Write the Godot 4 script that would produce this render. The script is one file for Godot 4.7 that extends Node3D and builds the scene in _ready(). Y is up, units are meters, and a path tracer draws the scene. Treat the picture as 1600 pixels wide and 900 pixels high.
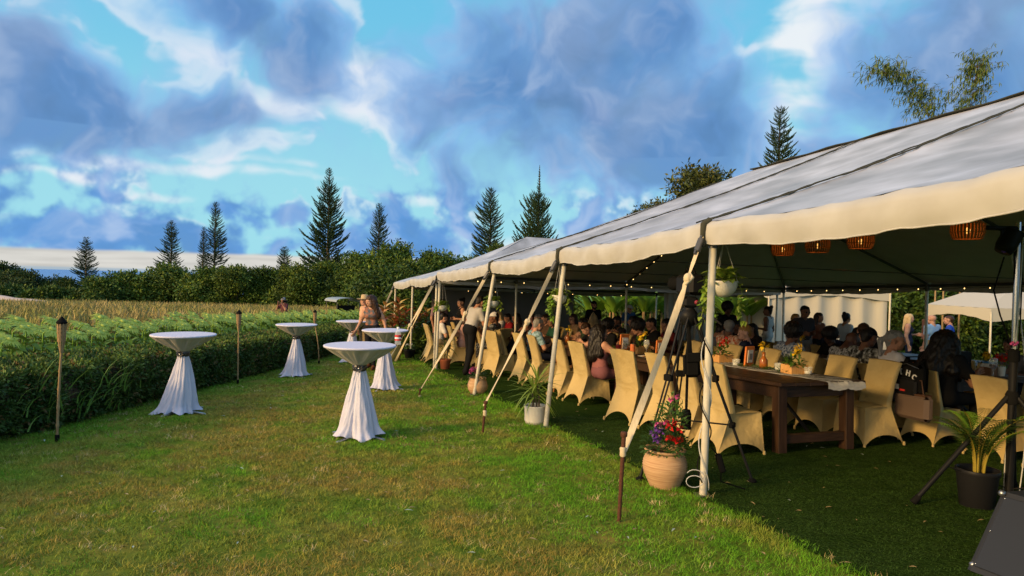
extends Node3D

# ---------- mesh building ----------
class MB:
	var v := PackedVector3Array()
	var c := PackedColorArray()
	var ix := PackedInt32Array()
	var col := Color.WHITE
	var tinted := false
	func pt(p: Vector3) -> int:
		v.append(p)
		c.append(col)
		return v.size() - 1
	func tri(a: Vector3, b: Vector3, d: Vector3) -> void:
		var i := pt(a)
		pt(b)
		pt(d)
		ix.append_array(PackedInt32Array([i, i + 1, i + 2]))
	func quad(a: Vector3, b: Vector3, d: Vector3, e: Vector3) -> void:
		var i := pt(a)
		pt(b)
		pt(d)
		pt(e)
		ix.append_array(PackedInt32Array([i, i + 1, i + 2, i, i + 2, i + 3]))
	func grid(rows: Array, closed := false) -> void:
		var start := v.size()
		var n: int = rows[0].size()
		for r in rows:
			for p in r:
				pt(p)
		for j in rows.size() - 1:
			for i in (n if closed else n - 1):
				var a := start + j * n + i
				var b := start + j * n + (i + 1) % n
				ix.append_array(PackedInt32Array([a, b, b + n, a, b + n, a + n]))
	func cap(row: PackedVector3Array, flip := false) -> void:
		var m := Vector3.ZERO
		for p in row:
			m += p
		m /= row.size()
		for i in row.size():
			if flip:
				tri(m, row[(i + 1) % row.size()], row[i])
			else:
				tri(m, row[i], row[(i + 1) % row.size()])
	func tube(path: Array, radii: Array, sides := 8, caps := true) -> void:
		var rows := []
		var up := Vector3.UP
		var prev := Vector3.ZERO
		for k in path.size():
			var d: Vector3 = (path[mini(k + 1, path.size() - 1)] - path[maxi(k - 1, 0)]).normalized()
			if k == 0:
				up = d.cross(Vector3(0.31, 0.2, 0.93)).normalized()
				if up.length() < 0.1:
					up = d.cross(Vector3.RIGHT).normalized()
			else:
				up = (up - d * up.dot(d)).normalized()
			var w := d.cross(up)
			var row := PackedVector3Array()
			var r: float = radii[k] if k < radii.size() else radii[radii.size() - 1]
			for i in sides:
				var t := TAU * i / sides
				row.append(path[k] + (up * cos(t) + w * sin(t)) * r)
			rows.append(row)
			prev = path[k]
		grid(rows, true)
		if caps:
			cap(rows[0])
			cap(rows[rows.size() - 1], true)
	func strap(path: Array, side: Vector3, wid: float, thick := 0.003) -> void:
		var rows := []
		for k in path.size():
			var d: Vector3 = (path[mini(k + 1, path.size() - 1)] - path[maxi(k - 1, 0)]).normalized()
			var w := (side - d * side.dot(d)).normalized() * wid * 0.5
			var n := d.cross(w).normalized() * thick * 0.5
			rows.append(PackedVector3Array([path[k] - w - n, path[k] + w - n, path[k] + w + n, path[k] - w + n]))
		grid(rows, true)
	func lathe(prof: Array, sides := 16, x := Transform3D(), wob := 0.0, waves := 0) -> void:
		var rows := []
		for q in prof:
			var row := PackedVector3Array()
			for i in sides:
				var t := TAU * i / sides
				var r: float = q.x * (1.0 + wob * sin(t * waves))
				row.append(x * Vector3(r * cos(t), q.y, r * sin(t)))
			rows.append(row)
		grid(rows, true)
	func box(m: Vector3, s: Vector3, b := Basis(), e := 0.0) -> void:
		var h := s * 0.5
		if e <= 0.0:
			for k in 3:
				for sg in [-1.0, 1.0]:
					var n := Vector3.ZERO
					n[k] = sg
					var u := Vector3.ZERO
					u[(k + 1) % 3] = 1.0
					var w := Vector3.ZERO
					w[(k + 2) % 3] = sg
					quad(m + b * ((n + u + w) * h), m + b * ((n + u - w) * h), m + b * ((n - u - w) * h), m + b * ((n - u + w) * h))
			return
		var g := h - Vector3(e, e, e)
		for k in 3:
			for sg in [-1.0, 1.0]:
				var q := []
				for f in [[1, 1], [1, -1], [-1, -1], [-1, 1]]:
					var p := Vector3.ZERO
					p[k] = sg * h[k]
					p[(k + 1) % 3] = f[0] * g[(k + 1) % 3]
					p[(k + 2) % 3] = f[1] * sg * g[(k + 2) % 3]
					q.append(m + b * p)
				quad(q[0], q[1], q[2], q[3])
		for k in 3:
			for s1 in [-1.0, 1.0]:
				for s2 in [-1.0, 1.0]:
					var k1 := (k + 1) % 3
					var k2 := (k + 2) % 3
					var q := []
					for f in [[1, 0], [1, 1], [-1, 1], [-1, 0]]:
						var p := Vector3.ZERO
						p[k] = f[0] * g[k]
						p[k1] = s1 * (h[k1] if f[1] == 0 else g[k1])
						p[k2] = s2 * (g[k2] if f[1] == 0 else h[k2])
						q.append(m + b * p)
					if s1 * s2 > 0:
						quad(q[0], q[1], q[2], q[3])
					else:
						quad(q[3], q[2], q[1], q[0])
	func bar(a: Vector3, d: Vector3, w: float, t: float, e := 0.0) -> void:
		var z := (d - a).normalized()
		var x := z.cross(Vector3.UP)
		x = Vector3.RIGHT if x.length() < 0.05 else x.normalized()
		box((a + d) * 0.5, Vector3(w, t, a.distance_to(d)), Basis(x, z.cross(x).normalized(), z), e)
	func blob(m: Vector3, r: Vector3, rings := 8, segs := 12, b := Basis()) -> void:
		var rows := []
		for j in rings + 1:
			var a := PI * j / rings
			var row := PackedVector3Array()
			for i in segs:
				var t := TAU * i / segs
				row.append(m + b * (Vector3(sin(a) * cos(t), cos(a), sin(a) * sin(t)) * r))
			rows.append(row)
		grid(rows, true)
	func leaf(a: Vector3, d: Vector3, n: Vector3, l: float, w: float, droop := 0.2, segs := 3) -> void:
		# a pointed leaf folded a little along its midrib
		var s := d.cross(n).normalized()
		var up := s.cross(d).normalized()
		var rows := []
		for k in segs + 1:
			var t := float(k) / segs
			var p := a + d * l * t - up * droop * l * t * t
			var hw := w * 0.5 * sin(PI * clampf(pow(t, 0.7) * 0.97 + 0.03, 0.0, 1.0))
			rows.append(PackedVector3Array([p - s * hw + up * hw * 0.35, p, p + s * hw + up * hw * 0.35]))
		grid(rows)
	func blade(a: Vector3, d: Vector3, s: Vector3, l: float, w: float, bend: Vector3, segs := 2) -> void:
		var rows := []
		for k in segs + 1:
			var t := float(k) / segs
			var p := a + d * l * t + bend * t * t
			var hw := w * 0.5 * (1.0 - t * 0.92)
			rows.append(PackedVector3Array([p - s * hw, p + s * hw]))
		grid(rows)
	func add(o: MB, x: Transform3D) -> void:
		var s := v.size()
		v.append_array(x * o.v)
		if o.tinted:
			c.append_array(o.c)
		else:
			for i in o.v.size():
				c.append(col)
		for i in o.ix:
			ix.append(i + s)
	func normals() -> PackedVector3Array:
		var n := PackedVector3Array()
		n.resize(v.size())
		for t in range(0, ix.size(), 3):
			var a := ix[t]
			var b := ix[t + 1]
			var d := ix[t + 2]
			var f := (v[d] - v[a]).cross(v[b] - v[a])
			n[a] += f
			n[b] += f
			n[d] += f
		for i in n.size():
			n[i] = n[i].normalized() if n[i].length_squared() > 1e-20 else Vector3.UP
		return n
	func mesh(m: Material = null, into: ArrayMesh = null) -> ArrayMesh:
		var r := into if into else ArrayMesh.new()
		var a := []
		a.resize(Mesh.ARRAY_MAX)
		a[Mesh.ARRAY_VERTEX] = v
		a[Mesh.ARRAY_NORMAL] = normals()
		if tinted:
			a[Mesh.ARRAY_COLOR] = c
		a[Mesh.ARRAY_INDEX] = ix
		r.add_surface_from_arrays(Mesh.PRIMITIVE_TRIANGLES, a)
		if m:
			r.surface_set_material(r.get_surface_count() - 1, m)
		return r

var M := {}
var names := {}
var rng := RandomNumberGenerator.new()

# the ground falls away from the camera towards the sea, and a little to the right
func gy(x: float, d: float) -> float:
	return -0.04 * d - 0.024 * maxf(0.0, x - 5.5)
func G(x: float, d: float, h := 0.0) -> Vector3:
	return Vector3(x, gy(x, d) + h, -d)
# along the tent (s) and across it (v), from the foot of its first pole in view
func TX(s: float, v: float) -> float:
	return 1.62 - 0.309 * s + 0.951 * v
func TD(s: float, v: float) -> float:
	return 5.62 + 0.951 * s + 0.309 * v
func T(s: float, v: float, h := 0.0) -> Vector3:
	return Vector3(TX(s, v), -0.04 * TD(s, v) + h, -TD(s, v))
func S(s: float, v: float, h := 0.0) -> Vector3:
	return G(TX(s, v), TD(s, v), h)
func R(a: float, b: float) -> float:
	return rng.randf_range(a, b)
# turn that makes local -Z look along (dx, dd), dd being away from the camera
func face(dx: float, dd: float) -> float:
	return atan2(-dx, dd)
const ALONG := 0.314  # turn of things set square to the tent

func numbered(n: String) -> String:
	var k: int = names.get(n, 0)
	names[n] = k + 1
	return n if k == 0 else "%s_%03d" % [n, k]
func tag(o: Node, label: String, cat: String, group := "", kind := "") -> Node:
	o.set_meta("label", label)
	if cat:
		o.set_meta("category", cat)
	if group:
		o.set_meta("group", group)
	if kind:
		o.set_meta("kind", kind)
	return o
func thing(called: String, label: String, cat: String, at := Vector3.ZERO, turn := 0.0, group := "") -> Node3D:
	var o := Node3D.new()
	o.name = numbered(called)
	add_child(o, true)
	o.position = at
	o.rotation.y = turn
	tag(o, label, cat, group)
	return o
func part(called: String, mb, mat: Material, to: Node, x := Transform3D()) -> MeshInstance3D:
	var o := MeshInstance3D.new()
	o.name = called
	o.mesh = mb.mesh(mat) if mb is MB else mb
	if mb is Mesh and mat:
		o.material_override = mat
	o.transform = x
	to.add_child(o, true)
	return o
func single(called: String, mb, mat: Material, label: String, cat: String, group := "", at := Vector3.ZERO, turn := 0.0) -> MeshInstance3D:
	var o := part(numbered(called), mb, mat, self)
	o.position = at
	o.rotation.y = turn
	tag(o, label, cat, group)
	return o
func struct(called: String, mb, mat: Material, label := "") -> MeshInstance3D:
	var o := part(numbered(called), mb, mat, self)
	o.set_meta("kind", "structure")
	if label:
		o.set_meta("label", label)
	return o
func copy(src: Node3D, label: String, at: Vector3, turn: float, sc := 1.0, group := "") -> Node3D:
	var o: Node3D = src.duplicate()
	var base := String(src.name).rstrip("0123456789").trim_suffix("_")
	o.name = numbered(base)
	add_child(o, true)
	o.position = at
	o.rotation = Vector3(0, turn, 0)
	o.scale = Vector3(sc, sc, sc)
	o.set_meta("label", label)
	if group:
		o.set_meta("group", group)
	return o
func scatter(called: String, mesh: Mesh, xf: Array, cols: Array, to: Node) -> MultiMeshInstance3D:
	var mm := MultiMesh.new()
	mm.transform_format = MultiMesh.TRANSFORM_3D
	mm.use_colors = cols.size() > 0
	mm.mesh = mesh
	mm.instance_count = xf.size()
	for i in xf.size():
		mm.set_instance_transform(i, xf[i])
		if cols.size() > 0:
			mm.set_instance_color(i, cols[i])
	var o := MultiMeshInstance3D.new()
	o.name = called
	o.multimesh = mm
	to.add_child(o, true)
	return o

# ---------- materials ----------
func mk(r: float, g: float, b: float, rough := 0.8, metal := 0.0) -> StandardMaterial3D:
	var m := StandardMaterial3D.new()
	m.albedo_color = Color(r, g, b).linear_to_srgb()
	m.roughness = rough
	m.metallic = metal
	m.metallic_specular = 0.4
	return m
func noise_tex(sd: int, freq: float, a: Color, b: Color, hard := 0.0, w := 256, h := 256, oct := 4, mid := 0.5) -> NoiseTexture2D:
	var n := FastNoiseLite.new()
	n.seed = sd
	n.frequency = freq
	n.fractal_octaves = oct
	n.noise_type = FastNoiseLite.TYPE_SIMPLEX_SMOOTH
	var g := Gradient.new()
	g.set_color(0, a.linear_to_srgb())
	g.set_color(1, b.linear_to_srgb())
	g.set_offset(0, mid - 0.5 * (1.0 - hard))
	g.set_offset(1, mid + 0.5 * (1.0 - hard))
	var t := NoiseTexture2D.new()
	t.width = w
	t.height = h
	t.seamless = true
	t.noise = n
	t.color_ramp = g
	return t
func mt(t: Texture2D, scale: Vector3, rough := 0.8, world := false) -> StandardMaterial3D:
	var m := StandardMaterial3D.new()
	m.albedo_texture = t
	m.uv1_triplanar = true
	m.uv1_world_triplanar = world
	m.uv1_scale = scale
	m.roughness = rough
	m.metallic_specular = 0.35
	return m
func bumped(m: StandardMaterial3D, sd: int, freq: float, depth: float) -> StandardMaterial3D:
	m.heightmap_enabled = true
	m.heightmap_texture = noise_tex(sd, freq, Color.BLACK, Color.WHITE)
	m.heightmap_scale = depth
	m.uv1_triplanar = true
	return m
func tintable(rough := 0.7, back := 0.0) -> StandardMaterial3D:
	var m := StandardMaterial3D.new()
	m.vertex_color_use_as_albedo = true
	m.roughness = rough
	m.metallic_specular = 0.3
	if back > 0.0:
		m.backlight_enabled = true
		m.backlight = Color(back, back, back)
	return m
func leafy(r: float, g: float, b: float, rough := 0.55, back := 0.35) -> StandardMaterial3D:
	var m := mk(r, g, b, rough)
	m.backlight_enabled = true
	m.backlight = Color(back * 0.8, back, back * 0.4)
	return m

func make_materials() -> void:
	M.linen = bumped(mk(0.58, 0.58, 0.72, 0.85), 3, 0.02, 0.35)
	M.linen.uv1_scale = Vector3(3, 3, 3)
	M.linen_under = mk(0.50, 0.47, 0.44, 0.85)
	M.sash = mk(0.06, 0.06, 0.065, 0.3, 0.6)
	M.steel = mk(0.3, 0.31, 0.33, 0.35, 0.9)
	M.chrome = mk(0.5, 0.5, 0.52, 0.2, 1.0)
	M.black = mk(0.012, 0.012, 0.013, 0.45)
	M.black_matte = mk(0.010, 0.010, 0.010, 0.85)
	M.black_matte.metallic_specular = 0.12
	M.black.metallic_specular = 0.25
	M.gold_cloth = mt(noise_tex(11, 0.012, Color(0.44, 0.325, 0.135), Color(0.55, 0.42, 0.19)), Vector3(0.9, 0.9, 0.9), 0.6)
	bumped(M.gold_cloth, 12, .018, 1.6)
	M.wood = mt(noise_tex(21, 0.02, Color(0.026, 0.014, 0.0085), Color(0.075, 0.040, 0.022), 0.0, 512, 512), Vector3(0.35, 3.0, 3.0), 0.45)
	M.wood_leg = mt(noise_tex(22, 0.02, Color(0.03, 0.015, 0.0085), Color(0.07, 0.036, 0.019)), Vector3(3.0, 0.35, 3.0), 0.5)
	M.bentwood = mt(noise_tex(23, 0.02, Color(0.32, 0.13, 0.04), Color(0.5, 0.22, 0.07)), Vector3(2, 2, 2), 0.35)
	M.plywood = mt(noise_tex(24, 0.03, Color(0.55, 0.28, 0.09), Color(0.7, 0.4, 0.15)), Vector3(6, 1, 6), 0.6)
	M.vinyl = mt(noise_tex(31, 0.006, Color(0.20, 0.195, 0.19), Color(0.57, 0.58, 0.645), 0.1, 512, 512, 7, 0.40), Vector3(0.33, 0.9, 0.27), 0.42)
	M.valance = mt(noise_tex(32, 0.008, Color(0.37, 0.35, 0.31), Color(0.50, 0.49, 0.465), 0.0, 512, 512, 5), Vector3(0.5, 0.5, 0.5), 0.5)
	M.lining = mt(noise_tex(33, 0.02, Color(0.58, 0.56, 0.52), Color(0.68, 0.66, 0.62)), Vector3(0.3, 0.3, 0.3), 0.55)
	M.wall_vinyl = mk(0.48, 0.45, 0.38, 0.5)
	M.grey_vinyl = mk(0.16, 0.155, 0.15, 0.6)
	M.rope = mk(0.045, 0.045, 0.03, 0.9)
	M.pole = mt(noise_tex(34, 0.03, Color(0.52, 0.47, 0.36), Color(0.66, 0.62, 0.53)), Vector3(2, 0.5, 2), 0.35)
	M.rail = mk(0.10, 0.10, 0.10, 0.45, 0.6)
	M.strap = mt(noise_tex(35, 0.04, Color(0.50, 0.40, 0.25), Color(0.68, 0.58, 0.40)), Vector3(4, 1, 4), 0.85)
	M.rust = mt(noise_tex(36, 0.05, Color(0.05, 0.02, 0.012), Color(0.14, 0.055, 0.03)), Vector3(6, 3, 6), 0.85)
	M.bamboo = mt(noise_tex(37, 0.03, Color(0.24, 0.15, 0.07), Color(0.42, 0.30, 0.16)), Vector3(6, 1, 6), 0.7)
	M.reed = mt(noise_tex(38, 0.04, Color(0.20, 0.12, 0.06), Color(0.42, 0.28, 0.15)), Vector3(5, 5, 5), 0.8)
	M.terracotta = mt(noise_tex(39, 0.03, Color(0.36, 0.19, 0.09), Color(0.68, 0.48, 0.30)), Vector3(.6, 9, .6), 0.8)
	M.terracotta_red = mk(0.30, 0.085, 0.035, 0.8)
	M.white_pot = bumped(mk(0.68, 0.66, 0.60, 0.5), 8, 0.12, 0.6)
	M.white_pot.uv1_scale = Vector3(4, 4, 4)
	M.soil = mk(0.03, 0.02, 0.012, 0.95)
	M.bark = mt(noise_tex(41, 0.03, Color(0.06, 0.045, 0.032), Color(0.15, 0.12, 0.085)), Vector3(1, 0.3, 1), 0.95)
	M.twig = mk(0.05, 0.032, 0.02, 0.95)
	M.wire = mk(0.5, 0.5, 0.48, 0.5)
	M.wicker = mt(noise_tex(42, 0.06, Color(0.26, 0.10, 0.025), Color(0.48, 0.22, 0.07)), Vector3(5, 5, 5), 0.7)
	M.lamp_bulb = mk(1.0, 0.8, 0.45)
	M.lamp_bulb.emission_enabled = true
	M.lamp_bulb.emission = Color(1.0, 0.72, 0.35)
	M.lamp_bulb.emission_energy_multiplier = 1.4
	M.bulb = mk(1.0, 0.8, 0.45)
	M.bulb.emission_enabled = true
	M.bulb.emission = Color(1.0, 0.80, 0.48)
	M.bulb.emission_energy_multiplier = 3.5
	M.paper = mk(0.75, 0.73, 0.7, 0.8)
	M.orange_card = mk(0.75, 0.22, 0.05, 0.7)
	M.glass = mk(0.9, 0.95, 0.95, 0.05)
	M.glass.transparency = BaseMaterial3D.TRANSPARENCY_ALPHA
	M.glass.albedo_color.a = 0.22
	M.amber = mk(0.35, 0.11, 0.02, 0.12)
	M.red = mk(0.55, 0.03, 0.025, 0.4)
	M.yellow = mk(0.75, 0.50, 0.02, 0.6)
	M.petal_red = leafy(0.55, 0.012, 0.012, 0.6, 0.2)
	M.petal_pink = leafy(0.55, 0.08, 0.25, 0.6, 0.2)
	M.petal_purple = leafy(0.11, 0.03, 0.24, 0.6, 0.2)
	M.leaf_fresh = leafy(0.16, 0.30, 0.03)
	M.leaf_mid = leafy(0.06, 0.13, 0.02)
	M.leaf_dark = leafy(0.03, 0.07, 0.015)
	M.leaf_lime = leafy(0.22, 0.30, 0.04)
	M.leaf_var = tintable(0.5, 0.35)
	M.tint = tintable(0.8)
	M.runner = mt(noise_tex(43, 0.03, Color(0.42, 0.42, 0.42), Color(0.62, 0.61, 0.60)), Vector3(1, 4, 9), 0.85)
	M.skin = [mk(0.50, 0.26, 0.17, 0.55), mk(0.36, 0.17, 0.10, 0.55), mk(0.17, 0.075, 0.042, 0.5), mk(0.09, 0.04, 0.025, 0.5), mk(0.58, 0.32, 0.23, 0.55)]
	M.hair = [mk(0.010, 0.007, 0.006, 0.5), mk(0.045, 0.02, 0.010, 0.5), mk(0.32, 0.17, 0.05, 0.55), mk(0.55, 0.40, 0.20, 0.55), mk(0.22, 0.21, 0.20, 0.6)]
	M.tint_grass = tintable(.75, .25)
	M.ti_red = leafy(.38, .06, .03)
	M.ti_orange = leafy(.50, .22, .07)
	M.ti_tan = leafy(.52, .38, .14)
	M.leaf_banana = leafy(.22, .40, .04, .4, .5)
	M.leaf_herb = leafy(.045, .10, .02)
	M.leaf_bam = leafy(.11, .15, .03)
	M.straw = mt(noise_tex(82, .05, Color(.40, .28, .15), Color(.55, .42, .25)), Vector3(6, 6, 6), .8)
	M.check = mt(noise_tex(83, .12, Color(.07, .045, .035), Color(.22, .16, .13), .7), Vector3(5, 5, 5), .5)
	M.eye = mk(0.02, 0.012, 0.01, 0.2)
	M.lips = mk(0.30, 0.07, 0.055, 0.5)

func cloth(r: float, g: float, b: float) -> StandardMaterial3D:
	var k := "c%.3f_%.3f_%.3f" % [r, g, b]
	if not M.has(k):
		M[k] = mk(r, g, b, 0.9)
		M[k].metallic_specular = 0.12
	return M[k]
func print_cloth(sd: int, a: Color, b: Color, freq := 0.05, mid := 0.5) -> StandardMaterial3D:
	var k := "p%d" % sd
	if not M.has(k):
		M[k] = mt(noise_tex(sd, freq, a, b, 0.75, 256, 256, 3, mid), Vector3(1.3, 1.3, 1.3), 0.8)
	return M[k]

# ---------- sky: air and clouds, by azimuth and elevation in degrees ----------
var n_big := FastNoiseLite.new()
var n_fine := FastNoiseLite.new()
var n_wisp := FastNoiseLite.new()
# az, el, half-width az, half-width el, weight: heavy cloud, then bright cloud
var HEAVY := [[-34.9, 11.92, 6.8, 3.74, 1.15], [-30.7, 11.06, 6.4, 2.77, 1.00], [-24.0, 12.61, 6.1, 2.06, 0.85], [-17.1, 18.07, 5.3, 3.59, 1.10], [-21.9, 19.89, 7.2, 2.49, 0.90], [-40.9, 9.28, 5.3, 4.87, 1.00], [-2.6, 16.75, 8.0, 5.36, 1.00], [4.9, 15.89, 11.2, 7.49, 1.10], [12.8, 12.82, 8.5, 4.97, 1.20], [3.5, 10.60, 7.5, 3.48, 0.95], [10.1, 19.17, 7.9, 6.34, 1.00], [-5.7, 12.39, 4.8, 3.21, 0.65], [-3.5, 9.04, 4.0, 2.95, 0.80], [14.9, 9.54, 4.1, 2.08, 0.90], [30.1, 14.88, 6.9, 5.57, 1.15], [34.3, 16.40, 6.5, 5.33, 1.10], [25.2, 10.13, 3.7, 2.19, 0.90], [32.2, 9.45, 6.3, 2.73, 1.00], [-34.8, 2.81, 4.0, 1.85, 1.10], [-30.2, 2.63, 4.7, 1.95, 1.10], [-25.2, 2.12, 3.7, 1.75, 1.00], [-21.3, 4.28, 2.7, 1.30, 0.95], [-36.6, 4.92, 1.9, 0.95, 0.85], [-33.5, 4.40, 1.6, 0.81, 0.80], [-27.8, 3.33, 2.7, 1.43, 0.90], [-11.3, 4.92, 2.2, 2.37, 0.95], [-8.6, 3.08, 3.2, 2.02, 0.90], [-17.5, 3.97, 1.8, 0.82, 0.90], [-4.7, 3.73, 1.9, 2.03, 0.80], [6.3, 5.04, 1.6, 1.71, 0.90], [-29.0, 6.14, 2.1, 0.47, 0.75], [-13.8, 1.70, 4.1, 1.15, 0.80], [-18.7, 1.69, 3.0, 1.02, 0.90], [-32.2, 1.03, 6.7, 0.64, 0.90]]
var BRIGHT := [[-19.4, 13.60, 3.2, 1.32, 1.40], [-11.5, 14.70, 5.5, 2.00, 1.90], [-12.0, 16.54, 1.6, 0.42, 1.10], [23.7, 17.78, 4.0, 3.69, 1.70], [21.8, 13.62, 3.1, 2.99, 1.50], [7.3, 14.26, 2.2, 1.38, 1.40], [26.2, 19.85, 4.1, 1.83, 1.10], [23.0, 11.05, 1.9, 1.09, 0.90], [-25.3, 7.69, 11.1, 0.53, 1.15], [-34.8, 6.60, 4.8, 0.48, 1.15], [-8.7, 6.65, 3.4, 0.64, 1.10], [-25.4, 16.06, 3.2, 0.68, 0.70], [-5.4, 12.91, 1.3, 0.86, 0.90], [-36.2, 3.58, 1.8, 0.69, 0.70], [-19.7, 2.86, 1.3, 1.62, 0.90], [-10.7, 1.95, 4.2, 1.16, 0.70], [-26.5, 5.64, 3.6, 0.48, 0.80], [-19.8, 8.49, 8.8, 0.40, 0.70], [1.0, 2.92, 3.2, 1.50, 0.80], [4.6, 8.80, 3.2, 0.37, 0.80], [19.6, 17.25, 2.9, 1.52, 0.60]]
func lin(r: float, g: float, b: float) -> Vector3:
	var c := Color(r / 255.0, g / 255.0, b / 255.0).srgb_to_linear()
	return Vector3(c.r, c.g, c.b)
func sky_at(az: float, el: float, hs: Array, bs: Array) -> Vector3:
	var a := deg_to_rad(az)
	var e := deg_to_rad(el)
	var d := Vector3(sin(a) * cos(e), sin(e), -cos(a) * cos(e))
	var p := d * 100.0
	var w := Vector3(n_big.get_noise_3dv(p * 1.3), n_big.get_noise_3dv(p * 1.3 + Vector3(71, 3, 9)), 0.0)
	var saz := az + w.x * 5.0
	var sel := el + w.y * 2.6
	# clear air
	var c := lin(160, 222, 236).lerp(lin(112, 196, 232), smoothstep(4.0, 22.0, el)).lerp(lin(80, 150, 215), smoothstep(22.0, 75.0, el))
	# thin bright cloud
	var fine := n_fine.get_noise_3dv(p + w * 9.0)
	var wisp := n_wisp.get_noise_3dv(Vector3(d.x * 55.0, el * 4.0 + w.y * 5.0, d.z * 55.0))
	var mid := n_fine.get_noise_3dv(p * 0.45 + Vector3(5, 60, 2))
	var heavy := 0.0
	var bright := 0.0
	if absf(az) < 58.0 and el < 36.0:
		for h in hs:
			var x: float = (saz - h[0]) / h[2]
			var y: float = (sel - h[1]) / h[3]
			var q := x * x + y * y
			if q < 6.5:
				heavy = maxf(heavy, h[4] * exp(-q * 0.85)) + 0.12 * h[4] * exp(-q * 0.85)
		for h in bs:
			var x: float = (az + w.x * 2.0 - h[0]) / h[2]
			var y: float = (el + w.y * 1.2 - h[1]) / h[3]
			var q := x * x + y * y
			if q < 6.5:
				bright = maxf(bright, h[4] * exp(-q * 0.9))
	var out := maxf(smoothstep(38.0, 58.0, absf(az)), smoothstep(24.0, 36.0, el))
	var broad := n_big.get_noise_3dv(p * 0.55 + Vector3(0, 40, 0))
	heavy += out * (0.45 + 0.9 * broad)
	bright += out * (0.35 - 0.6 * broad)
	var bm := smoothstep(0.12, 0.95, bright * (0.75 + 0.6 * wisp) + fine * 0.75 - 0.05)
	c = c.lerp(lin(240, 244, 248), bm * 0.93)
	var dens := heavy * 0.92 + fine * 0.62 + mid * 0.34
	if el < 9.5:
		dens += (0.55 * (1.0 - 2.2 * absf(n_fine.get_noise_3dv(p * 1.9 + Vector3(9, 1, 30)))) - 0.24) * (1.0 - smoothstep(6.0, 9.5, el))
	c = c.lerp(lin(150, 196, 236), 0.55 * smoothstep(-0.25, 0.45, mid + 0.4 * fine) * smoothstep(5.0, 12.0, el))
	var lit := fine - n_fine.get_noise_3dv(p + w * 9.0 + Vector3(-2.2, 1.6, 0.6))
	var hm := smoothstep(0.16, 0.84, dens)
	var body := lin(138, 187, 238).lerp(lin(94, 138, 196), smoothstep(0.35, 1.25, dens + 0.3 * mid))
	body = body.lerp(lin(146, 167, 203), smoothstep(-0.15, 0.55, mid * 0.8 + w.x * 0.8) * smoothstep(5.0, 12.0, el) * 0.55)
	if el < 9.0:
		body = body.lerp(lin(92, 150, 220), 0.85 * (1.0 - smoothstep(5.0, 9.0, el)))
		body = body.lerp(lin(176, 198, 236), 0.6 * smoothstep(0.05, 0.45, fine) * (1.0 - smoothstep(5.0, 9.0, el)))
	body = body.lerp(lin(200, 216, 240), clampf(lit * 0.65, 0.0, 0.34)) * (1.0 - clampf(-lit * 0.40, 0.0, 0.20))
	c = c.lerp(body, hm * 0.92)
	# sunlit rims where the cloud thins
	c = c.lerp(lin(236, 240, 248), 0.55 * smoothstep(0.12, 0.34, dens) * (1.0 - smoothstep(0.34, 0.62, dens)) * smoothstep(-0.05, 0.30, fine + 0.5 * wisp))
	# the pale strip of far sky under the flat cloud bases
	var band := 1.0 - smoothstep(1.25, 1.5, el + 0.12 * fine + 0.02 * absf(az) * 0.2)
	c = c.lerp(lin(212, 210, 204) * (1.0 + 0.25 * n_wisp.get_noise_3dv(Vector3(d.x * 90.0, el * 30.0, d.z * 90.0))), band)
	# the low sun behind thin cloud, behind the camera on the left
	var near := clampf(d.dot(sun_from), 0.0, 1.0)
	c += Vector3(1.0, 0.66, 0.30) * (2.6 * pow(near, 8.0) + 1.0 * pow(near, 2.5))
	return c

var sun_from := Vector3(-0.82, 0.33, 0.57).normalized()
func make_sky() -> ImageTexture:
	for n in [n_big, n_fine, n_wisp]:
		n.noise_type = FastNoiseLite.TYPE_SIMPLEX_SMOOTH
	n_big.seed = 5
	n_big.frequency = 0.035
	n_big.fractal_octaves = 4
	n_fine.seed = 9
	n_fine.frequency = 0.06
	n_fine.fractal_octaves = 6
	n_fine.fractal_gain = 0.55
	n_wisp.seed = 17
	n_wisp.frequency = 0.09
	n_wisp.fractal_octaves = 4
	var W := 4096
	var H := 2048
	var low := lin(172, 186, 200)
	sky_rows.resize(H / 16)
	var job := WorkerThreadPool.add_group_task(sky_strip, H / 16)
	WorkerThreadPool.wait_for_group_task_completion(job)
	var buf := PackedFloat32Array()
	for r in sky_rows:
		buf.append_array(r)
	var half := buf.size()
	buf.resize(half * 2)
	for k in range(half, half * 2, 3):
		buf[k] = low.x
		buf[k + 1] = low.y
		buf[k + 2] = low.z
	return ImageTexture.create_from_image(Image.create_from_data(W, H, false, Image.FORMAT_RGBF, buf.to_byte_array()))

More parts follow.
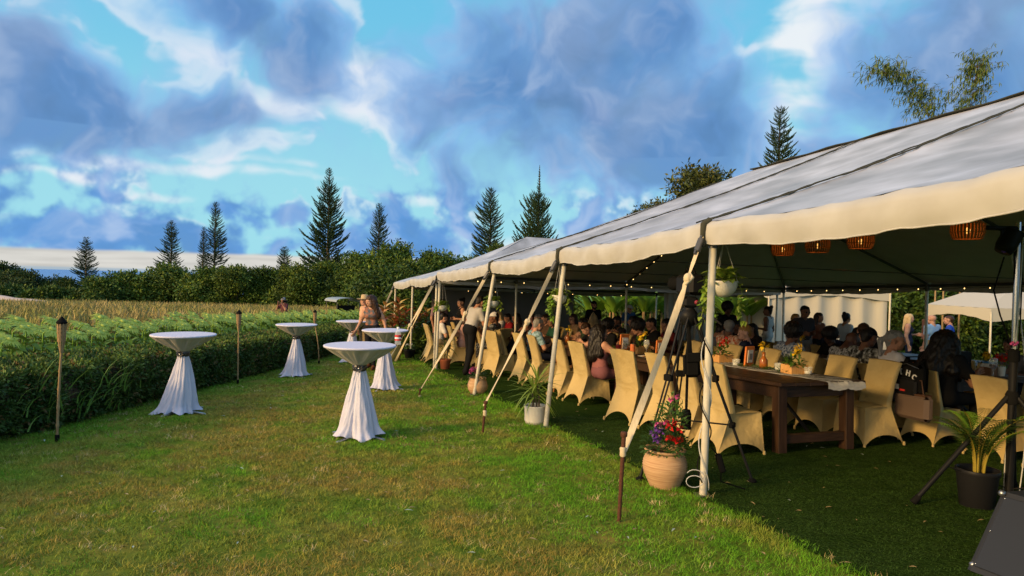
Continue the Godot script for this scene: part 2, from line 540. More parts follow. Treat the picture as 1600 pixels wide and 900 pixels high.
var sky_rows := []
func sky_strip(n: int) -> void:
	var W := 4096
	var b := PackedFloat32Array()
	b.resize(W * 8 * 3)
	var el := 90.0 - 180.0 * (n * 8 + 4.0) / 2048.0
	var hs := []
	var bs := []
	for h in HEAVY:
		if absf(el - h[1]) < h[3] * 2.6 + 4.5:
			hs.append(h)
	for h in BRIGHT:
		if absf(el - h[1]) < h[3] * 2.6 + 4.5:
			bs.append(h)
	for i in range(0, W, 8):
		var az := 360.0 * (i + 4.0) / W
		if az > 180.0:
			az -= 360.0
		if absf(az) < 43.0 and el < 29.0:
			for y in 8:
				for x in 8:
					var az2 := 360.0 * (i + x + 0.5) / W
					if az2 > 180.0:
						az2 -= 360.0
					var c := sky_at(az2, 90.0 - 180.0 * (n * 8 + y + 0.5) / 2048.0, hs, bs)
					var k := (y * W + i + x) * 3
					b[k] = c.x
					b[k + 1] = c.y
					b[k + 2] = c.z
		else:
			var c := sky_at(az, el, hs, bs)
			for y in 8:
				var k := (y * W + i) * 3
				for x in 8:
					b[k] = c.x
					b[k + 1] = c.y
					b[k + 2] = c.z
					k += 3
	sky_rows[n] = b

func set_the_scene() -> void:
	var cam := Camera3D.new()
	cam.name = "camera"
	cam.position = Vector3(0, 1.54, 0)
	cam.rotation_degrees = Vector3(-0.86, 0, 1.4)
	cam.fov = 45.74
	cam.near = 0.05
	cam.far = 80000.0
	add_child(cam)
	cam.current = true
	var env := Environment.new()
	env.background_mode = Environment.BG_SKY
	var pano := PanoramaSkyMaterial.new()
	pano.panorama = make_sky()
	var sky := Sky.new()
	sky.sky_material = pano
	env.sky = sky
	env.tonemap_mode = Environment.TONE_MAPPER_LINEAR
	env.tonemap_exposure = 1.0
	env.sdfgi_enabled = true
	env.ssao_enabled = true
	env.ssil_enabled = true
	var we := WorldEnvironment.new()
	we.name = "surroundings"
	we.environment = env
	add_child(we)
	var sun := DirectionalLight3D.new()
	sun.name = "sun"
	sun.light_color = Color(1.0, 0.82, 0.54)
	sun.light_energy = 1.05
	sun.light_angular_distance = 9.0
	sun.shadow_enabled = true
	add_child(sun)
	sun.look_at_from_position(Vector3.ZERO, -sun_from)

# ---------- people: one continuous surface round a posed skeleton ----------
# bone: [a, b, radius at a, radius at b, zone]; zones: 0 skin, 1 top, 2 sleeve, 3 lower arm, 4 upper leg, 5 lower leg, 6 shoe
func net(bones: Array, cell: float, k: float, zones := 7) -> Array:
	var lo := Vector3(INF, INF, INF)
	var hi := -lo
	for b in bones:
		var r: float = maxf(b[2], b[3])
		for q in [b[0], b[1]]:
			lo = lo.min(q - Vector3(r, r, r))
			hi = hi.max(q + Vector3(r, r, r))
	var pad := k + cell * 2.0
	lo -= Vector3(pad, pad, pad)
	hi += Vector3(pad, pad, pad)
	var nx := int((hi.x - lo.x) / cell) + 2
	var ny := int((hi.y - lo.y) / cell) + 2
	var nz := int((hi.z - lo.z) / cell) + 2
	var f := PackedFloat32Array()
	f.resize(nx * ny * nz)
	f.fill(9.0)
	var nearest := f.duplicate()
	var zn := PackedByteArray()
	zn.resize(nx * ny * nz)
	for b in bones:
		var a: Vector3 = b[0]
		var ba: Vector3 = b[1] - a
		var ra: float = b[2]
		var rd: float = b[3] - ra
		var len2 := maxf(ba.length_squared(), 1e-9)
		var reach := maxf(b[2], b[3]) + k + cell * 1.5
		var p0: Vector3 = (a.min(b[1]) - lo - Vector3(reach, reach, reach)) / cell
		var p1: Vector3 = (a.max(b[1]) - lo + Vector3(reach, reach, reach)) / cell
		var zone: int = b[4]
		for z in range(maxi(0, int(p0.z)), mini(nz - 1, int(p1.z)) + 1):
			for y in range(maxi(0, int(p0.y)), mini(ny - 1, int(p1.y)) + 1):
				var i := (z * ny + y) * nx
				for x in range(maxi(0, int(p0.x)), mini(nx - 1, int(p1.x)) + 1):
					var pa := lo + Vector3(x, y, z) * cell - a
					var t := clampf(pa.dot(ba) / len2, 0.0, 1.0)
					var d := (pa - ba * t).length() - ra - rd * t
					var g := f[i + x]
					if d < nearest[i + x]:
						nearest[i + x] = d
						zn[i + x] = zone
					var h := maxf(k - absf(g - d), 0.0) / k
					f[i + x] = minf(g, d) - h * h * k * 0.25
	var id := PackedInt32Array()
	id.resize(nx * ny * nz)
	id.fill(-1)
	var mb := MB.new()
	var vz := PackedByteArray()
	var off := PackedInt32Array([0, 1, nx, nx + 1, nx * ny, nx * ny + 1, nx * ny + nx, nx * ny + nx + 1])
	var cor := [Vector3(0, 0, 0), Vector3(1, 0, 0), Vector3(0, 1, 0), Vector3(1, 1, 0), Vector3(0, 0, 1), Vector3(1, 0, 1), Vector3(0, 1, 1), Vector3(1, 1, 1)]
	var edges := [[0, 1], [2, 3], [4, 5], [6, 7], [0, 2], [1, 3], [4, 6], [5, 7], [0, 4], [1, 5], [2, 6], [3, 7]]
	var lim := cell * 2.0
	for z in nz - 1:
		for y in ny - 1:
			var i0 := (z * ny + y) * nx
			for x in nx - 1:
				var i := i0 + x
				if absf(f[i]) > lim:
					continue
				var inside := 0
				for q in 8:
					if f[i + off[q]] < 0.0:
						inside += 1
				if inside == 0 or inside == 8:
					continue
				var sum := Vector3.ZERO
				var n := 0
				for e in edges:
					var va := f[i + off[e[0]]]
					var vb := f[i + off[e[1]]]
					if (va < 0.0) != (vb < 0.0):
						sum += cor[e[0]].lerp(cor[e[1]], va / (va - vb))
						n += 1
				id[i] = mb.pt(lo + (Vector3(x, y, z) + sum / n) * cell)
				vz.append(zn[i + off[0]] if f[i] < 0.0 else zn[i])
	var tris := []
	for q in zones:
		tris.append(PackedInt32Array())
	var st := [1, nx, nx * ny]
	for z in range(1, nz - 1):
		for y in range(1, ny - 1):
			var i0 := (z * ny + y) * nx
			for x in range(1, nx - 1):
				var i := i0 + x
				var va := f[i]
				if absf(va) > lim:
					continue
				for ax in 3:
					var vb := f[i + st[ax]]
					if (va < 0.0) == (vb < 0.0):
						continue
					var u: int = st[(ax + 1) % 3]
					var w: int = st[(ax + 2) % 3]
					var a := id[i]
					var b := id[i - u]
					var d := id[i - u - w]
					var e := id[i - w]
					if a < 0 or b < 0 or d < 0 or e < 0:
						continue
					if va < 0.0:
						tris[vz[a]].append_array(PackedInt32Array([a, d, b, a, e, d]))
					else:
						tris[vz[a]].append_array(PackedInt32Array([a, b, d, a, d, e]))
	return [mb, tris]

var head_net := []
var hand_net := []
func make_head_and_hand() -> void:
	var V := func(x: float, y: float, z: float) -> Vector3: return Vector3(x, y, z)
	var hb := [
		[Vector3(0, .028, .028), Vector3(0, .032, -.018), .083, .078, 0],
		[Vector3(0, -.015, -.03), Vector3(0, -.07, -.045), .064, .046, 0],
		[Vector3(-.028, -.072, -.028), Vector3(.028, -.072, -.028), .042, .042, 0],
		[Vector3(0, -.095, -.066), Vector3(0, -.1, -.062), .02, .02, 0],
		[Vector3(0, .005, -.092), Vector3(0, -.034, -.108), .009, .0155, 0],
		[Vector3(-.033, .022, -.078), Vector3(.033, .022, -.078), .018, .018, 0],
		[Vector3(.04, -.03, -.066), Vector3(.045, -.035, -.06), .026, .024, 0],
		[Vector3(-.04, -.03, -.066), Vector3(-.045, -.035, -.06), .026, .024, 0],
		[Vector3(-.018, -.066, -.09), Vector3(.018, -.066, -.09), .0085, .0085, 0],
		[Vector3(.08, .0, .01), Vector3(.083, -.035, .004), .018, .011, 0],
		[Vector3(-.08, .0, .01), Vector3(-.083, -.035, .004), .018, .011, 0],
		[Vector3(0, -.05, .022), Vector3(0, -.15, .035), .053, .056, 0]]
	head_net = net(hb, 0.0065, 0.022, 1)
	var fb := []
	for q in [[-.03, .082, .0], [-.01, .09, .005], [.011, .087, .004], [.03, .075, -.002]]:
		fb.append([Vector3(q[0] * .6, -.012, 0), Vector3(q[0], -.082, .0), .016, .0125, 0])
		var l: float = q[1]
		var k := Vector3(q[0], -.09, 0)
		var k2 := k + Vector3(q[0] * .12, -.45 * l, -.012)
		var k3 := k2 + Vector3(0, -.30 * l, -.02)
		var k4 := k3 + Vector3(0, -.16 * l, -.022)
		fb.append([k, k2, .0098, .0088, 0])
		fb.append([k2, k3, .0088, .008, 0])
		fb.append([k3, k4, .008, .007, 0])
	fb.append([Vector3(.02, -.03, -.006), Vector3(.05, -.065, -.022), .015, .011, 0])
	fb.append([Vector3(.05, -.065, -.022), Vector3(.056, -.098, -.034), .0105, .0085, 0])
	fb.append([Vector3(0, .03, 0), Vector3(0, -.015, 0), .028, .025, 0])
	hand_net = net(fb, 0.0042, 0.007, 1)

func place_net(into: MB, tris: Array, src: Array, x: Transform3D, zone: int) -> void:
	var s := into.v.size()
	into.v.append_array(x * src[0].v)
	into.c.append_array(src[0].c)
	var t := PackedInt32Array()
	var flip := x.basis.determinant() < 0.0
	var a: PackedInt32Array = src[1][0]
	for i in range(0, a.size(), 3):
		t.append(a[i] + s)
		t.append(a[i + (2 if flip else 1)] + s)
		t.append(a[i + (1 if flip else 2)] + s)
	tris[zone].append_array(t)

func aim(from: Vector3, to: Vector3, front: Vector3) -> Basis:
	var y := (from - to).normalized()
	var z := (front - y * front.dot(y)).normalized()
	return Basis(y.cross(z), y, z)

var poses := {}
# o: seat (bool), lean, side, turn (chest), look (yaw), nod, arms {l: [elbow, wrist], r: [elbow, wrist]} in body axes (forward -Z), legs, slim
func pose(called: String, o: Dictionary) -> void:
	var sit: bool = o.get("seat", true)
	var slim: float = o.get("slim", 1.0)
	var base := Vector3(0, 0.53, 0.05) if sit else Vector3(0, 0.93, 0)
	var tb := Basis(Vector3.UP, o.get("turn", 0.0)) * Basis(Vector3.RIGHT, -o.get("lean", 0.1)) * Basis(Vector3.FORWARD, o.get("side", 0.0))
	var up := func(x: float, y: float, z: float) -> Vector3: return base + tb * Vector3(x, y, z)
	var w := slim
	var B := []
	# trunk
	B.append([base + Vector3(-.075, .02, 0), base + Vector3(.075, .02, 0), .115, .115, 4])
	B.append([up.call(-.055 * w, .14, 0), up.call(.055 * w, .14, 0), .112 * w, .112 * w, 1])
	B.append([up.call(-.085 * w, .30, .005), up.call(.085 * w, .30, .005), .112 * w, .112 * w, 1])
	B.append([up.call(-.10 * w, .38, .01), up.call(.10 * w, .38, .01), .092, .092, 1])
	if slim < 0.95:
		B.append([up.call(-.055, .32, -.075), up.call(.055, .32, -.075), .062, .062, 1])
	else:
		B.append([up.call(0, .13, -.04), up.call(0, .2, -.04), .10, .10, 1])
	B.append([up.call(-.165 * w, .445, .015), up.call(.165 * w, .445, .015), .058, .058, 1])
	var nb: Vector3 = up.call(0, .47, .018)
	var hb := Basis(Vector3.UP, o.get("turn", 0.0) + o.get("look", 0.0)) * Basis(Vector3.RIGHT, -o.get("lean", 0.1) * 0.5 - o.get("nod", 0.0))
	var hc := nb + tb * Vector3(0, .06, -.012) + hb * Vector3(0, .115, -.02)
	B.append([nb, nb + tb * Vector3(0, .05, 0), .062, .056, 0])
	# arms
	for sd in [-1, 1]:
		var sh: Vector3 = up.call(.185 * w * sd, .44, .012)
		var arm: Array = o.get("l" if sd < 0 else "r", [])
		var el: Vector3
		var wr: Vector3
		if arm.is_empty():
			el = sh + tb * Vector3(.045 * sd, -.28, .03)
			wr = el + tb * Vector3(.0, -.235, -.06)
		else:
			el = sh + (arm[0] - sh).normalized() * .285
			wr = el + (arm[1] - el).normalized() * .245
		var mid := sh.lerp(el, 0.62)
		B.append([sh, mid, .062 * sqrt(w), .056 * sqrt(w), 2])
		B.append([mid, el, .046 * sqrt(w), .040 * sqrt(w), 3])
		B.append([el, wr, .041 * sqrt(w), .027, 3])
		arm = [el, wr]
		o["hand%d" % sd] = arm
	# legs
	var legs: Dictionary = o.get("legs", {})
	for sd in [-1, 1]:
		var hp := base + Vector3(.09 * sd, 0.0, -.01)
		var kn := Vector3(.12 * sd, .50, -.40) if sit else Vector3(.105 * sd, .50, -.02)
		var an := Vector3(.12 * sd, .085, -.36) if sit else Vector3(.11 * sd, .085, .03)
		if legs.has(sd):
			kn = legs[sd][0]
			an = legs[sd][1]
		B.append([hp, kn, .092, .062, 4])
		B.append([kn, an, .062, .042, 5])
		B.append([an + Vector3(0, -.02, .03), an + Vector3(.012 * sd, -.045, -.15), .046, .034, 6])
	var r := net(B, 0.019, 0.045)
	var mb: MB = r[0]
	var tris: Array = r[1]
	while tris.size() < 9:
		tris.append(PackedInt32Array())
	place_net(mb, tris, head_net, Transform3D(hb, hc), 0)
	for sd in [-1, 1]:
		var e: Array = o["hand%d" % sd]
		var front: Vector3 = Vector3(-sd, 0.1, -.3) if not o.get("flat", false) else Vector3(0, 1, 0)
		var hx := Transform3D(aim(e[0], e[1], front), e[1])
		if sd > 0:
			hx.basis = Basis(-hx.basis.x, hx.basis.y, hx.basis.z)
		place_net(mb, tris, hand_net, hx, 0)
	# eyes and mouth
	for q in [[-.031, 1], [.031, 1]]:
		var s := MB.new()
		s.blob(Vector3(q[0], .002, -.0875), Vector3(.0135, .0075, .009), 5, 7)
		place_net(mb, tris, [s, [s.ix]], Transform3D(hb, hc), 7)
	var m := MB.new()
	m.blob(Vector3(0, -.066, -.096), Vector3(.022, .0075, .006), 5, 8)
	place_net(mb, tris, [m, [m.ix]], Transform3D(hb, hc), 8)
	for t in tris:
		mb.ix.append_array(t)
	var nn := mb.normals()
	var mesh := ArrayMesh.new()
	for z in 9:
		var map := {}
		var vv := PackedVector3Array()
		var vn := PackedVector3Array()
		var ii := PackedInt32Array()
		for i in tris[z]:
			if not map.has(i):
				map[i] = vv.size()
				vv.append(mb.v[i])
				vn.append(nn[i])
			ii.append(map[i])
		if ii.is_empty():
			continue
		var a := []
		a.resize(Mesh.ARRAY_MAX)
		a[Mesh.ARRAY_VERTEX] = vv
		a[Mesh.ARRAY_NORMAL] = vn
		a[Mesh.ARRAY_INDEX] = ii
		mesh.add_surface_from_arrays(Mesh.PRIMITIVE_TRIANGLES, a)
	poses[called] = {"mesh": mesh, "head": Transform3D(hb, hc), "hands": [o["hand-1"], o["hand1"]]}

var hair := {}
var wear := {}
func rough_net(bones: Array, cell: float, k: float, amp: float, sd: int) -> ArrayMesh:
	var r := net(bones, cell, k, 1)
	var mb: MB = r[0]
	mb.ix = r[1][0]
	var n := mb.normals()
	var fn := FastNoiseLite.new()
	fn.seed = sd
	fn.frequency = 12.0
	for i in mb.v.size():
		var p := mb.v[i]
		mb.v[i] += n[i] * amp * fn.get_noise_3d(p.x * 3.0, p.y * 0.7, p.z * 3.0) * 2.0
	return mb.mesh()
func make_hair_and_hats() -> void:
	var crown := [Vector3(0, .040, .030), Vector3(0, .048, -.018), .089, .077, 0]
	var nape := [Vector3(0, .0, .05), Vector3(0, -.045, .055), .068, .05, 0]
	hair.short = rough_net([crown, nape], 0.009, 0.02, 0.005, 1)
	hair.crop = rough_net([[Vector3(0, .036, .032), Vector3(0, .043, -.014), .0865, .077, 0], nape], 0.009, 0.02, 0.003, 2)
	var lb := [crown, [Vector3(0, .01, .055), Vector3(0, -.30, .10), .082, .07, 0]]
	for s in [-1, 1]:
		lb.append([Vector3(.07 * s, .0, .01), Vector3(.095 * s, -.26, .03), .042, .038, 0])
	hair.long = rough_net(lb, 0.01, 0.025, 0.006, 3)
	var big := [[Vector3(0, .045, .03), Vector3(0, .05, -.012), .10, .085, 0], [Vector3(0, .0, .06), Vector3(0, -.36, .12), .115, .11, 0]]
	for s in [-1, 1]:
		big.append([Vector3(.08 * s, .0, .02), Vector3(.15 * s, -.33, .06), .06, .07, 0])
	hair.big = rough_net(big, 0.012, 0.03, 0.009, 4)
	hair.afro = rough_net([[Vector3(0, .06, .035), Vector3(0, .06, .01), .135, .13, 0], nape], 0.011, 0.02, 0.011, 5)
	hair.bun = rough_net([crown, nape, [Vector3(0, .10, .085), Vector3(0, .11, .09), .045, .045, 0]], 0.009, 0.015, 0.004, 6)
	hair.tail = rough_net([crown, nape, [Vector3(0, .02, .115), Vector3(0, -.02, .16), .03, .035, 0], [Vector3(0, -.02, .16), Vector3(0, -.2, .15), .035, .018, 0]], 0.009, 0.015, 0.006, 7)
	hair.bob = rough_net([crown, [Vector3(0, .0, .05), Vector3(0, -.10, .06), .082, .074, 0], [Vector3(.07, .0, .01), Vector3(.078, -.11, .0), .036, .032, 0], [Vector3(-.07, .0, .01), Vector3(-.078, -.11, .0), .036, .032, 0]], 0.009, 0.02, 0.006, 8)
	hair.beard = rough_net([[Vector3(-.045, -.075, -.045), Vector3(.045, -.075, -.045), .036, .036, 0], [Vector3(0, -.10, -.07), Vector3(0, -.115, -.066), .032, .028, 0]], 0.008, 0.02, 0.004, 9)
	# cap: dome and curved peak
	var m := MB.new()
	var rows := []
	for j in 7:
		var a := PI * 0.5 * j / 6.0
		var row := PackedVector3Array()
		for i in 20:
			var t := TAU * i / 20.0
			row.append(Vector3(sin(a) * cos(t) * .093, .032 + cos(a) * .098, .008 + sin(a) * sin(t) * .108))
		rows.append(row)
	m.grid(rows, true)
	m.blob(Vector3(0, .131, .008), Vector3(.01, .006, .01), 4, 8)
	rows = []
	for j in 5:
		var row := PackedVector3Array()
		for i in 9:
			var t := PI * (i + 0.0) / 8.0
			var rr := 1.0 + j * 0.2
			row.append(Vector3(cos(t) * .09 * (1.0 + j * .01), .036 + .01 * sin(t) - j * .004 * sin(t), .008 - sin(t) * (.098 + j * .018)))
		rows.append(row)
	m.grid(rows)
	wear.cap = m.mesh()
	# straw hat with a curled brim
	m = MB.new()
	m.lathe([Vector2(.001, .155), Vector2(.05, .16), Vector2(.085, .145), Vector2(.098, .045), Vector2(.105, .035), Vector2(.16, .035), Vector2(.20, .055), Vector2(.202, .05), Vector2(.16, .028), Vector2(.1, .026)], 22)
	wear.straw = m.mesh()
	m = MB.new()
	for s in [-1, 1]:
		m.blob(Vector3(.031 * s, .002, -.094), Vector3(.027, .019, .008), 6, 10)
		m.bar(Vector3(.056 * s, .006, -.088), Vector3(.084 * s, .0, .0), .004, .006)
	m.bar(Vector3(-.01, .008, -.1), Vector3(.01, .008, -.1), .004, .005)
	wear.shades = m.mesh()

# clothes: [top, sleeves (null: bare), lower arm (null: bare), legs, lower legs, shoes]
func person(ps: String, label: String, at: Vector3, turn: float, skin: int, style: String, hc: int, top: Material, legs: Material, o := {}) -> MeshInstance3D:
	var p: Dictionary = poses[ps]
	var n := MeshInstance3D.new()
	n.name = numbered("person")
	n.mesh = p.mesh
	var sk: Material = M.skin[skin]
	var mats := [sk, top, top if o.get("sleeve", true) else sk, top if o.get("long", false) else sk, legs, legs if o.get("trousers", true) else sk, o.get("shoe", M.black_matte), M.eye, M.lips]
	for i in mini(9, p.mesh.get_surface_count()):
		n.set_surface_override_material(i, mats[i])
	add_child(n, true)
	n.position = at
	n.rotation.y = turn
	var sc: float = o.get("sc", 1.0)
	n.scale = Vector3(sc * o.get("wide", 1.0), sc, sc * o.get("wide", 1.0))
	tag(n, label, "person", o.get("group", "guests at the long tables"))
	if style:
		part("hair", hair[style], M.hair[hc], n, p.head)
	if o.has("beard"):
		part("beard", hair.beard, M.hair[hc], n, p.head)
	for h in ["cap", "straw", "shades"]:
		if o.has(h):
			part({"cap": "cap", "straw": "straw_hat", "shades": "sunglasses"}[h], wear[h], o[h], n, p.head)
	return n

func make_poses() -> void:
	make_head_and_hand()
	make_hair_and_hats()
	pose("table", {"lean": 0.18, "l": [Vector3(-.27, .76, -.08), Vector3(-.14, .80, -.40)], "r": [Vector3(.27, .76, -.08), Vector3(.12, .82, -.40)], "nod": 0.15})
	pose("eat", {"lean": 0.5, "l": [Vector3(-.3, .72, -.25), Vector3(-.12, .82, -.50)], "r": [Vector3(.3, .74, -.25), Vector3(.06, .92, -.42)], "nod": 0.45})
	pose("chat", {"lean": 0.05, "turn": 0.35, "look": 0.5, "l": [Vector3(-.32, .74, .0), Vector3(-.2, .80, -.3)], "r": [Vector3(.2, .75, -.1), Vector3(.1, .60, -.3)]})
	pose("chat_slim", {"lean": 0.08, "turn": -0.3, "look": -0.5, "slim": 0.88, "l": [Vector3(-.24, .75, -.1), Vector3(-.12, .80, -.35)], "r": [Vector3(.26, .76, -.1), Vector3(.12, .9, -.3)]})
	pose("table_slim", {"lean": 0.22, "slim": 0.86, "look": 0.25, "l": [Vector3(-.25, .75, -.1), Vector3(-.10, .80, -.40)], "r": [Vector3(.25, .76, -.1), Vector3(.12, .80, -.40)], "nod": 0.1})
	pose("arm_out", {"lean": 0.0, "slim": 0.88, "side": -0.08, "look": -0.25, "l": [Vector3(-.46, .93, .06), Vector3(-.66, .92, -.05)], "r": [Vector3(.32, .80, -.14), Vector3(.22, .80, -.40)]})
	pose("stand", {"seat": false, "lean": 0.0})
	pose("stand_slim", {"seat": false, "lean": 0.0, "slim": 0.86, "look": 0.3, "l": [Vector3(-.25, 1.08, .06), Vector3(-.16, 1.12, -.2)]})
	pose("hands_front", {"seat": false, "lean": 0.03, "nod": 0.15, "l": [Vector3(-.27, 1.10, .05), Vector3(-.03, 1.14, -.26)], "r": [Vector3(.27, 1.10, .05), Vector3(.04, 1.12, -.24)]})
	pose("serve", {"seat": false, "lean": 0.38, "nod": 0.25, "l": [Vector3(-.26, 1.12, -.12), Vector3(-.2, .92, -.34)], "r": [Vector3(.24, 1.10, -.2), Vector3(.2, .88, -.40)], "legs": {-1: [Vector3(-.11, .5, -.06), Vector3(-.12, .085, .0)], 1: [Vector3(.11, .5, .02), Vector3(.12, .085, .14)]}})
	pose("lean_table", {"seat": false, "lean": 0.12, "slim": 0.86, "nod": 0.1, "look": -0.5, "l": [Vector3(-.28, 1.12, .02), Vector3(-.36, .88, -.06)], "r": [Vector3(.27, 1.1, .0), Vector3(.34, .88, -.12)], "legs": {-1: [Vector3(-.09, .5, -.1), Vector3(-.1, .085, -.12)], 1: [Vector3(.09, .5, .02), Vector3(.1, .085, .16)]}})
	pose("photograph", {"seat": false, "lean": 0.1, "l": [Vector3(-.26, 1.20, -.16), Vector3(-.05, 1.50, -.26)], "r": [Vector3(.26, 1.20, -.16), Vector3(.07, 1.52, -.26)]})

# ---------- the tents ----------
const HALF := 4.85      # half the width
const RISE := 1.88      # ridge above the eave
const EAVE := 2.27
const DROP := 0.235
const POSTS := [-6.5, -3.25, 0.0, 3.2, 6.3, 10.75]
func crease(s: float, cuts: Array) -> float:
	# how far along its bay a point is, 0 at both poles
	for i in cuts.size() - 1:
		if s <= cuts[i + 1]:
			return sin(PI * clampf((s - cuts[i]) / (cuts[i + 1] - cuts[i]), 0, 1))
	return 0.0
func roof_h(s: float, w: float, cuts: Array, rise: float) -> float:
	var c := crease(s, cuts)
	var wr := sin(s * 9.0 + w * 3.0) * 0.006 + sin(s * 23.0 + w * 5.0) * 0.003
	return EAVE + rise * w - 0.035 * c * pow(1.0 - w, 1.6) - 0.05 * c * sin(PI * w) - 0.06 * sin(PI * w) + wr * (1.0 - w) + 0.022 * gn.get_noise_2d(s * 2.2, w * 9.0) * (1.0 - 0.5 * w) + 0.05 * gn.get_noise_2d(s * 0.9 + 40.0, w * 3.0) * sin(PI * w)

func tent_side(t: Node3D, fn: Callable, cuts: Array, s_end: float, hip0: float, hip1: float, half: float, rise: float, seams: bool) -> void:
	# fn(s, v, h) -> world; v runs from 0 at this eave to half at the ridge
	for b in cuts.size() - 1:
		for layer in 2:
			var m := MB.new()
			var rows := []
			for j in 11:
				var w := j / 10.0
				var row := PackedVector3Array()
				for i in 17:
					var s: float = lerpf(cuts[b], cuts[b + 1], i / 16.0)
					s = clampf(s, cuts[0] + hip0 * w, s_end - hip1 * w)
					row.append(fn.call(s, half * w, roof_h(s, w, cuts, rise) - 0.03 * layer))
				rows.append(row)
			m.grid(rows)
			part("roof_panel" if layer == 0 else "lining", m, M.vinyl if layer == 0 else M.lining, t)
		# valance: scalloped skirt hanging from the eave
		var rows := []
		for j in 7:
			var q := j / 6.0
			var row := PackedVector3Array()
			for i in 41:
				var u := i / 40.0
				var s: float = lerpf(cuts[b], cuts[b + 1], u)
				var c := sin(PI * u)
				var edge := exp(-minf(u, 1.0 - u) * 14.0)
				var out := 0.014 * sin(q * PI) * (0.5 + c) + 0.022 * gn.get_noise_2d(s * 6.0, q * 1.5 + b * 9.0) * q + 0.010 * gn.get_noise_2d(s * 22.0, q * 2.0) * q + edge * 0.025 * sin(u * 90.0) * q * (1.0 - q) * 3.0
				var h := roof_h(s, 0.0, cuts, rise) - (0.185 + 0.042 * pow(c, .8)) * q + 0.005 * gn.get_noise_1d(s * 6.0 + b) * q
				row.append(fn.call(s, -0.035 * minf(q * 6.0, 1.0) - out, h))
			rows.append(row)
		var m := MB.new()
		m.grid(rows)
		var last: PackedVector3Array = rows[6]
		var hem := []
		for p in last:
			hem.append(p)
		m.tube(hem, [0.006], 5)
		part("valance", m, M.valance, t)
	for b in cuts.size():
		var s: float = cuts[b]
		# rafter pipe under the lining, and the laced seam on top
		var m := MB.new()
		var top: float = minf(1.0, (s_end - s) / hip1) if hip1 > 0.0 else 1.0
		if s > cuts[0] + 0.01 and s < s_end - 0.01:
			var path := []
			for j in 13:
				var w := j / 12.0 * top
				path.append(fn.call(s, half * w, roof_h(s, w, cuts, rise) - 0.085))
			m.tube(path, [0.028], 7)
			part("rafter", m, M.rail, t)
			if seams:
				for k in 2:
					m = MB.new()
					path = []
					var n := 90
					for j in n + 1:
						var w := float(j) / n * top
						var sq := s + (0.0 if k == 0 else 0.16) + 0.012 * sin(j * 1.7) + 0.02 * sin(j * 0.31 + k)
						path.append(fn.call(sq, half * w - 0.02, roof_h(sq, w, cuts, rise) + 0.006 + 0.006 * absf(sin(j * 2.3))))
					m.strap(path, fn.call(1, 0, 0) - fn.call(0, 0, 0), 0.030 if k == 0 else 0.013, 0.012)
					part("laced_seam", m, M.rope, t)
				m = MB.new()
				path = [fn.call(s + .01, -0.0, EAVE + 0.012), fn.call(s + .01, -0.06, EAVE - 0.03), fn.call(s, -0.075, EAVE - 0.12), fn.call(s, -0.06, EAVE - 0.21)]
				m.tube(path, [0.026, 0.03, 0.022, 0.015], 7)
				part("lacing", m, M.rope, t)
	var path := []
	for i in 41:
		var s: float = lerpf(cuts[0], s_end, i / 40.0)
		path.append(fn.call(s, 0.03, EAVE - 0.10))
	var m := MB.new()
	m.tube(path, [0.03], 8)
	part("eave_rail", m, M.rail, t)

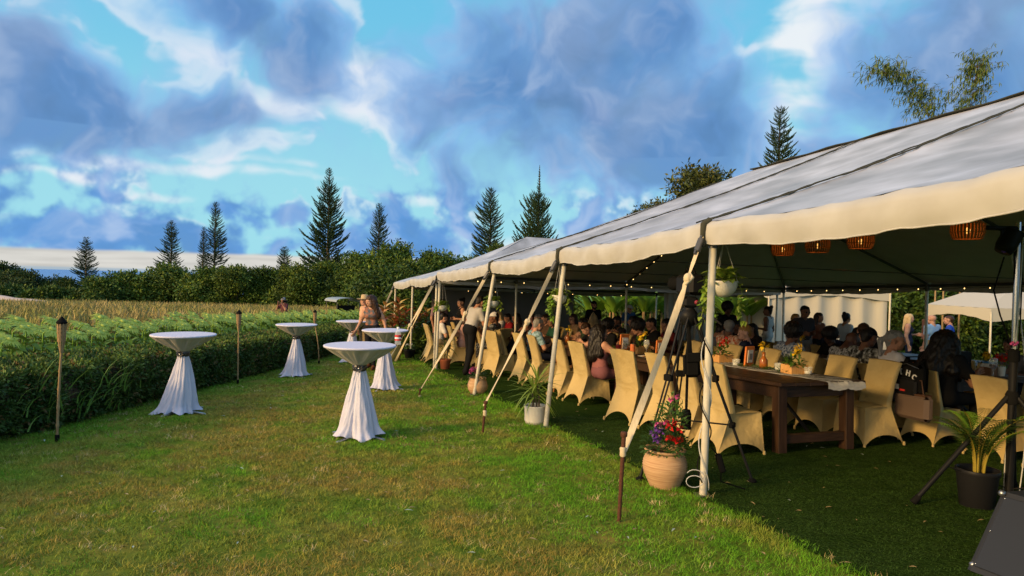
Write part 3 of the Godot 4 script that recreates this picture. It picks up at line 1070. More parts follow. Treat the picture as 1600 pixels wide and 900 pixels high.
func make_tents() -> void:
	var t := thing("tent", "long white frame tent over the dining tables, its cream skirt facing the lawn", "tent", Vector3.ZERO)
	var near := func(s: float, v: float, h: float) -> Vector3: return T(s, v, h)
	var far := func(s: float, v: float, h: float) -> Vector3: return T(s, HALF * 2.0 - v, h)
	tent_side(t, near, POSTS, 10.75, 0.0, HALF, HALF, RISE, true)
	tent_side(t, far, POSTS, 10.75, 0.0, HALF, HALF, RISE, false)
	# hip end beyond the last poles
	var end := func(s: float, v: float, h: float) -> Vector3: return T(10.75 - v, s, h)
	tent_side(t, end, [0.0, HALF, HALF * 2.0], HALF * 2.0, HALF, HALF, HALF, RISE, false)
	var m := MB.new()
	m.tube([T(-6.5, HALF, EAVE + RISE - 0.12), T(10.75 - HALF, HALF, EAVE + RISE - 0.12)], [0.035], 8)
	part("ridge_pipe", m, M.rail, t)
	m = MB.new()
	var path := []
	for i in 60:
		path.append(T(lerpf(-6.5, 10.75 - HALF, i / 59.0), HALF, EAVE + RISE + 0.012 + 0.01 * sin(i * 1.3)))
	m.strap(path, T(0, 1, 0) - T(0, 0, 0), 0.10, 0.02)
	part("laced_seam", m, M.rope, t)
	for sd in [0.0, HALF * 2.0]:
		m = MB.new()
		path = []
		for j in 13:
			var w := j / 12.0
			path.append(T(10.75 - HALF * w, lerpf(sd, HALF, w), roof_h(10.75, w, POSTS, RISE) - 0.09))
		m.tube(path, [0.03], 7)
		part("hip_rafter", m, M.rail, t)
	# poles: the feet stand a little outside the eave
	var foot := [Vector2(1.62, 5.62), Vector2(0.47, 8.67), Vector2(-0.60, 11.55), Vector2(-1.72, 15.85)]
	for i in POSTS.size():
		var s: float = POSTS[i]
		var a := T(s, 0.02, 0.0)
		if i >= 2:
			a = G(foot[i - 2].x, foot[i - 2].y)
		pole(t, a, T(s, 0.03, EAVE - 0.13), 0.031)
		pole(t, S(s, HALF * 2.0, -0.02), T(s, HALF * 2.0 - 0.03, EAVE - 0.13), 0.031)
	pole(t, S(10.75, HALF, -0.02), T(10.75, HALF, EAVE - 0.13), 0.028)
	pole(t, S(10.75, 1.9, -0.02), T(10.75, 1.9, EAVE - 0.13), 0.026)
	# lines drawn across under the roof
	for s in [3.2, 6.3]:
		m = MB.new()
		m.tube([T(s, 0.05, EAVE - 0.1), T(s, HALF * 2.0 - 0.05, EAVE - 0.1)], [0.008], 5)
		part("cross_cable", m, M.rail, t)

	# the smaller tent beyond
	var t2 := thing("tent", "smaller white tent with a hipped roof at the far end of the long tent", "tent", Vector3.ZERO)
	var L := 6.75
	var a2 := func(s: float, v: float, h: float) -> Vector3: return T(10.95 + s, v, h - 0.06)
	var b2 := func(s: float, v: float, h: float) -> Vector3: return T(10.95 + s, HALF * 2.0 - v, h - 0.06)
	var c2 := func(s: float, v: float, h: float) -> Vector3: return T(10.95 + v, s, h - 0.06)
	var d2 := func(s: float, v: float, h: float) -> Vector3: return T(10.95 + L - v, s, h - 0.06)
	var R2 := 1.36
	tent_side(t2, a2, [0.0, L * 0.5, L], L, L * .5, L * .5, L * .5, R2, false)
	tent_side(t2, b2, [0.0, L * 0.5, L], L, L * .5, L * .5, L * .5, R2, false)
	tent_side(t2, c2, [0.0, HALF, HALF * 2.0], HALF * 2.0, L * .5, L * .5, L * .5, R2, false)
	tent_side(t2, d2, [0.0, HALF, HALF * 2.0], HALF * 2.0, L * .5, L * .5, L * .5, R2, false)
	for q in [[0.12, 0.0], [3.45, 0.0], [L, 0.0], [0.12, HALF * 2], [L, HALF * 2], [L, HALF]]:
		pole(t2, S(10.95 + q[0], q[1], -0.02), T(10.95 + q[0], q[1] + 0.02, EAVE - 0.19), 0.028)

	# hanging walls behind the tables
	wall("tent_wall", [[17.55, 1.2], [17.55, 6.3]], 1.98, M.grey_vinyl, "dark grey hanging wall across the back of the smaller tent")
	wall("tent_wall", [[11.1, 6.15], [11.1, 7.5]], 1.95, M.wall_vinyl, "short white wall panel behind the man in the black cap and shirt")

func wall(called: String, pts: Array, h: float, mat: Material, label: String) -> void:
	var n := 40
	var rows := []
	for j in 5:
		var row := PackedVector3Array()
		for i in n + 1:
			var u := float(i) / n
			var s: float = lerpf(pts[0][0], pts[1][0], u)
			var v: float = lerpf(pts[0][1], pts[1][1], u)
			var b := 0.03 * sin(u * 40.0) + 0.02 * sin(u * 91.0 + j)
			row.append(S(s + b * 0.6, v + b, h * j / 4.0))
		rows.append(row)
	var m := MB.new()
	m.grid(rows)
	single(called, m, mat, label, "tent wall")

func pole(t: Node3D, a: Vector3, b: Vector3, r: float) -> void:
	var m := MB.new()
	m.tube([a - Vector3(0, 0.03, 0), a.lerp(b, 0.5), b], [r], 14)
	var p := part("pole", m, M.pole, t)
	m = MB.new()
	m.tube([b - Vector3(0, 0.09, 0), b + Vector3(0, 0.06, 0)], [r * 1.35], 12)
	m.tube([b - Vector3(0, 0.08, 0), b - Vector3(0.07, 0.03, -0.02)], [r * 0.7], 8)
	part("pole_fitting", m, M.rail, p)
	m = MB.new()
	m.box(a + Vector3(0, 0.006, 0), Vector3(0.13, 0.012, 0.13), Basis(), 0.004)
	part("foot_plate", m, M.rail, p)

func guy(a: Vector3, b: Vector3, knot: float, label: String, wid := 0.05) -> void:
	var t := thing("guy_strap", label, "strap", Vector3.ZERO, 0.0, "cream straps that hold the tents down")
	var m := MB.new()
	var path := []
	var side := Vector3(1, 0, 0.4)
	for i in 25:
		var u := i / 24.0
		var p := a.lerp(b, u)
		p.y -= 0.03 * sin(PI * u)
		path.append(p)
	var rows := []
	var d := (b - a).normalized()
	for i in 25:
		var u := i / 24.0
		# the webbing turns and gathers at the knot
		var pinch := 1.0 - 0.72 * exp(-pow((u - knot) * 16.0, 2.0))
		var tw := 0.9 * sin(u * 5.0 + knot * 9.0)
		var w := (side - d * side.dot(d)).normalized().rotated(d, tw) * wid * 0.5 * pinch
		var n := d.cross(w).normalized() * 0.002
		rows.append(PackedVector3Array([path[i] - w - n, path[i] + w - n, path[i] + w + n, path[i] - w + n]))
	m.grid(rows, true)
	part("webbing", m, M.strap, t)
	m = MB.new()
	var k := a.lerp(b, knot) - Vector3(0, 0.03 * sin(PI * knot), 0)
	m.blob(k, Vector3(0.035, 0.045, 0.035), 7, 9)
	m.tube([k + d * -.05, k + d * .0 + Vector3(.03, .01, .01), k + d * .06], [.012, .022, .012], 6)
	m.strap([k, k + Vector3(-.03, -.05, .02), k + Vector3(-.035, -.12, .02)], side, 0.03)
	part("knot", m, M.strap, t)
	m = MB.new()
	m.box(a + d * 0.08, Vector3(0.06, 0.13, 0.045), Basis(d.cross(side).normalized(), -d, side.normalized()).orthonormalized(), 0.008)
	m.tube([a + d * .02 + Vector3(.0, .03, 0), a + d * 0.15 + Vector3(-.02, -.01, .02)], [0.012], 7)
	part("ratchet", m, M.rail, t)

func stake(at: Vector3, h: float, label: String, lean := Vector3.ZERO) -> void:
	var t := thing("tent_stake", label, "stake", at, 0.0, "rusty stakes along the tent")
	var m := MB.new()
	m.tube([Vector3(0, -0.05, 0), Vector3(0, h * .5, 0) + lean * .5, Vector3(0, h, 0) + lean], [0.014, 0.0155, 0.016], 10)
	part("rod", m, M.rust, t)
	m = MB.new()
	m.lathe([Vector2(0, h + .02), Vector2(.022, h + .018), Vector2(.026, h + .005), Vector2(.024, h - .015), Vector2(.014, h - .02)], 10, Transform3D(Basis(), lean))
	part("head", m, M.rust, t)
	m = MB.new()
	m.lathe([Vector2(.017, h - .16), Vector2(.024, h - .15), Vector2(.022, h - .12), Vector2(.025, h - .10), Vector2(.017, h - .09)], 10, Transform3D(Basis(), lean * .8))
	part("tied_webbing", m, M.strap, t)

func make_guys() -> void:
	var tops := [T(0, -0.08, EAVE - 0.14), T(3.2, -0.08, EAVE - 0.16), T(6.3, -0.08, EAVE - 0.17), T(10.7, -0.08, EAVE - 0.2)]
	guy(tops[0], G(0.84, 4.93, 0.5), 0.2, "cream webbing strap from the nearest pole down to the tall rusty stake")
	guy(tops[1], G(-0.30, 8.12, 0.33), 0.42, "cream webbing strap from the second pole, knotted halfway, to a short stake")
	guy(tops[2], G(-1.47, 11.2, 0.1), 0.35, "cream webbing strap from the third pole down to the grass beside the tan pot")
	guy(tops[3], G(-2.75, 14.6, 0.06), 0.5, "cream strap falling left from the twin poles where the tents meet")
	guy(T(10.95, -0.08, EAVE - 0.2), G(-2.9, 17.2, 0.05), 0.55, "farther cream strap, crossing the first, where the two tents meet")
	guy(T(17.6, -0.05, EAVE - 0.2), G(-4.6, 21.4, 0.05), 0.4, "thin cream strap at the far corner of the smaller tent, by the red plants")
	stake(G(0.81, 4.89), 0.63, "tall rusty stake standing in the lawn in front of the ribbed flower pot", Vector3(0.02, 0, 0.0))
	stake(G(-0.31, 8.09), 0.37, "short rusty stake in the grass left of the white pot", Vector3(0.03, 0, -0.02))
	stake(G(-1.48, 11.15), 0.12, "stub of a stake at the end of the third strap", Vector3(0.02, 0, 0))

# ---------- tables, chairs and small things ----------
func cocktail_table(at: Vector3, label: String, skew: Vector2, sd: float, foot_turn: float) -> Node3D:
	var t := thing("cocktail_table", label, "cocktail table", at, 0.0, "cocktail tables on the lawn")
	var m := MB.new()
	m.lathe([Vector2(0, 1.05), Vector2(.39, 1.05), Vector2(.402, 1.046), Vector2(.405, 1.036), Vector2(.40, 1.024), Vector2(.37, 1.02)], 48)
	part("tabletop_cover", m, M.linen, t)
	# cloth gathered from the rim down to the sash
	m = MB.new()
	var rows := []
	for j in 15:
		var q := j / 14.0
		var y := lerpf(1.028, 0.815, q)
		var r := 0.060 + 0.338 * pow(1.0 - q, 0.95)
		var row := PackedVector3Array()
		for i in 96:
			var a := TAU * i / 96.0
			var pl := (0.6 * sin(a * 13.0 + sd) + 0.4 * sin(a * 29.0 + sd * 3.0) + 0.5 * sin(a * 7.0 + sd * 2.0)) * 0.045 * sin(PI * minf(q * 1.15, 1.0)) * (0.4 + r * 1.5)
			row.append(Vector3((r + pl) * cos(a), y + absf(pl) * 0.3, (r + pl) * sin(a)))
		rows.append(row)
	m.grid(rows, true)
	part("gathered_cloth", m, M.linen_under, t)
	# skirt below the sash
	m = MB.new()
	rows = []
	for j in 25:
		var q := j / 24.0
		var row := PackedVector3Array()
		for i in 120:
			var a := TAU * i / 120.0
			var r := 0.055 + 0.165 * pow(q, 0.95) + 0.02 * q * sin(a * 2.0 + sd)
			var f := 0.75 * sin(a * 5.0 + sd + q * 0.9 + 1.2 * sin(a + sd)) + 0.5 * sin(a * 9.0 + sd * 2.3 + 0.9 * sin(a * 2.0)) + 0.25 * sin(a * 17.0 - sd)
			r += f * (0.006 + 0.018 * q) + 0.03 * q * gn.get_noise_2d(cos(a) * 5.0 + sd * 9.0, sin(a) * 5.0 + q * 2.5) + 0.010 * gn.get_noise_2d(cos(a) * 11.0 + sd * 5.0, sin(a) * 11.0 + q * 9.0)
			var hem := 0.02 + 0.025 * (0.5 + 0.5 * sin(a * 3.0 + sd * 1.7)) + 0.012 * sin(a * 9.0 + sd)
			var y := lerpf(0.78, hem, q)
			var flare := pow(maxf(q - 0.86, 0.0) / 0.14, 2.0) * 0.028 * (1.0 + f)
			r += flare
			row.append(Vector3(r * cos(a) + skew.x * q * q, y, r * sin(a) + skew.y * q * q))
		rows.append(row)
	m.grid(rows, true)
	part("skirt", m, M.linen, t)
	# dark glittering band with its rosette
	m = MB.new()
	rows = []
	for j in 9:
		var q := j / 8.0
		var row := PackedVector3Array()
		for i in 60:
			var a := TAU * i / 60.0
			var r := 0.068 + 0.010 * sin(PI * q) + 0.004 * sin(q * 22.0 + sin(a * 5.0 + sd)) + 0.003 * sin(a * 23.0)
			row.append(Vector3(r * cos(a), lerpf(0.835, 0.755, q), r * sin(a)))
		rows.append(row)
	m.grid(rows, true)
	var ft := Vector3(0.012 * cos(sd), 0.79, 0.078)
	for k in 9:
		var a := TAU * k / 9.0
		m.leaf(ft, Vector3(cos(a), sin(a), 0.5).normalized(), Vector3(0, 0, 1), 0.05, 0.03, 0.3, 3)
	var band := part("sash", m, M.sash, t)
	m = MB.new()
	m.blob(ft + Vector3(0, 0, .014), Vector3(.013, .013, .01), 5, 8)
	for k in 16:
		m.blob(Vector3(.081 * cos(k * TAU / 16), .797 + .016 * sin(k * 2.0), .081 * sin(k * TAU / 16)), Vector3(.005, .005, .005), 4, 5)
	part("beads", m, M.chrome, band)
	m = MB.new()
	m.tube([Vector3(0, .03, 0), Vector3(0, 1.03, 0)], [.03], 10)
	part("post", m, M.steel, t)
	for k in 4:
		var a := foot_turn + k * PI * 0.5
		var e := Vector3(cos(a), 0, sin(a))
		m = MB.new()
		m.bar(Vector3(0, .04, 0), e * 0.36 + Vector3(0, .014, 0), .045, .018, .004)
		m.blob(e * 0.35 + Vector3(0, .01, 0), Vector3(.025, .01, .025), 5, 8)
		part("foot", m, M.steel, t)
	return t

func patch(m: MB, a: Callable, nu: int, nv: int) -> void:
	var rows := []
	for j in nv + 1:
		var row := PackedVector3Array()
		for i in nu + 1:
			row.append(a.call(float(i) / nu, float(j) / nv))
		rows.append(row)
	m.grid(rows)

func make_chair() -> Node3D:
	var t := thing("covered_chair", "x", "chair", Vector3(0, -5, 0), 0.0, "gold covered chairs at the long tables")
	var bw := func(y: float) -> float: return 0.205 + 0.02 * pow(absf(y - 0.62) / 0.35, 2.0)
	var bz := func(y: float) -> float:
		return lerpf(0.155, 0.285, pow((y - 0.46) / 0.51, 1.25)) if y > 0.46 else lerpf(0.155, 0.335, pow((0.46 - y) / 0.46, 1.15))
	var hem := func(u: float, h: float) -> float: return h * pow(maxf(0.0, 1.0 - pow(absf(2.0 * u - 1.0), 2.2)), 0.75)
	# backrest cover
	var m := MB.new()
	patch(m, func(u: float, q: float) -> Vector3:
		var y: float = lerpf(0.965 + 0.012 * sin(PI * u), 0.455, q)
		var x: float = (2.0 * u - 1.0) * bw.call(y)
		return Vector3(x, y, bz.call(y) - 0.015 * sin(PI * u) * sin(PI * q)), 12, 12)
	patch(m, func(u: float, q: float) -> Vector3:
		var y: float = lerpf(0.455, 0.965 + 0.012 * sin(PI * u), q)
		var x: float = (2.0 * u - 1.0) * (bw.call(y) - 0.008)
		return Vector3(x, y, bz.call(y) - 0.042 - 0.03 * (1.0 - q) + 0.018 * sin(PI * u)), 10, 10)
	for sd in [-1.0, 1.0]:
		patch(m, func(u: float, q: float) -> Vector3:
			var y: float = lerpf(0.965, 0.455, q)
			var w: float = bw.call(y)
			return Vector3(sd * (w - 0.008 * u + 0.006 * sin(PI * u)), y, bz.call(y) - u * (0.042 + 0.03 * q)), 3, 10)
	patch(m, func(u: float, q: float) -> Vector3:
		return Vector3((2.0 * u - 1.0) * 0.225, 0.965 + 0.012 * sin(PI * u) + 0.008 * sin(PI * q), 0.285 - 0.042 * q), 10, 3)
	part("back_cover", m, M.gold_cloth, t)
	# lower back, stretched to the feet
	m = MB.new()
	patch(m, func(u: float, q: float) -> Vector3:
		var y0: float = 0.455
		var y: float = lerpf(y0, hem.call(u, 0.15), q)
		var x: float = (2.0 * u - 1.0) * lerpf(0.207, 0.245, pow(q, 1.3))
		return Vector3(x, y, bz.call(y) - 0.045 * sin(PI * u) * sin(PI * minf(q * 0.9 + 0.1, 1.0))), 16, 10)
	for sd in [-1.0, 1.0]:
		patch(m, func(u: float, q: float) -> Vector3:
			var zt: float = lerpf(0.155, -0.235, u)
			var y: float = lerpf(0.455 + 0.012 * sin(PI * u), hem.call(u, 0.14), q)
			var zb: float = lerpf(0.335, -0.265, u)
			var z: float = lerpf(zt, zb, pow(q, 1.15))
			return Vector3(sd * (lerpf(0.207, 0.245, q) - 0.055 * sin(PI * u) * sin(PI * minf(q * .85 + .15, 1.0))), y, z), 16, 10)
	patch(m, func(u: float, q: float) -> Vector3:
		var y: float = lerpf(0.455, hem.call(u, 0.17), q)
		return Vector3((2.0 * u - 1.0) * lerpf(0.207, 0.245, q), y, lerpf(-0.235, -0.265, q) + 0.04 * sin(PI * u) * sin(PI * q)), 14, 8)
	part("leg_cover", m, M.gold_cloth, t)
	m = MB.new()
	patch(m, func(u: float, q: float) -> Vector3:
		return Vector3((2.0 * u - 1.0) * 0.207, 0.456 + 0.022 * sin(PI * u) * sin(PI * q), lerpf(0.155, -0.235, q)), 10, 10)
	part("seat_cover", m, M.gold_cloth, t)
	for c in [[-.242, .33], [.242, .33], [-.242, -.262], [.242, -.262]]:
		m = MB.new()
		m.lathe([Vector2(.0, .0), Vector2(.014, .0), Vector2(.017, .02), Vector2(.013, .05), Vector2(.0, .052)], 8, Transform3D(Basis(), Vector3(c[0], 0, c[1])))
		part("foot", m, M.gold_cloth, t)
	return t

func make_table() -> Node3D:
	var t := thing("farm_table", "x", "table", Vector3(0, -5, 0), 0.0, "long wooden farm tables")
	var L := 2.44
	for k in 6:
		var m := MB.new()
		m.box(Vector3(-0.475 + k * 0.19, 0.758 + 0.0012 * (k % 2), 0), Vector3(0.187, 0.042, L + 0.004 * (k % 3)), Basis(), 0.005)
		part("plank", m, M.wood, t)
	for sd in [-1, 1]:
		var m := MB.new()
		m.box(Vector3(sd * 0.475, 0.665, 0), Vector3(0.035, 0.14, L - 0.30), Basis(), 0.004)
		part("apron", m, M.wood, t)
		for e in [-1, 1]:
			m = MB.new()
			m.box(Vector3(sd * 0.455, 0.366, e * (L * .5 - 0.16)), Vector3(0.115, 0.736, 0.115), Basis(), 0.007)
			var lg := part("leg", m, M.wood_leg, t)
			m = MB.new()
			m.lathe([Vector2(0, .012), Vector2(.01, .01), Vector2(.013, 0)], 8, Transform3D(Basis(Vector3.FORWARD, -sd * PI * .5), Vector3(sd * .514, .67, e * (L * .5 - 0.16))))
			part("bolt", m, M.chrome, lg)
	for e in [-1, 1]:
		var m := MB.new()
		m.box(Vector3(0, 0.665, e * (L * .5 - 0.16)), Vector3(0.80, 0.13, 0.035), Basis(), 0.004)
		part("end_apron", m, M.wood, t)
		m = MB.new()
		m.box(Vector3(0, 0.15, e * (L * .5 - 0.16)), Vector3(0.80, 0.10, 0.07), Basis(), 0.006)
		part("stretcher", m, M.wood, t)
		m = MB.new()
		m.bar(Vector3(0.0, 0.16, e * (L * .5 - 0.19)), Vector3(-0.12 * e, 0.70, e * (L * .5 - 0.75)), 0.045, 0.02, 0.003)
		part("brace", m, M.black, t)
	return t

func torch(at: Vector3, h: float, lean: Vector3, label: String, dark := false) -> void:
	var t := thing("bamboo_torch", label, "garden torch", at, 0.0, "bamboo torches along the hedge")
	var m := MB.new()
	var path := []
	var rad := []
	for i in 41:
		var u := i / 40.0
		path.append(lean * u * u + Vector3(0, (h - 0.34) * u - 0.02, 0))
		rad.append(0.0135 + (0.004 if i % 8 == 0 else 0.0) - 0.002 * u)
	m.tube(path, rad, 9)
	part("pole", m, M.bamboo, t)
	var b := lean + Vector3(0, h - 0.36, 0)
	for k in 10:
		var a := TAU * k / 10.0
		var e := Vector3(cos(a), 0, sin(a))
		m = MB.new()
		m.strap([b + e * .014, b + e * .03 + Vector3(0, .10, 0), b + e * .046 + Vector3(0, .30, 0)], e.cross(Vector3.UP), .013, .003)
		part("split_cane", m, M.bamboo, t)
	for k in 9:
		m = MB.new()
		var row := []
		var y := 0.125 + k * 0.021
		for i in 21:
			var a := TAU * i / 20.0
			var r := 0.027 + y * 0.05 + (0.004 if (i + k) % 2 == 0 else -0.003)
			row.append(b + Vector3(r * cos(a), y, r * sin(a)))
		m.strap(row, Vector3.UP, .019, .003)
		part("woven_band", m, M.reed, t)
	m = MB.new()
	m.lathe([Vector2(.0, .20), Vector2(.036, .20), Vector2(.04, .29), Vector2(.052, .315), Vector2(.05, .322), Vector2(.018, .36), Vector2(.012, .375), Vector2(.0, .376)], 14, Transform3D(Basis(), b))
	part("oil_can", m, M.black_matte, t)
	m = MB.new()
	m.lathe([Vector2(0, .0), Vector2(.022, .0), Vector2(.022, .07), Vector2(.016, .075)], 10)
	part("foot_sleeve", m, M.black_matte, t)

func video_tripod() -> void:
	var at := G(1.66, 6.38)
	var t := thing("camera_tripod", "tall black video tripod standing behind the ribbed flower pot", "tripod", at)
	var feet := [G(1.18, 6.05) - at, G(2.19, 6.08) - at, G(1.66, 7.0) - at]
	var apex := Vector3(0, 1.47, 0)
	for f in feet:
		var e: Vector3 = Vector3(f.x, 0, f.z).normalized()
		var side := e.cross(Vector3.UP)
		var m := MB.new()
		var knee: Vector3 = apex.lerp(f, 0.38) + e * 0.03
		var mid: Vector3 = apex.lerp(f, 0.66) + e * 0.02
		for s in [-1, 1]:
			m.tube([apex + e * .06 + side * s * .045, knee + side * s * .032], [.011], 7)
			m.tube([knee + side * s * .02, mid + side * s * .018], [.009], 7)
		m.tube([mid, f + Vector3(0, .02, 0)], [.0125], 8)
		var lg := part("leg", m, M.black, t)
		m = MB.new()
		m.box(knee, Vector3(.09, .06, .05), Basis(side, Vector3.UP, side.cross(Vector3.UP)), .008)
		m.box(mid, Vector3(.07, .05, .05), Basis(side, Vector3.UP, side.cross(Vector3.UP)), .008)
		m.tube([mid + side * .03, mid + side * .06], [.014], 7)
		part("clamp", m, M.black_matte, lg)
		m = MB.new()
		m.blob(f + Vector3(0, .02, 0), Vector3(.04, .025, .04), 6, 9)
		part("foot", m, M.black_matte, lg)
		m = MB.new()
		m.bar(Vector3(0, .50, 0), mid, .02, .012, .002)
		part("spreader_arm", m, M.black, t)
	var m := MB.new()
	m.lathe([Vector2(0, .42), Vector2(.05, .42), Vector2(.05, .56), Vector2(.035, .60), Vector2(0, .6)], 12)
	m.tube([Vector3(0, .5, 0), Vector3(0, 1.42, 0)], [.013], 8)
	part("hub", m, M.black_matte, t)
	m = MB.new()
	m.lathe([Vector2(0, 1.38), Vector2(.05, 1.39), Vector2(.085, 1.45), Vector2(.09, 1.50), Vector2(.06, 1.53), Vector2(.045, 1.56), Vector2(.065, 1.58), Vector2(.07, 1.64), Vector2(0, 1.65)], 14)
	part("bowl", m, M.black, t)
	m = MB.new()
	m.box(Vector3(0, 1.61, 0), Vector3(.13, .10, .15), Basis(), .02)
	m.tube([Vector3(.05, 1.6, .06), Vector3(.22, 1.42, .30)], [.012, .01], 7)
	var hd := part("pan_head", m, M.black, t)
	m = MB.new()
	m.lathe([Vector2(0, 0), Vector2(.02, 0), Vector2(.021, .02), Vector2(0, .025)], 12, Transform3D(Basis(Vector3.RIGHT, PI * .5), Vector3(.045, 1.61, .08)))
	part("drag_knob", m, mk(.25, .03, .06, .4), hd)
	var c := thing("video_camera", "video camera under a dark cover on top of the tripod", "camera", at + Vector3(0, 1.67, 0), 0.25)
	m = MB.new()
	m.box(Vector3(0, .10, 0), Vector3(.15, .19, .30), Basis(), .03)
	part("body", m, M.black, c)
	m = MB.new()
	m.lathe([Vector2(0, 0), Vector2(.06, 0), Vector2(.062, .10), Vector2(.07, .16), Vector2(.06, .165), Vector2(.055, .14), Vector2(0, .13)], 16, Transform3D(Basis(Vector3.RIGHT, -PI * .5), Vector3(0, .11, -.15)))
	part("lens", m, M.black_matte, c)
	m = MB.new()
	m.box(Vector3(.082, .10, .02), Vector3(.008, .13, .10), Basis(), .003)
	part("side_screen", m, mk(.05, .03, .25, .2), c)
	m = MB.new()
	m.tube([Vector3(0, .20, -.1), Vector3(0, .245, -.06), Vector3(0, .245, .06), Vector3(0, .20, .1)], [.012], 7)
	part("carry_handle", m, M.black_matte, c)
	# dark cloth slung between the legs
	m = MB.new()
	m.box(Vector3(.03, 1.02, .03), Vector3(.15, .22, .10), Basis(Vector3(0, 0, 1), .06), .03)
	m.box(Vector3(.03, 1.10, .085), Vector3(.13, .09, .02), Basis(Vector3(0, 0, 1), .06), .008)
	m.strap([Vector3(.02, 1.12, .03), Vector3(0, 1.42, .0)], Vector3.RIGHT, .03)
	single("weight_bag", m, M.black_matte, "black bag hanging between the legs of the camera tripod", "bag", "", at)

func speaker_stand() -> void:
	var at := G(4.03, 5.46)
	var t := thing("speaker_stand", "black tripod stand with hanging cables at the right edge", "stand", at)
	var m := MB.new()
	m.tube([Vector3(0, .04, 0), Vector3(0, 1.25, 0)], [.030], 14)
	part("lower_tube", m, M.black, t)
	m = MB.new()
	m.tube([Vector3(0, 1.2, 0), Vector3(0, 2.30, 0)], [.022], 14)
	part("upper_tube", m, M.chrome, t)
	m = MB.new()
	m.lathe([Vector2(.03, .84), Vector2(.048, .85), Vector2(.05, .92), Vector2(.036, .95)], 14)
	m.lathe([Vector2(.03, 1.18), Vector2(.042, 1.19), Vector2(.042, 1.27), Vector2(.024, 1.29)], 14)
	part("collar", m, M.black_matte, t)
	for f in [Vector3(-.75, .02, -.03), Vector3(.42, .02, .62), Vector3(.45, .02, -.55)]:
		m = MB.new()
		m.tube([Vector3(0, .90, 0) + f * .05, f], [.019], 10)
		var lg := part("leg", m, M.black, t)
		m = MB.new()
		m.tube([f.lerp(Vector3(0, .9, 0), .06), f], [.026, .028], 10)
		part("rubber_foot", m, M.black_matte, lg)
		m = MB.new()
		m.bar(Vector3(0, .16, 0), f.lerp(Vector3(0, .9, 0), .35), .02, .008, .002)
		part("brace", m, M.black, t)
	m = MB.new()
	m.tube([Vector3(-.25, 2.25, 0), Vector3(.9, 2.25, 0)], [.02], 8)
	part("cross_bar", m, M.black, t)
	for x in [-.12, .35]:
		m = MB.new()
		m.lathe([Vector2(0, 0), Vector2(.06, 0), Vector2(.075, .05), Vector2(.075, .16), Vector2(.085, .18), Vector2(.08, .185), Vector2(.06, .17), Vector2(0, .15)], 14, Transform3D(Basis(Vector3.FORWARD, .5), Vector3(x, 2.06, 0)))
		m.bar(Vector3(x, 2.12, 0), Vector3(x, 2.25, 0), .03, .02)
		var lamp := part("stage_lamp", m, M.black, t)
		m = MB.new()
		m.blob(Vector3(x - .0, 2.07, .02), Vector3(.022, .02, .022), 5, 8)
		part("lens", m, mk(.10, .05, .5, .2), lamp)
	for k in 4:
		m = MB.new()
		var path := []
		for i in 25:
			var u := i / 24.0
			path.append(Vector3((.035 + .008 * k) * cos(k * 1.3 + u * 3.0) + 0.03 * sin(PI * u) * k, lerpf(2.2, .05, u), (.035 + .006 * k) * sin(k * 1.3 + u * 3.0)))
		m.tube(path, [.0055], 5)
		part("cable", m, M.black_matte if k % 2 == 0 else M.wire, t)
	m = MB.new()
	m.tube([Vector3(-.12, 2.02, .02), Vector3(-.2, 1.75, .03), Vector3(-.14, 1.55, .03), Vector3(-.03, 1.3, .02)], [.006], 6)
	part("cable", m, M.black_matte, t)
	m = MB.new()
	for k in 5:
		m.blob(Vector3(-.045 + .012 * k, 1.33 + .01 * sin(k * 2.0), .03), Vector3(.012, .012, .012), 5, 7)
	part("pink_tie", m, M.petal_pink, t)

func wedge_monitor() -> void:
	var t := thing("floor_speaker", "dark grey wedge floor speaker in the near right corner", "speaker", G(3.36, 4.02), 0.42)
	# a sloping box: profile in x and y, run along z
	var pr := [Vector2(-.50, .0), Vector2(-.18, .44), Vector2(.20, .42), Vector2(.28, .0)]
	var m := MB.new()
	var rows := []
	for z in [-.30, -.28, .28, .30]:
		var row := PackedVector3Array()
		var k := 0.985 if absf(z) > .29 else 1.0
		for p in pr:
			row.append(Vector3(p.x * k, .012 + p.y * k, z))
		rows.append(row)
	for j in 3:
		for i in 4:
			m.quad(rows[j][i], rows[j][(i + 1) % 4], rows[j + 1][(i + 1) % 4], rows[j + 1][i])
	m.cap(rows[0])
	m.cap(rows[3], true)
	part("cabinet", m, mt(noise_tex(61, .2, Color(.018, .020, .026), Color(.03, .032, .04)), Vector3(4, 4, 4), .5), t)
	m = MB.new()
	var n := Vector3(-.44, .32, 0).normalized()
	var a := Vector3(-.475, .035, 0) + n * .012
	var b := Vector3(-.195, .42, 0) + n * .012
	m.box((a + b) * .5, Vector3(a.distance_to(b), .012, .54), Basis((b - a).normalized(), n, Vector3(0, 0, 1)), .004)
	part("grille", m, mt(noise_tex(62, .25, Color(.014, .018, .028), Color(.028, .034, .050)), Vector3(9, 9, 9), .55), t)
	for c in [[0.0, -.26], [0.0, .26], [1.0, -.26], [1.0, .26], [.5, -.26], [.5, .26]]:
		m = MB.new()
		var p: Vector3 = a.lerp(b, .03 + .94 * c[0]) + Vector3(0, 0, c[1]) + n * .008
		m.blob(p, Vector3(.006, .006, .006), 5, 8)
		part("screw", m, M.chrome, t)
	for c in [[-.46, .03, -.29], [-.2, .435, -.29], [-.46, .03, .29], [-.2, .435, .29], [.18, .42, .29]]:
		m = MB.new()
		m.blob(Vector3(c[0], c[1] + .008, c[2]), Vector3(.022, .022, .022), 6, 8)
		part("corner_cap", m, M.steel, t)

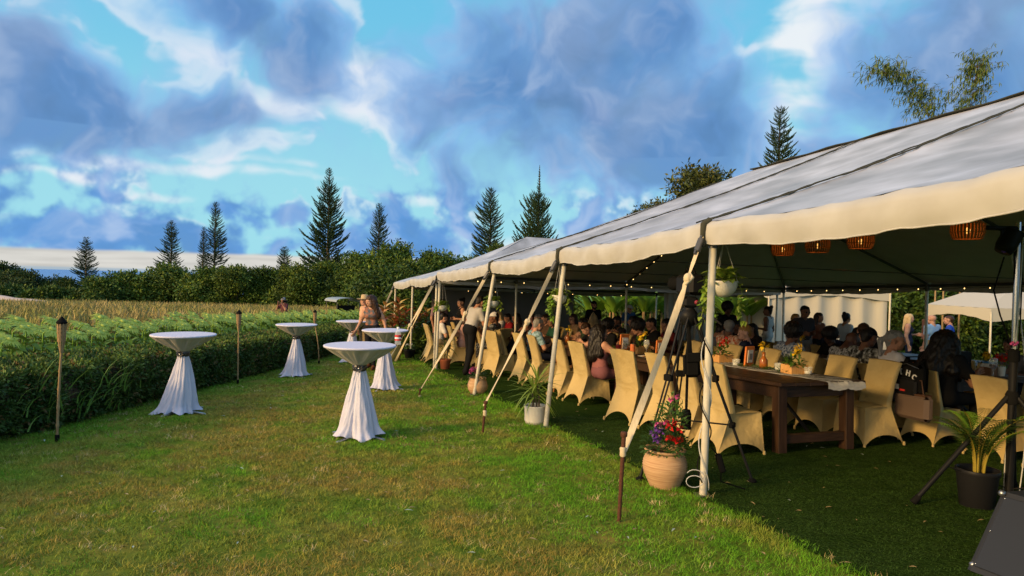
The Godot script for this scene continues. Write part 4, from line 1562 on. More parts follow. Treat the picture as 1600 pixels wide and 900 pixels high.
func pot_of(called: String, at: Vector3, label: String, prof: Array, mat: Material, group := "") -> Node3D:
	var t := thing(called, label, "potted plant", at, 0.0, group)
	var m := MB.new()
	m.lathe(prof, 28)
	part("pot", m, mat, t)
	var top: Vector2 = prof[prof.size() - 1]
	m = MB.new()
	m.lathe([Vector2(0, top.y - .02), Vector2(top.x + .004, top.y - .025)], 16)
	part("soil", m, M.soil, t)
	return t

func flowers() -> void:
	var prof := [Vector2(0, 0), Vector2(.12, 0)]
	for k in 30:
		var u := k / 29.0
		prof.append(Vector2(.125 + .062 * sin(PI * pow(u, 1.15) * .86) + (.0045 if k % 2 == 0 else -.0025), .01 + .29 * u))
	prof.append_array([Vector2(.175, .315), Vector2(.182, .325), Vector2(.175, .335), Vector2(.155, .33), Vector2(.14, .30)])
	var t := pot_of("flower_pot", G(1.36, 5.89), "ribbed clay pot of red and purple flowers at the foot of the nearest pole", prof, M.terracotta, "planters along the tent edge")
	bunch(t, Vector3(0, .31, 0), .19, .25, 420, M.leaf_herb, "foliage", .06)
	bunch(t, Vector3(.05, .52, -.02), .13, .28, 190, M.leaf_mid, "tall_foliage", .05)
	for q in [[.02, .56, .10, .045], [.10, .52, .10, .03], [.06, .43, .14, .038], [.0, .45, .15, .03], [.10, .44, .12, .022]]:
		blossom(t, Vector3(q[0], q[1], q[2]), q[3], M.petal_red)
	for q in [[-.09, .52, .09], [-.08, .46, .10], [-.06, .50, .11], [-.12, .48, .08], [-.10, .43, .11]]:
		blossom(t, Vector3(q[0], q[1], q[2]), .028, M.petal_purple)
	for q in [[-.06, .56, .09], [-.02, .57, .10], [-.09, .55, .08], [.03, .76, .03], [.09, .78, .02]]:
		blossom(t, Vector3(q[0], q[1], q[2]), .022, M.petal_pink)
	# white bowl with a spiky plant
	t = pot_of("planter", G(.34, 8.88), "squat white pot with a spiky striped plant beside the second pole", [Vector2(0, 0), Vector2(.12, .0), Vector2(.135, .05), Vector2(.14, .20), Vector2(.15, .235), Vector2(.148, .245), Vector2(.125, .24), Vector2(.12, .21)], M.white_pot, "planters along the tent edge")
	for st in [[-.03, .40, -.35], [.05, .50, .2], [.02, .33, .0]]:
		spiky(t, Vector3(st[0], .2, st[0] * .5), Vector3(st[2] * .12, st[1], 0), 22, .42, M.leaf_lime)
	# tan pot with pink flowers
	t = pot_of("flower_pot", G(-.55, 11.7), "round tan pot of pink flowers by the third pole", [Vector2(0, 0), Vector2(.11, 0), Vector2(.165, .08), Vector2(.175, .15), Vector2(.155, .23), Vector2(.135, .25), Vector2(.15, .27), Vector2(.148, .28), Vector2(.12, .275), Vector2(.11, .24)], M.terracotta, "planters along the tent edge")
	bunch(t, Vector3(0, .29, 0), .16, .15, 190, M.leaf_dark, "foliage", .05)
	for k in 12:
		blossom(t, Vector3(R(-.14, -.0), R(.36, .46), R(-.02, .12)), .022, M.petal_pink)
	# terracotta pot with a small dracaena
	t = pot_of("planter", G(-1.52, 15.93), "small terracotta pot with a thin spiky plant by the twin poles", [Vector2(0, 0), Vector2(.10, 0), Vector2(.13, .20), Vector2(.14, .205), Vector2(.14, .24), Vector2(.12, .24), Vector2(.11, .21)], M.terracotta_red, "planters along the tent edge")
	for st in [[-.02, .35], [.04, .5]]:
		spiky(t, Vector3(st[0], .2, 0), Vector3(st[0], st[1], 0), 16, .42, M.leaf_dark)
	# black nursery pot
	t = pot_of("planter", G(-2.78, 18.8), "small black pot with white blossoms beside the far tent's thin pole", [Vector2(0, 0), Vector2(.12, 0), Vector2(.16, .22), Vector2(.165, .25), Vector2(.14, .24)], M.black, "planters along the tent edge")
	bunch(t, Vector3(0, .26, 0), .16, .12, 90, M.leaf_mid, "foliage", .06)
	for k in 7:
		blossom(t, Vector3(R(-.13, .13), R(.33, .42), R(-.0, .12)), .022, M.paper)
	t = pot_of("planter", G(-3.14, 18.1), "big yellowish pot of leaves behind the cocktail tables", [Vector2(0, 0), Vector2(.2, 0), Vector2(.26, .2), Vector2(.27, .38), Vector2(.25, .42), Vector2(.22, .4)], mk(.34, .30, .12, .7), "planters along the tent edge")
	bunch(t, Vector3(0, .42, 0), .26, .2, 150, M.leaf_dark, "foliage", .10)
	# palm in a black pot by the speaker stand
	t = pot_of("potted_palm", G(3.80, 5.50), "palm with yellow stems in a black pot beside the speaker stand", [Vector2(0, 0), Vector2(.12, 0), Vector2(.15, .27), Vector2(.16, .275), Vector2(.16, .31), Vector2(.145, .31), Vector2(.14, .26)], M.black, "planters along the tent edge")
	for k in 16:
		var a := k * 2.399 + .3
		var e := Vector3(cos(a), 0, sin(a))
		var h := R(.48, .74)
		var sp := R(.12, .44)
		var stem := MB.new()
		var b := e * R(.01, .06) + Vector3(0, .28, 0)
		var path := []
		for i in 9:
			var u := i / 8.0
			path.append(b + e * sp * u * u + Vector3(0, h * (u - .30 * u * u * u), 0))
		stem.tube(path, [.009, .008, .006, .004, .003, .002], 5)
		part("stem", stem, mk(.30, .23, .03, .5), t)
		var fr := MB.new()
		for i in range(7, 27):
			var u := i / 27.0
			var p := b + e * sp * u * u + Vector3(0, h * (u - .30 * u * u * u), 0)
			var tang := (e * 2.0 * sp * u + Vector3(0, h * (1.0 - .9 * u * u), 0)).normalized()
			var sd := tang.cross(Vector3.UP).normalized()
			for q in [-1, 1]:
				fr.leaf(p, (sd * q + tang * .75 + Vector3(0, .15, 0)).normalized(), Vector3.UP, 0.16 * sin(PI * (u * .75 + .12)), .015, .3, 3)
		part("frond", fr, M.leaf_dark if k % 3 else M.leaf_fresh, t)

func bunch(t: Node3D, at: Vector3, r: float, h: float, n: int, mat: Material, called: String, l: float) -> void:
	var m := MB.new()
	for k in n:
		var a := R(0, TAU)
		var q := sqrt(R(0, 1)) * r
		var p := at + Vector3(cos(a) * q, R(-.02, 1) * h * sqrt(maxf(0.05, 1.0 - q * q / (r * r))), sin(a) * q)
		var d := (p - at + Vector3(R(-.1, .1), R(-.05, .1), R(-.1, .1))).normalized()
		m.leaf(p, d, Vector3.UP if absf(d.y) < .9 else Vector3.RIGHT, l * R(.7, 1.2), l * .6, R(.1, .5), 2)
	part(called, m, mat, t)

func blossom(t: Node3D, p: Vector3, r: float, mat: Material) -> void:
	var m := MB.new()
	for k in 14:
		var d := Vector3(R(-1, 1), R(-.6, 1), R(-.6, 1)).normalized()
		m.leaf(p + d * r * .3, d, Vector3(d.y, -d.x, .3).normalized(), r * 1.1, r * 1.1, .5, 2)
	part("blossom", m, mat, t)

func spiky(t: Node3D, a: Vector3, b: Vector3, n: int, l: float, mat: Material) -> void:
	var m := MB.new()
	m.tube([a, a.lerp(b, .5) + Vector3(.01, 0, 0), b], [.014, .012, .010], 7)
	part("cane", m, M.bark, t)
	m = MB.new()
	for k in n:
		var an := k * 2.399
		var el := lerpf(-.1, 1.25, float(k) / n)
		var d := Vector3(cos(an) * cos(el), sin(el), sin(an) * cos(el))
		m.leaf(b + Vector3(0, .05 * k / n, 0), d, Vector3.UP if el < 1.2 else Vector3.RIGHT, l * R(.75, 1.1), .026, .35 + .3 * (1.0 - el), 4)
	part("leaves", m, mat, t)

func basket(at: Vector3, r: float, hang: float, label: String, trail: float) -> void:
	var t := thing("hanging_basket", label, "hanging plant", at, 0.0, "white hanging planters along the eave")
	var m := MB.new()
	var prof := [Vector2(0, -r * 1.05)]
	for k in 9:
		var a := PI * .5 * k / 8.0
		prof.append(Vector2(r * sin(a) * (1.0 + (.008 if k % 2 else -.008)), -r * 1.05 * cos(a)))
	prof.append_array([Vector2(r * 1.03, .012), Vector2(r * .97, .014), Vector2(r * .94, -.03)])
	m.lathe(prof, 32, Transform3D(), .008, 16)
	part("bowl", m, M.white_pot, t)
	m = MB.new()
	m.lathe([Vector2(0, -.015), Vector2(r * .95, -.02)], 14)
	part("soil", m, M.soil, t)
	for k in 3:
		var a := TAU * k / 3.0 + .4
		m = MB.new()
		m.tube([Vector3(cos(a) * r, 0, sin(a) * r), Vector3(cos(a) * .01, hang, sin(a) * .01)], [.0022], 4)
		part("wire", m, M.wire, t)
	m = MB.new()
	for k in 85:
		var a := R(0, TAU)
		var q := R(.1, .95) * r
		var p := Vector3(cos(a) * q, R(.1, .75) * r, sin(a) * q)
		var d := Vector3(cos(a) + R(-.5, .5), R(-.2, .9), sin(a) + R(-.5, .5)).normalized()
		m.leaf(p, d, Vector3.UP if absf(d.y) < .85 else Vector3.RIGHT, R(.07, .11) * r / .12, R(.05, .075) * r / .12, R(.1, .3), 3)
	part("foliage", m, M.leaf_lime, t)
	for k in 6:
		var a := (PI * (.80 + .09 * k) if k < 5 else .25) + R(-.1, .1)
		var l := R(.5, 1.0) * trail
		m = MB.new()
		var path := []
		var e := Vector3(cos(a), 0, sin(a))
		for i in 9:
			var u := i / 8.0
			path.append(e * r * (1.0 + .25 * sin(u * 2.0)) + Vector3(.02 * sin(u * 9.0 + k), .03 - l * u, 0))
		m.tube(path, [.003], 4)
		for i in range(1, 9):
			for s in 2:
				var d := Vector3(R(-1, 1), R(-.6, .3), R(-1, 1)).normalized()
				m.leaf(path[i], d, Vector3.UP, R(.05, .08), R(.035, .05), .3, 3)
		part("vine", m, M.leaf_lime if k % 2 else M.leaf_fresh, t)

func pendant(s: float, h: float, r: float, label: String) -> void:
	var t := thing("pendant_lamp", label, "lamp", T(s, HALF, h), 0.0, "woven pendant lamps under the ridge")
	var m := MB.new()
	m.tube([Vector3(0, .12, 0), Vector3(0, EAVE + RISE - .12 - h, 0)], [.005], 5)
	part("cord", m, M.black, t)
	for k in 30:
		var a := TAU * k / 30.0
		var e := Vector3(cos(a), 0, sin(a))
		m = MB.new()
		m.strap([e * r * .55 + Vector3(0, .15, 0), e * r * .98 + Vector3(0, .09, 0), e * r + Vector3(0, -.02, 0), e * r * .86 + Vector3(0, -.10, 0)], e.cross(Vector3.UP), .026, .003)
		part("slat", m, M.wicker, t)
	for y in [.09, -.02, -.10]:
		m = MB.new()
		var rr: float = r * (1.0 if y > -.05 else .86)
		var path := []
		for i in 33:
			path.append(Vector3(cos(TAU * i / 32.0) * rr, y, sin(TAU * i / 32.0) * rr))
		m.tube(path, [.006], 5)
		part("hoop", m, M.wicker, t)
	m = MB.new()
	m.blob(Vector3(0, .0, 0), Vector3(.032, .042, .032), 8, 10)
	part("bulb", m, M.lamp_bulb, t)
	var l := OmniLight3D.new()
	l.name = "bulb_light"
	l.light_color = Color(1.0, .62, .28)
	l.light_energy = 0.02
	l.light_size = .03
	l.omni_range = 14.0
	l.omni_attenuation = 2.0
	l.shadow_enabled = true
	t.add_child(l)

func string_lights(pts: Array, step: float, label: String) -> void:
	var t := thing("string_lights", label, "string lights", Vector3.ZERO, 0.0, "strings of small bulbs under the roof")
	var m := MB.new()
	var bulb := MB.new()
	bulb.blob(Vector3.ZERO, Vector3(.0105, .013, .0105), 6, 8)
	var bm := bulb.mesh(M.bulb)
	var path := []
	var at := []
	for k in pts.size() - 1:
		var n := maxi(2, int(pts[k].distance_to(pts[k + 1]) / step))
		for i in n:
			var a: Vector3 = pts[k].lerp(pts[k + 1], float(i) / n)
			at.append(a)
			for j in 4:
				var u := j / 4.0
				path.append(pts[k].lerp(pts[k + 1], (i + u) / n) - Vector3(0, .03 * sin(PI * u), 0))
	m.tube(path, [.004], 4)
	part("cord", m, M.black, t)
	for p in at:
		var b := MeshInstance3D.new()
		b.name = "bulb"
		b.mesh = bm
		b.position = p - Vector3(0, .03, 0)
		t.add_child(b, true)

# ---------- ground, field and trees ----------
var gn := FastNoiseLite.new()
func make_ground() -> void:
	gn.seed = 3
	gn.frequency = 0.35
	gn.fractal_octaves = 4
	var xs := []
	for k in range(-40, 61):
		xs.append(signf(k) * (pow(absf(k) / 10.0, 3.2) * 1.6 + absf(k) * 0.5))
	var ds := [-60.0, -20.0, -8.0]
	for k in 36:
		ds.append(-4.0 + k * 1.2)
	ds.append_array([42.0, 48.0, 56.0, 66.0, 80.0, 100.0, 140.0, 200.0, 320.0, 600.0, 1500.0])
	var m := MB.new()
	var rows := []
	for d in ds:
		var row := PackedVector3Array()
		for x in xs:
			var y := gy(x, minf(d, 110.0)) - maxf(0.0, d - 110.0) * 0.14
			if x > 30.0:
				y = gy(30.0, minf(d, 110.0)) - maxf(0.0, d - 110.0) * 0.14
			row.append(Vector3(x, y, -d))
		rows.append(row)
	m.grid(rows)
	var gm: StandardMaterial3D = mt(noise_tex(51, .012, Color(.085, .16, .014), Color(.23, .18, .042), 0.0, 512, 512, 6), Vector3(.22, .22, .22), .95, true)
	gm.metallic_specular = .05
	struct("ground", m, bumped(gm, 52, .08, 2.0), "lawn and field sloping gently away to the trees")
	# artificial turf under the tent
	m = MB.new()
	rows = []
	for i in 50:
		var s := -6.4 + i * 0.5
		var e := -0.06 + 0.05 * gn.get_noise_1d(s * 9.0)
		var row := PackedVector3Array()
		for j in 14:
			row.append(S(s, lerpf(e, 11.0, j / 13.0), 0.008))
		rows.append(row)
	m.grid(rows)
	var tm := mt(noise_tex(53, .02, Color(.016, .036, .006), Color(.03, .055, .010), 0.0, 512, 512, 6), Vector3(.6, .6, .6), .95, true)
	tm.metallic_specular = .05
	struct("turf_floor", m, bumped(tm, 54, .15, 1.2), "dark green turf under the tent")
	var sea := MB.new()
	sea.quad(Vector3(-60000, -175, -1200), Vector3(60000, -175, -1200), Vector3(60000, -175, -42000), Vector3(-60000, -175, -42000))
	var sm := mk(.15, .32, .62, .75)
	sm.metallic_specular = .1
	struct("sea", sea, sm, "blue sea beyond the trees at the left")

func clump(n: int, r: float, h: float, w: float, sd: int, spread := 0.5) -> ArrayMesh:
	rng.seed = sd
	var m := MB.new()
	m.tinted = true
	for k in n:
		var a := R(0, TAU)
		var q := sqrt(R(0, 1)) * r
		var g := R(.75, 1.25)
		m.col = Color(g * R(.9, 1.1), g, g * R(.8, 1.1))
		var d := Vector3(R(-spread, spread), 1, R(-spread, spread)).normalized()
		var b := R(0, TAU)
		m.blade(Vector3(cos(a) * q, -.005, sin(a) * q), d, Vector3(cos(b), 0, sin(b)), h * R(.5, 1.15), w, Vector3(R(-1, 1), -.35, R(-1, 1)) * h * .5)
	return m.mesh(M.tint_grass)

func make_grass() -> void:
	var cl := [clump(24, .075, .050, .0050, 101, .9), clump(24, .075, .042, .0050, 102, 1.1), clump(16, .07, .060, .006, 103, .8)]
	var xf := [[], [], []]
	var cc := [[], [], []]
	rng.seed = 400
	var zones := [[2.9, 4.2, 330.0, 1.0], [4.2, 7.0, 330.0, 1.0], [7.0, 11.0, 150.0, 1.4], [11.0, 18.0, 60.0, 2.1], [18.0, 27.0, 24.0, 3.0]]
	for z in zones:
		var n := 0
		var x0 := maxf(-0.80 * z[1] - .3, -5.4)
		var x1 := minf(0.5 * z[1] + .3, 2.9)
		var want := int((z[1] - z[0]) * (x1 - x0) * z[2])
		for k in want:
			var d := R(z[0], z[1])
			var x := R(x0, x1)
			if x < -0.80 * d - .2:
				continue
			var v: float = (x - 1.62) * .951 + (d - 5.62) * .309
			if v > -0.03 + .07 * gn.get_noise_2d(x * 9.0, d * 9.0):
				continue
			var p := gn.get_noise_2d(x * 1.3, d * 1.3)
			var q := gn.get_noise_2d(x * 6.0 + 50.0, d * 6.0)
			var dry := clampf(.42 + p * 1.2 + q * .8 + .25 * smoothstep(-1.0, -4.0, v) - .48 * smoothstep(-2.2, -.2, v), 0.0, 1.0)
			dry *= 1.0 - .7 * smoothstep(-4.2, -5.2, x)
			var c := Color(.125, .31, .016).lerp(Color(.34, .265, .062), dry)
			if R(0, 1) < .035:
				c = Color(.50, .40, .20)
			c = c * R(.6, 1.4)
			var i := rng.randi() % 3
			var sc: float = z[3] * R(.8, 1.2)
			var hy: float = sc * (1.0 + (.45 * exp(-pow((v + .12) * 6.0, 2.0)))) / (1.0 + (z[3] - 1.0) * .75)
			xf[i].append(Transform3D(Basis(Vector3.UP, R(0, TAU)) * Basis.from_scale(Vector3(sc, hy, sc)), G(x, d, 0.0)))
			cc[i].append(c)
	for i in 3:
		var o := scatter(numbered("lawn_grass"), cl[i], xf[i], cc[i], self)
		tag(o, "mown lawn of green and dry blades", "", "", "stuff")
	# turf blades under the tent
	var tx := []
	var tc := []
	for k in 13000:
		var s := R(-2.6, 6.0)
		var v := R(-.02, 4.4)
		if TD(s, v) > 9.5 or TD(s, v) < 3.6 or TX(s, v) > .8 * TD(s, v):
			continue
		tx.append(Transform3D(Basis(Vector3.UP, R(0, TAU)) * Basis.from_scale(Vector3(1.2, .42, 1.2)), S(s, v, .008)))
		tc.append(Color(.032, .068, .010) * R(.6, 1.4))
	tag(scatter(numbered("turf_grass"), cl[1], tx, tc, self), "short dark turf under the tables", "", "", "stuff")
	# a few taller weeds standing in the lawn
	var wd := clump(9, .03, .16, .008, 104, .5)
	tx = []
	tc = []
	for q in [[2.02, 4.02], [-1.0, 4.5], [-2.0, 4.6], [-1.9, 5.2], [-3.2, 5.4], [1.2, 5.1], [-.2, 6.0], [-2.8, 6.6], [.6, 4.3]]:
		tx.append(Transform3D(Basis(Vector3.UP, R(0, TAU)) * Basis.from_scale(Vector3.ONE * R(.45, .8)), G(q[0], q[1])))
		tc.append(Color(.11, .2, .035))
	tag(scatter(numbered("tall_weeds"), wd, tx, tc, self), "taller weeds in the lawn", "", "", "stuff")
	# fallen leaves and straws
	var lf := MB.new()
	lf.leaf(Vector3(0, .012, 0), Vector3(1, .1, 0).normalized(), Vector3.UP, .06, .018, .2, 3)
	tx = []
	tc = []
	for k in 240:
		var d := R(4.0, 11.0)
		var x := R(-.78 * d, 4.0)
		tx.append(Transform3D(Basis(Vector3.UP, R(0, TAU)) * Basis.from_scale(Vector3.ONE * R(.4, 1.1)), G(x, d, R(.01, .03))))
		tc.append(Color(.42, .30, .14) * R(.6, 1.1) if R(0, 1) < .8 else Color(.35, .42, .36))
	tag(scatter(numbered("fallen_leaves"), lf.mesh(M.leaf_var), tx, tc, self), "dry leaves fallen on the grass", "", "", "stuff")

func leaf_cluster(n: int, r: float, l: float, w: float, sd: int, mat: Material, flat := 1.0) -> ArrayMesh:
	rng.seed = sd
	var m := MB.new()
	m.tinted = true
	for k in n:
		var d := Vector3(R(-1, 1), R(-1, 1) * flat, R(-1, 1)).normalized()
		var g := R(.7, 1.3)
		m.col = Color(g * R(.85, 1.2), g, g * R(.7, 1.2))
		var nn := Vector3(R(-1, 1), 1.2, R(-1, 1)).normalized()
		m.leaf(d * r * R(.2, 1.0), (d + Vector3(0, R(-.2, .5), 0)).normalized(), nn, l * R(.7, 1.3), w, R(.1, .5), 2)
	return m.mesh(mat)

func make_hedge() -> void:
	var t := thing("hedge", "long clipped hedge along the left side of the lawn", "hedge", Vector3.ZERO)
	var m := MB.new()
	var rows := []
	for i in 40:
		var d := 3.0 + i * 0.53
		var o := .10 * gn.get_noise_1d(d * 4.0) - .22 + .012 * (d - 7.0)
		var top := .60 + .05 * gn.get_noise_1d(d * 5.0 + 90.0)
		rows.append(PackedVector3Array([G(-5.15 + o, d, 0), G(-5.02 + o, d, top * .6), G(-5.10 + o, d, top), G(-5.7 + o, d, top + .02), G(-6.25 + o, d, top), G(-6.4 + o, d, 0)]))
	m.grid(rows)
	part("branches", m, M.twig, t)
	var cl := [leaf_cluster(14, .06, .05, .028, 201, M.leaf_var), leaf_cluster(12, .07, .045, .026, 202, M.leaf_var)]
	rng.seed = 210
	var xf := [[], []]
	var cc := [[], []]
	for k in 26000:
		var d: float = 3.2 + 20.6 * pow(R(0, 1), 1.35)
		var u := R(0, 1)
		var o := .10 * gn.get_noise_1d(d * 4.0) - .22 + .012 * (d - 7.0)
		var top := .60 + .05 * gn.get_noise_1d(d * 5.0 + 90.0)
		var p: Vector3
		var onTop := u > .42
		if not onTop:
			var y := R(.02, 1.0)
			p = G(-5.06 + o + .07 * sin(y * 3.0) + R(-.06, .05), d, y * top)
			if gn.get_noise_2d(d * 9.0, y * 9.0) < -.22:
				continue
		else:
			p = G(-5.04 + o - R(0, 1) * 1.3, d, top + R(-.03, .07))
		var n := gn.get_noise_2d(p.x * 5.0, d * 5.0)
		var c := Color(.035, .075, .014).lerp(Color(.10, .16, .03), clampf(.5 + n * 1.2, 0, 1) * (2.0 if onTop else .6))  # light on the top and shade on the front are put into the tints
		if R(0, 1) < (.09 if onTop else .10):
			c = Color(.17, .115, .045)
		var i := k % 2
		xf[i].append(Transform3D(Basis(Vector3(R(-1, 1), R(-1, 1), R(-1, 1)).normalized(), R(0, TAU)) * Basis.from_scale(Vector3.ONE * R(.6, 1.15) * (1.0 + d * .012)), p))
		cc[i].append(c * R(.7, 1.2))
	for i in 2:
		scatter("leaves", cl[i], xf[i], cc[i], t).set_meta("kind", "stuff")
	# long bladed grass growing through its front
	var bl := MB.new()
	rng.seed = 220
	for q in [[7.2, 0.5], [7.9, .9], [8.4, .8], [9.0, .6], [14.5, .35], [19.0, .6]]:
		for k in int(26 * q[1]):
			var d: float = q[0] + R(-.5, .5)
			var dir := Vector3(R(-.15, .5), 1, R(-.5, .5)).normalized()
			bl.blade(G(-5.0 + R(-.2, .05), d, R(.05, .5)), dir, Vector3(R(-1, 1), 0, R(-1, 1)).normalized(), R(.28, .6), .018, Vector3(R(.0, .25), -.16, R(-.15, .15)), 4)
	single("bladed_grass", bl, leafy(.10, .20, .03), "long bladed grass growing out of the front of the hedge", "grass")
	get_node("bladed_grass").set_meta("kind", "stuff")

func make_sunflower() -> Node3D:
	var t := thing("sunflower", "young sunflower plant with a nodding pale green head", "sunflower", Vector3(0, -9, 0), 0.0, "nodding sunflowers in the field behind the hedge")
	rng.seed = 33
	var m := MB.new()
	m.tube([Vector3(0, 0, 0), Vector3(.01, .6, 0), Vector3(.03, .98, 0), Vector3(.10, 1.06, .0), Vector3(.16, 1.05, 0)], [.016, .014, .012, .010, .009], 6)
	part("stem", m, M.leaf_fresh, t)
	for k in 11:
		var a := k * 2.399
		var y := .30 + .062 * k
		m = MB.new()
		m.leaf(Vector3(0.01, y, 0), Vector3(cos(a), .25 - .02 * k, sin(a)).normalized(), Vector3.UP, R(.22, .32) * (1.0 - k * .025), R(.15, .2), .45, 3)
		part("leaf", m, M.sun_leaf, t)
	var b := Basis(Vector3(0, 0, 1), -.55)
	m = MB.new()
	for j in 2:
		for k in 16:
			var a := TAU * (k + j * .5) / 16.0
			m.leaf(Vector3(.16, 1.05, 0) + b * Vector3(cos(a) * .04, -.01 * j, sin(a) * .04), b * Vector3(cos(a), .15 + .25 * j, sin(a)).normalized(), b * Vector3.UP, R(.085, .17), .034, .55, 2)
	m.blob(Vector3(.16, 1.05, 0), Vector3(.05, .025, .05), 6, 12, b)
	part("head", m, M.sun_head, t)
	return t

func make_field() -> void:
	M.sun_leaf = leafy(.10, .19, .02, .6, .3)
	M.sun_head = leafy(.46, .52, .075, .6, .3)
	var proto := make_sunflower()
	rng.seed = 34
	var far := []
	var n := 0
	for r in 4:
		var x0 := -6.75 - r * .6
		for k in 84:
			var d := 8.2 + k * .42 + R(-.1, .1)
			var x := x0 + R(-.16, .16) - .012 * (d - 8.0)
			if x < -.80 * d - .3 or (r > 3 and d < 11.0):
				continue
			var sc := R(.82, 1.05)
			var turn := R(-.5, .5)
			if d < 24.0 and n < 250:
				if n == 0:
					proto.position = G(x, d)
					proto.rotation.y = turn
				else:
					copy(proto, "young sunflower plant with a nodding pale green head", G(x, d), turn, sc)
				n += 1
			else:
				far.append(Transform3D(Basis(Vector3.UP, turn).scaled(Vector3.ONE * sc), G(x, d)))
	var mm := {}
	for c in proto.get_children():
		var k: Material = (c as MeshInstance3D).mesh.surface_get_material(0)
		if not mm.has(k):
			mm[k] = SurfaceTool.new()
		mm[k].append_from((c as MeshInstance3D).mesh, 0, Transform3D())
	var am := ArrayMesh.new()
	for k in mm:
		mm[k].set_material(k)
		mm[k].commit(am)
	tag(scatter(numbered("sunflowers_beyond"), am, far, [], self), "more nodding sunflowers farther along the field", "", "", "stuff")
	# tall dry grass behind them
	var dg := [dry_clump(301, false), dry_clump(302, true), dry_clump(303, false)]
	var xf := [[], [], []]
	var cc := [[], [], []]
	rng.seed = 310
	for k in 14000:
		var d: float = 10.0 + 40.0 * pow(R(0, 1), .8)
		var x := R(-.82, -.10) * d
		if x > -9.0 - .012 * (d - 8.0) and d < 39.0:
			continue
		if x > -.19 * d - 1.0:
			continue
		var p := gn.get_noise_2d(x * .7, d * .7)
		var c := Color(.43, .335, .15).lerp(Color(.20, .22, .06), clampf(.45 + p * 1.5, 0, 1)) * R(.7, 1.2)
		var i := rng.randi() % 3
		xf[i].append(Transform3D(Basis(Vector3.UP, R(0, TAU)).scaled(Vector3(1.2, 1.0 + .001 * d, 1.2) * R(.8, 1.2)), G(x, d, -.05)))
		cc[i].append(c)
	for i in 3:
		tag(scatter(numbered("dry_grass"), dg[i], xf[i], cc[i], self), "tall dry straw coloured grass behind the sunflowers", "", "", "stuff")
	# a pale row cover lying in the field
	var m := MB.new()
	var rows := []
	for i in 46:
		var u := i / 45.0
		var row := PackedVector3Array()
		for j in 9:
			var a := PI * j / 8.0
			var h := 1.45 + .22 * sin(u * 8.0) + .1 * gn.get_noise_1d(u * 60.0)
			row.append(G(lerpf(-40.0, -15.5, u) + .2 * cos(a), 43.0 + .9 * cos(a), maxf(.0, h * sin(a)) * (1.0 - .45 * u)))
		rows.append(row)
	m.grid(rows)
	single("row_cover", m, mk(.56, .44, .38, .8), "long pale cloth row cover humped over a crop in front of the trees", "row cover")

func dry_clump(sd: int, heads: bool) -> ArrayMesh:
	rng.seed = sd
	var m := MB.new()
	m.tinted = true
	for k in 26:
		var a := R(0, TAU)
		var q := sqrt(R(0, 1)) * .3
		var g := R(.7, 1.3)
		m.col = Color(g, g, g * R(.7, 1.0))
		var d := Vector3(R(-.25, .25), 1, R(-.25, .25)).normalized()
		var h := R(.6, 1.15)
		var p := Vector3(cos(a) * q, 0, sin(a) * q)
		m.blade(p, d, Vector3(cos(a), 0, sin(a)), h, .016, Vector3(R(-.2, .2), -.05, R(-.2, .2)))
		if heads or k % 4 == 0:
			m.blade(p + d * h * .8, d, Vector3(cos(a + 1), 0, sin(a + 1)), .2, .035, Vector3(R(-.1, .1), -.02, R(-.1, .1)))
	return m.mesh(M.tint_grass)

var clus := []
func broad_tree(called: String, label: String, x: float, d: float, h: float, w: float, hue: Color, sd: int, group: String, n := 620, low := .12, deep := .8) -> void:
	var t := thing(called, label, "tree" if h > 2.6 else "bush", G(x, d), 0.0, group)
	rng.seed = sd
	var m := MB.new()
	m.tube([Vector3(0, -.1, 0), Vector3(R(-.1, .1), h * .3, 0), Vector3(R(-.2, .2), h * .65, R(-.2, .2))], [.035 * h + .04, .028 * h, .01 * h], 8)
	part("trunk", m, M.bark, t)
	var lobes := []
	for k in 13:
		var a := R(0, TAU)
		var q := sqrt(R(0, 1))
		var y := R(low + .12, .86)
		var wd := sin(PI * clampf(y * .82 + .14, 0, 1))
		lobes.append([Vector3(cos(a) * q * w * .40 * wd, y * h, sin(a) * q * w * .40 * wd * deep), R(.16, .27) * minf(w, h * 1.3), R(.75, 1.25)])
	lobes.append([Vector3(0, h * .84, 0), .17 * minf(w, h * 1.2), 1.0])
	m = MB.new()
	for l in lobes:
		if l[0].y > h * .35:
			m.tube([Vector3(0, h * .25, 0), l[0] * Vector3(.5, .75, .5), l[0]], [.012 * h, .008 * h, .003 * h], 5)
	part("limbs", m, M.bark, t)
	var xf := []
	var cc := []
	for k in n:
		var l: Array = lobes[rng.randi() % lobes.size()]
		var v := Vector3(R(-1, 1), R(-1, 1), R(-1, 1)).normalized()
		var p: Vector3 = l[0] + v * l[1] * pow(R(.15, 1.0), .4) * Vector3(1, .8, 1)
		if p.y < .05:
			continue
		var c: Color = hue * l[2] * R(.65, 1.3)
		if R(0, 1) < .18:
			c = Color(c.r * 1.7, c.g * 1.4, c.b)
		xf.append(Transform3D(Basis(Vector3(R(-1, 1), R(-1, 1), R(-1, 1)).normalized(), R(0, TAU)).scaled(Vector3.ONE * R(.7, 1.4) * (.5 + .1 * minf(w, 8.0))), p))
		cc.append(c)
	scatter("crown", clus[sd % 2], xf, cc, t).set_meta("kind", "stuff")

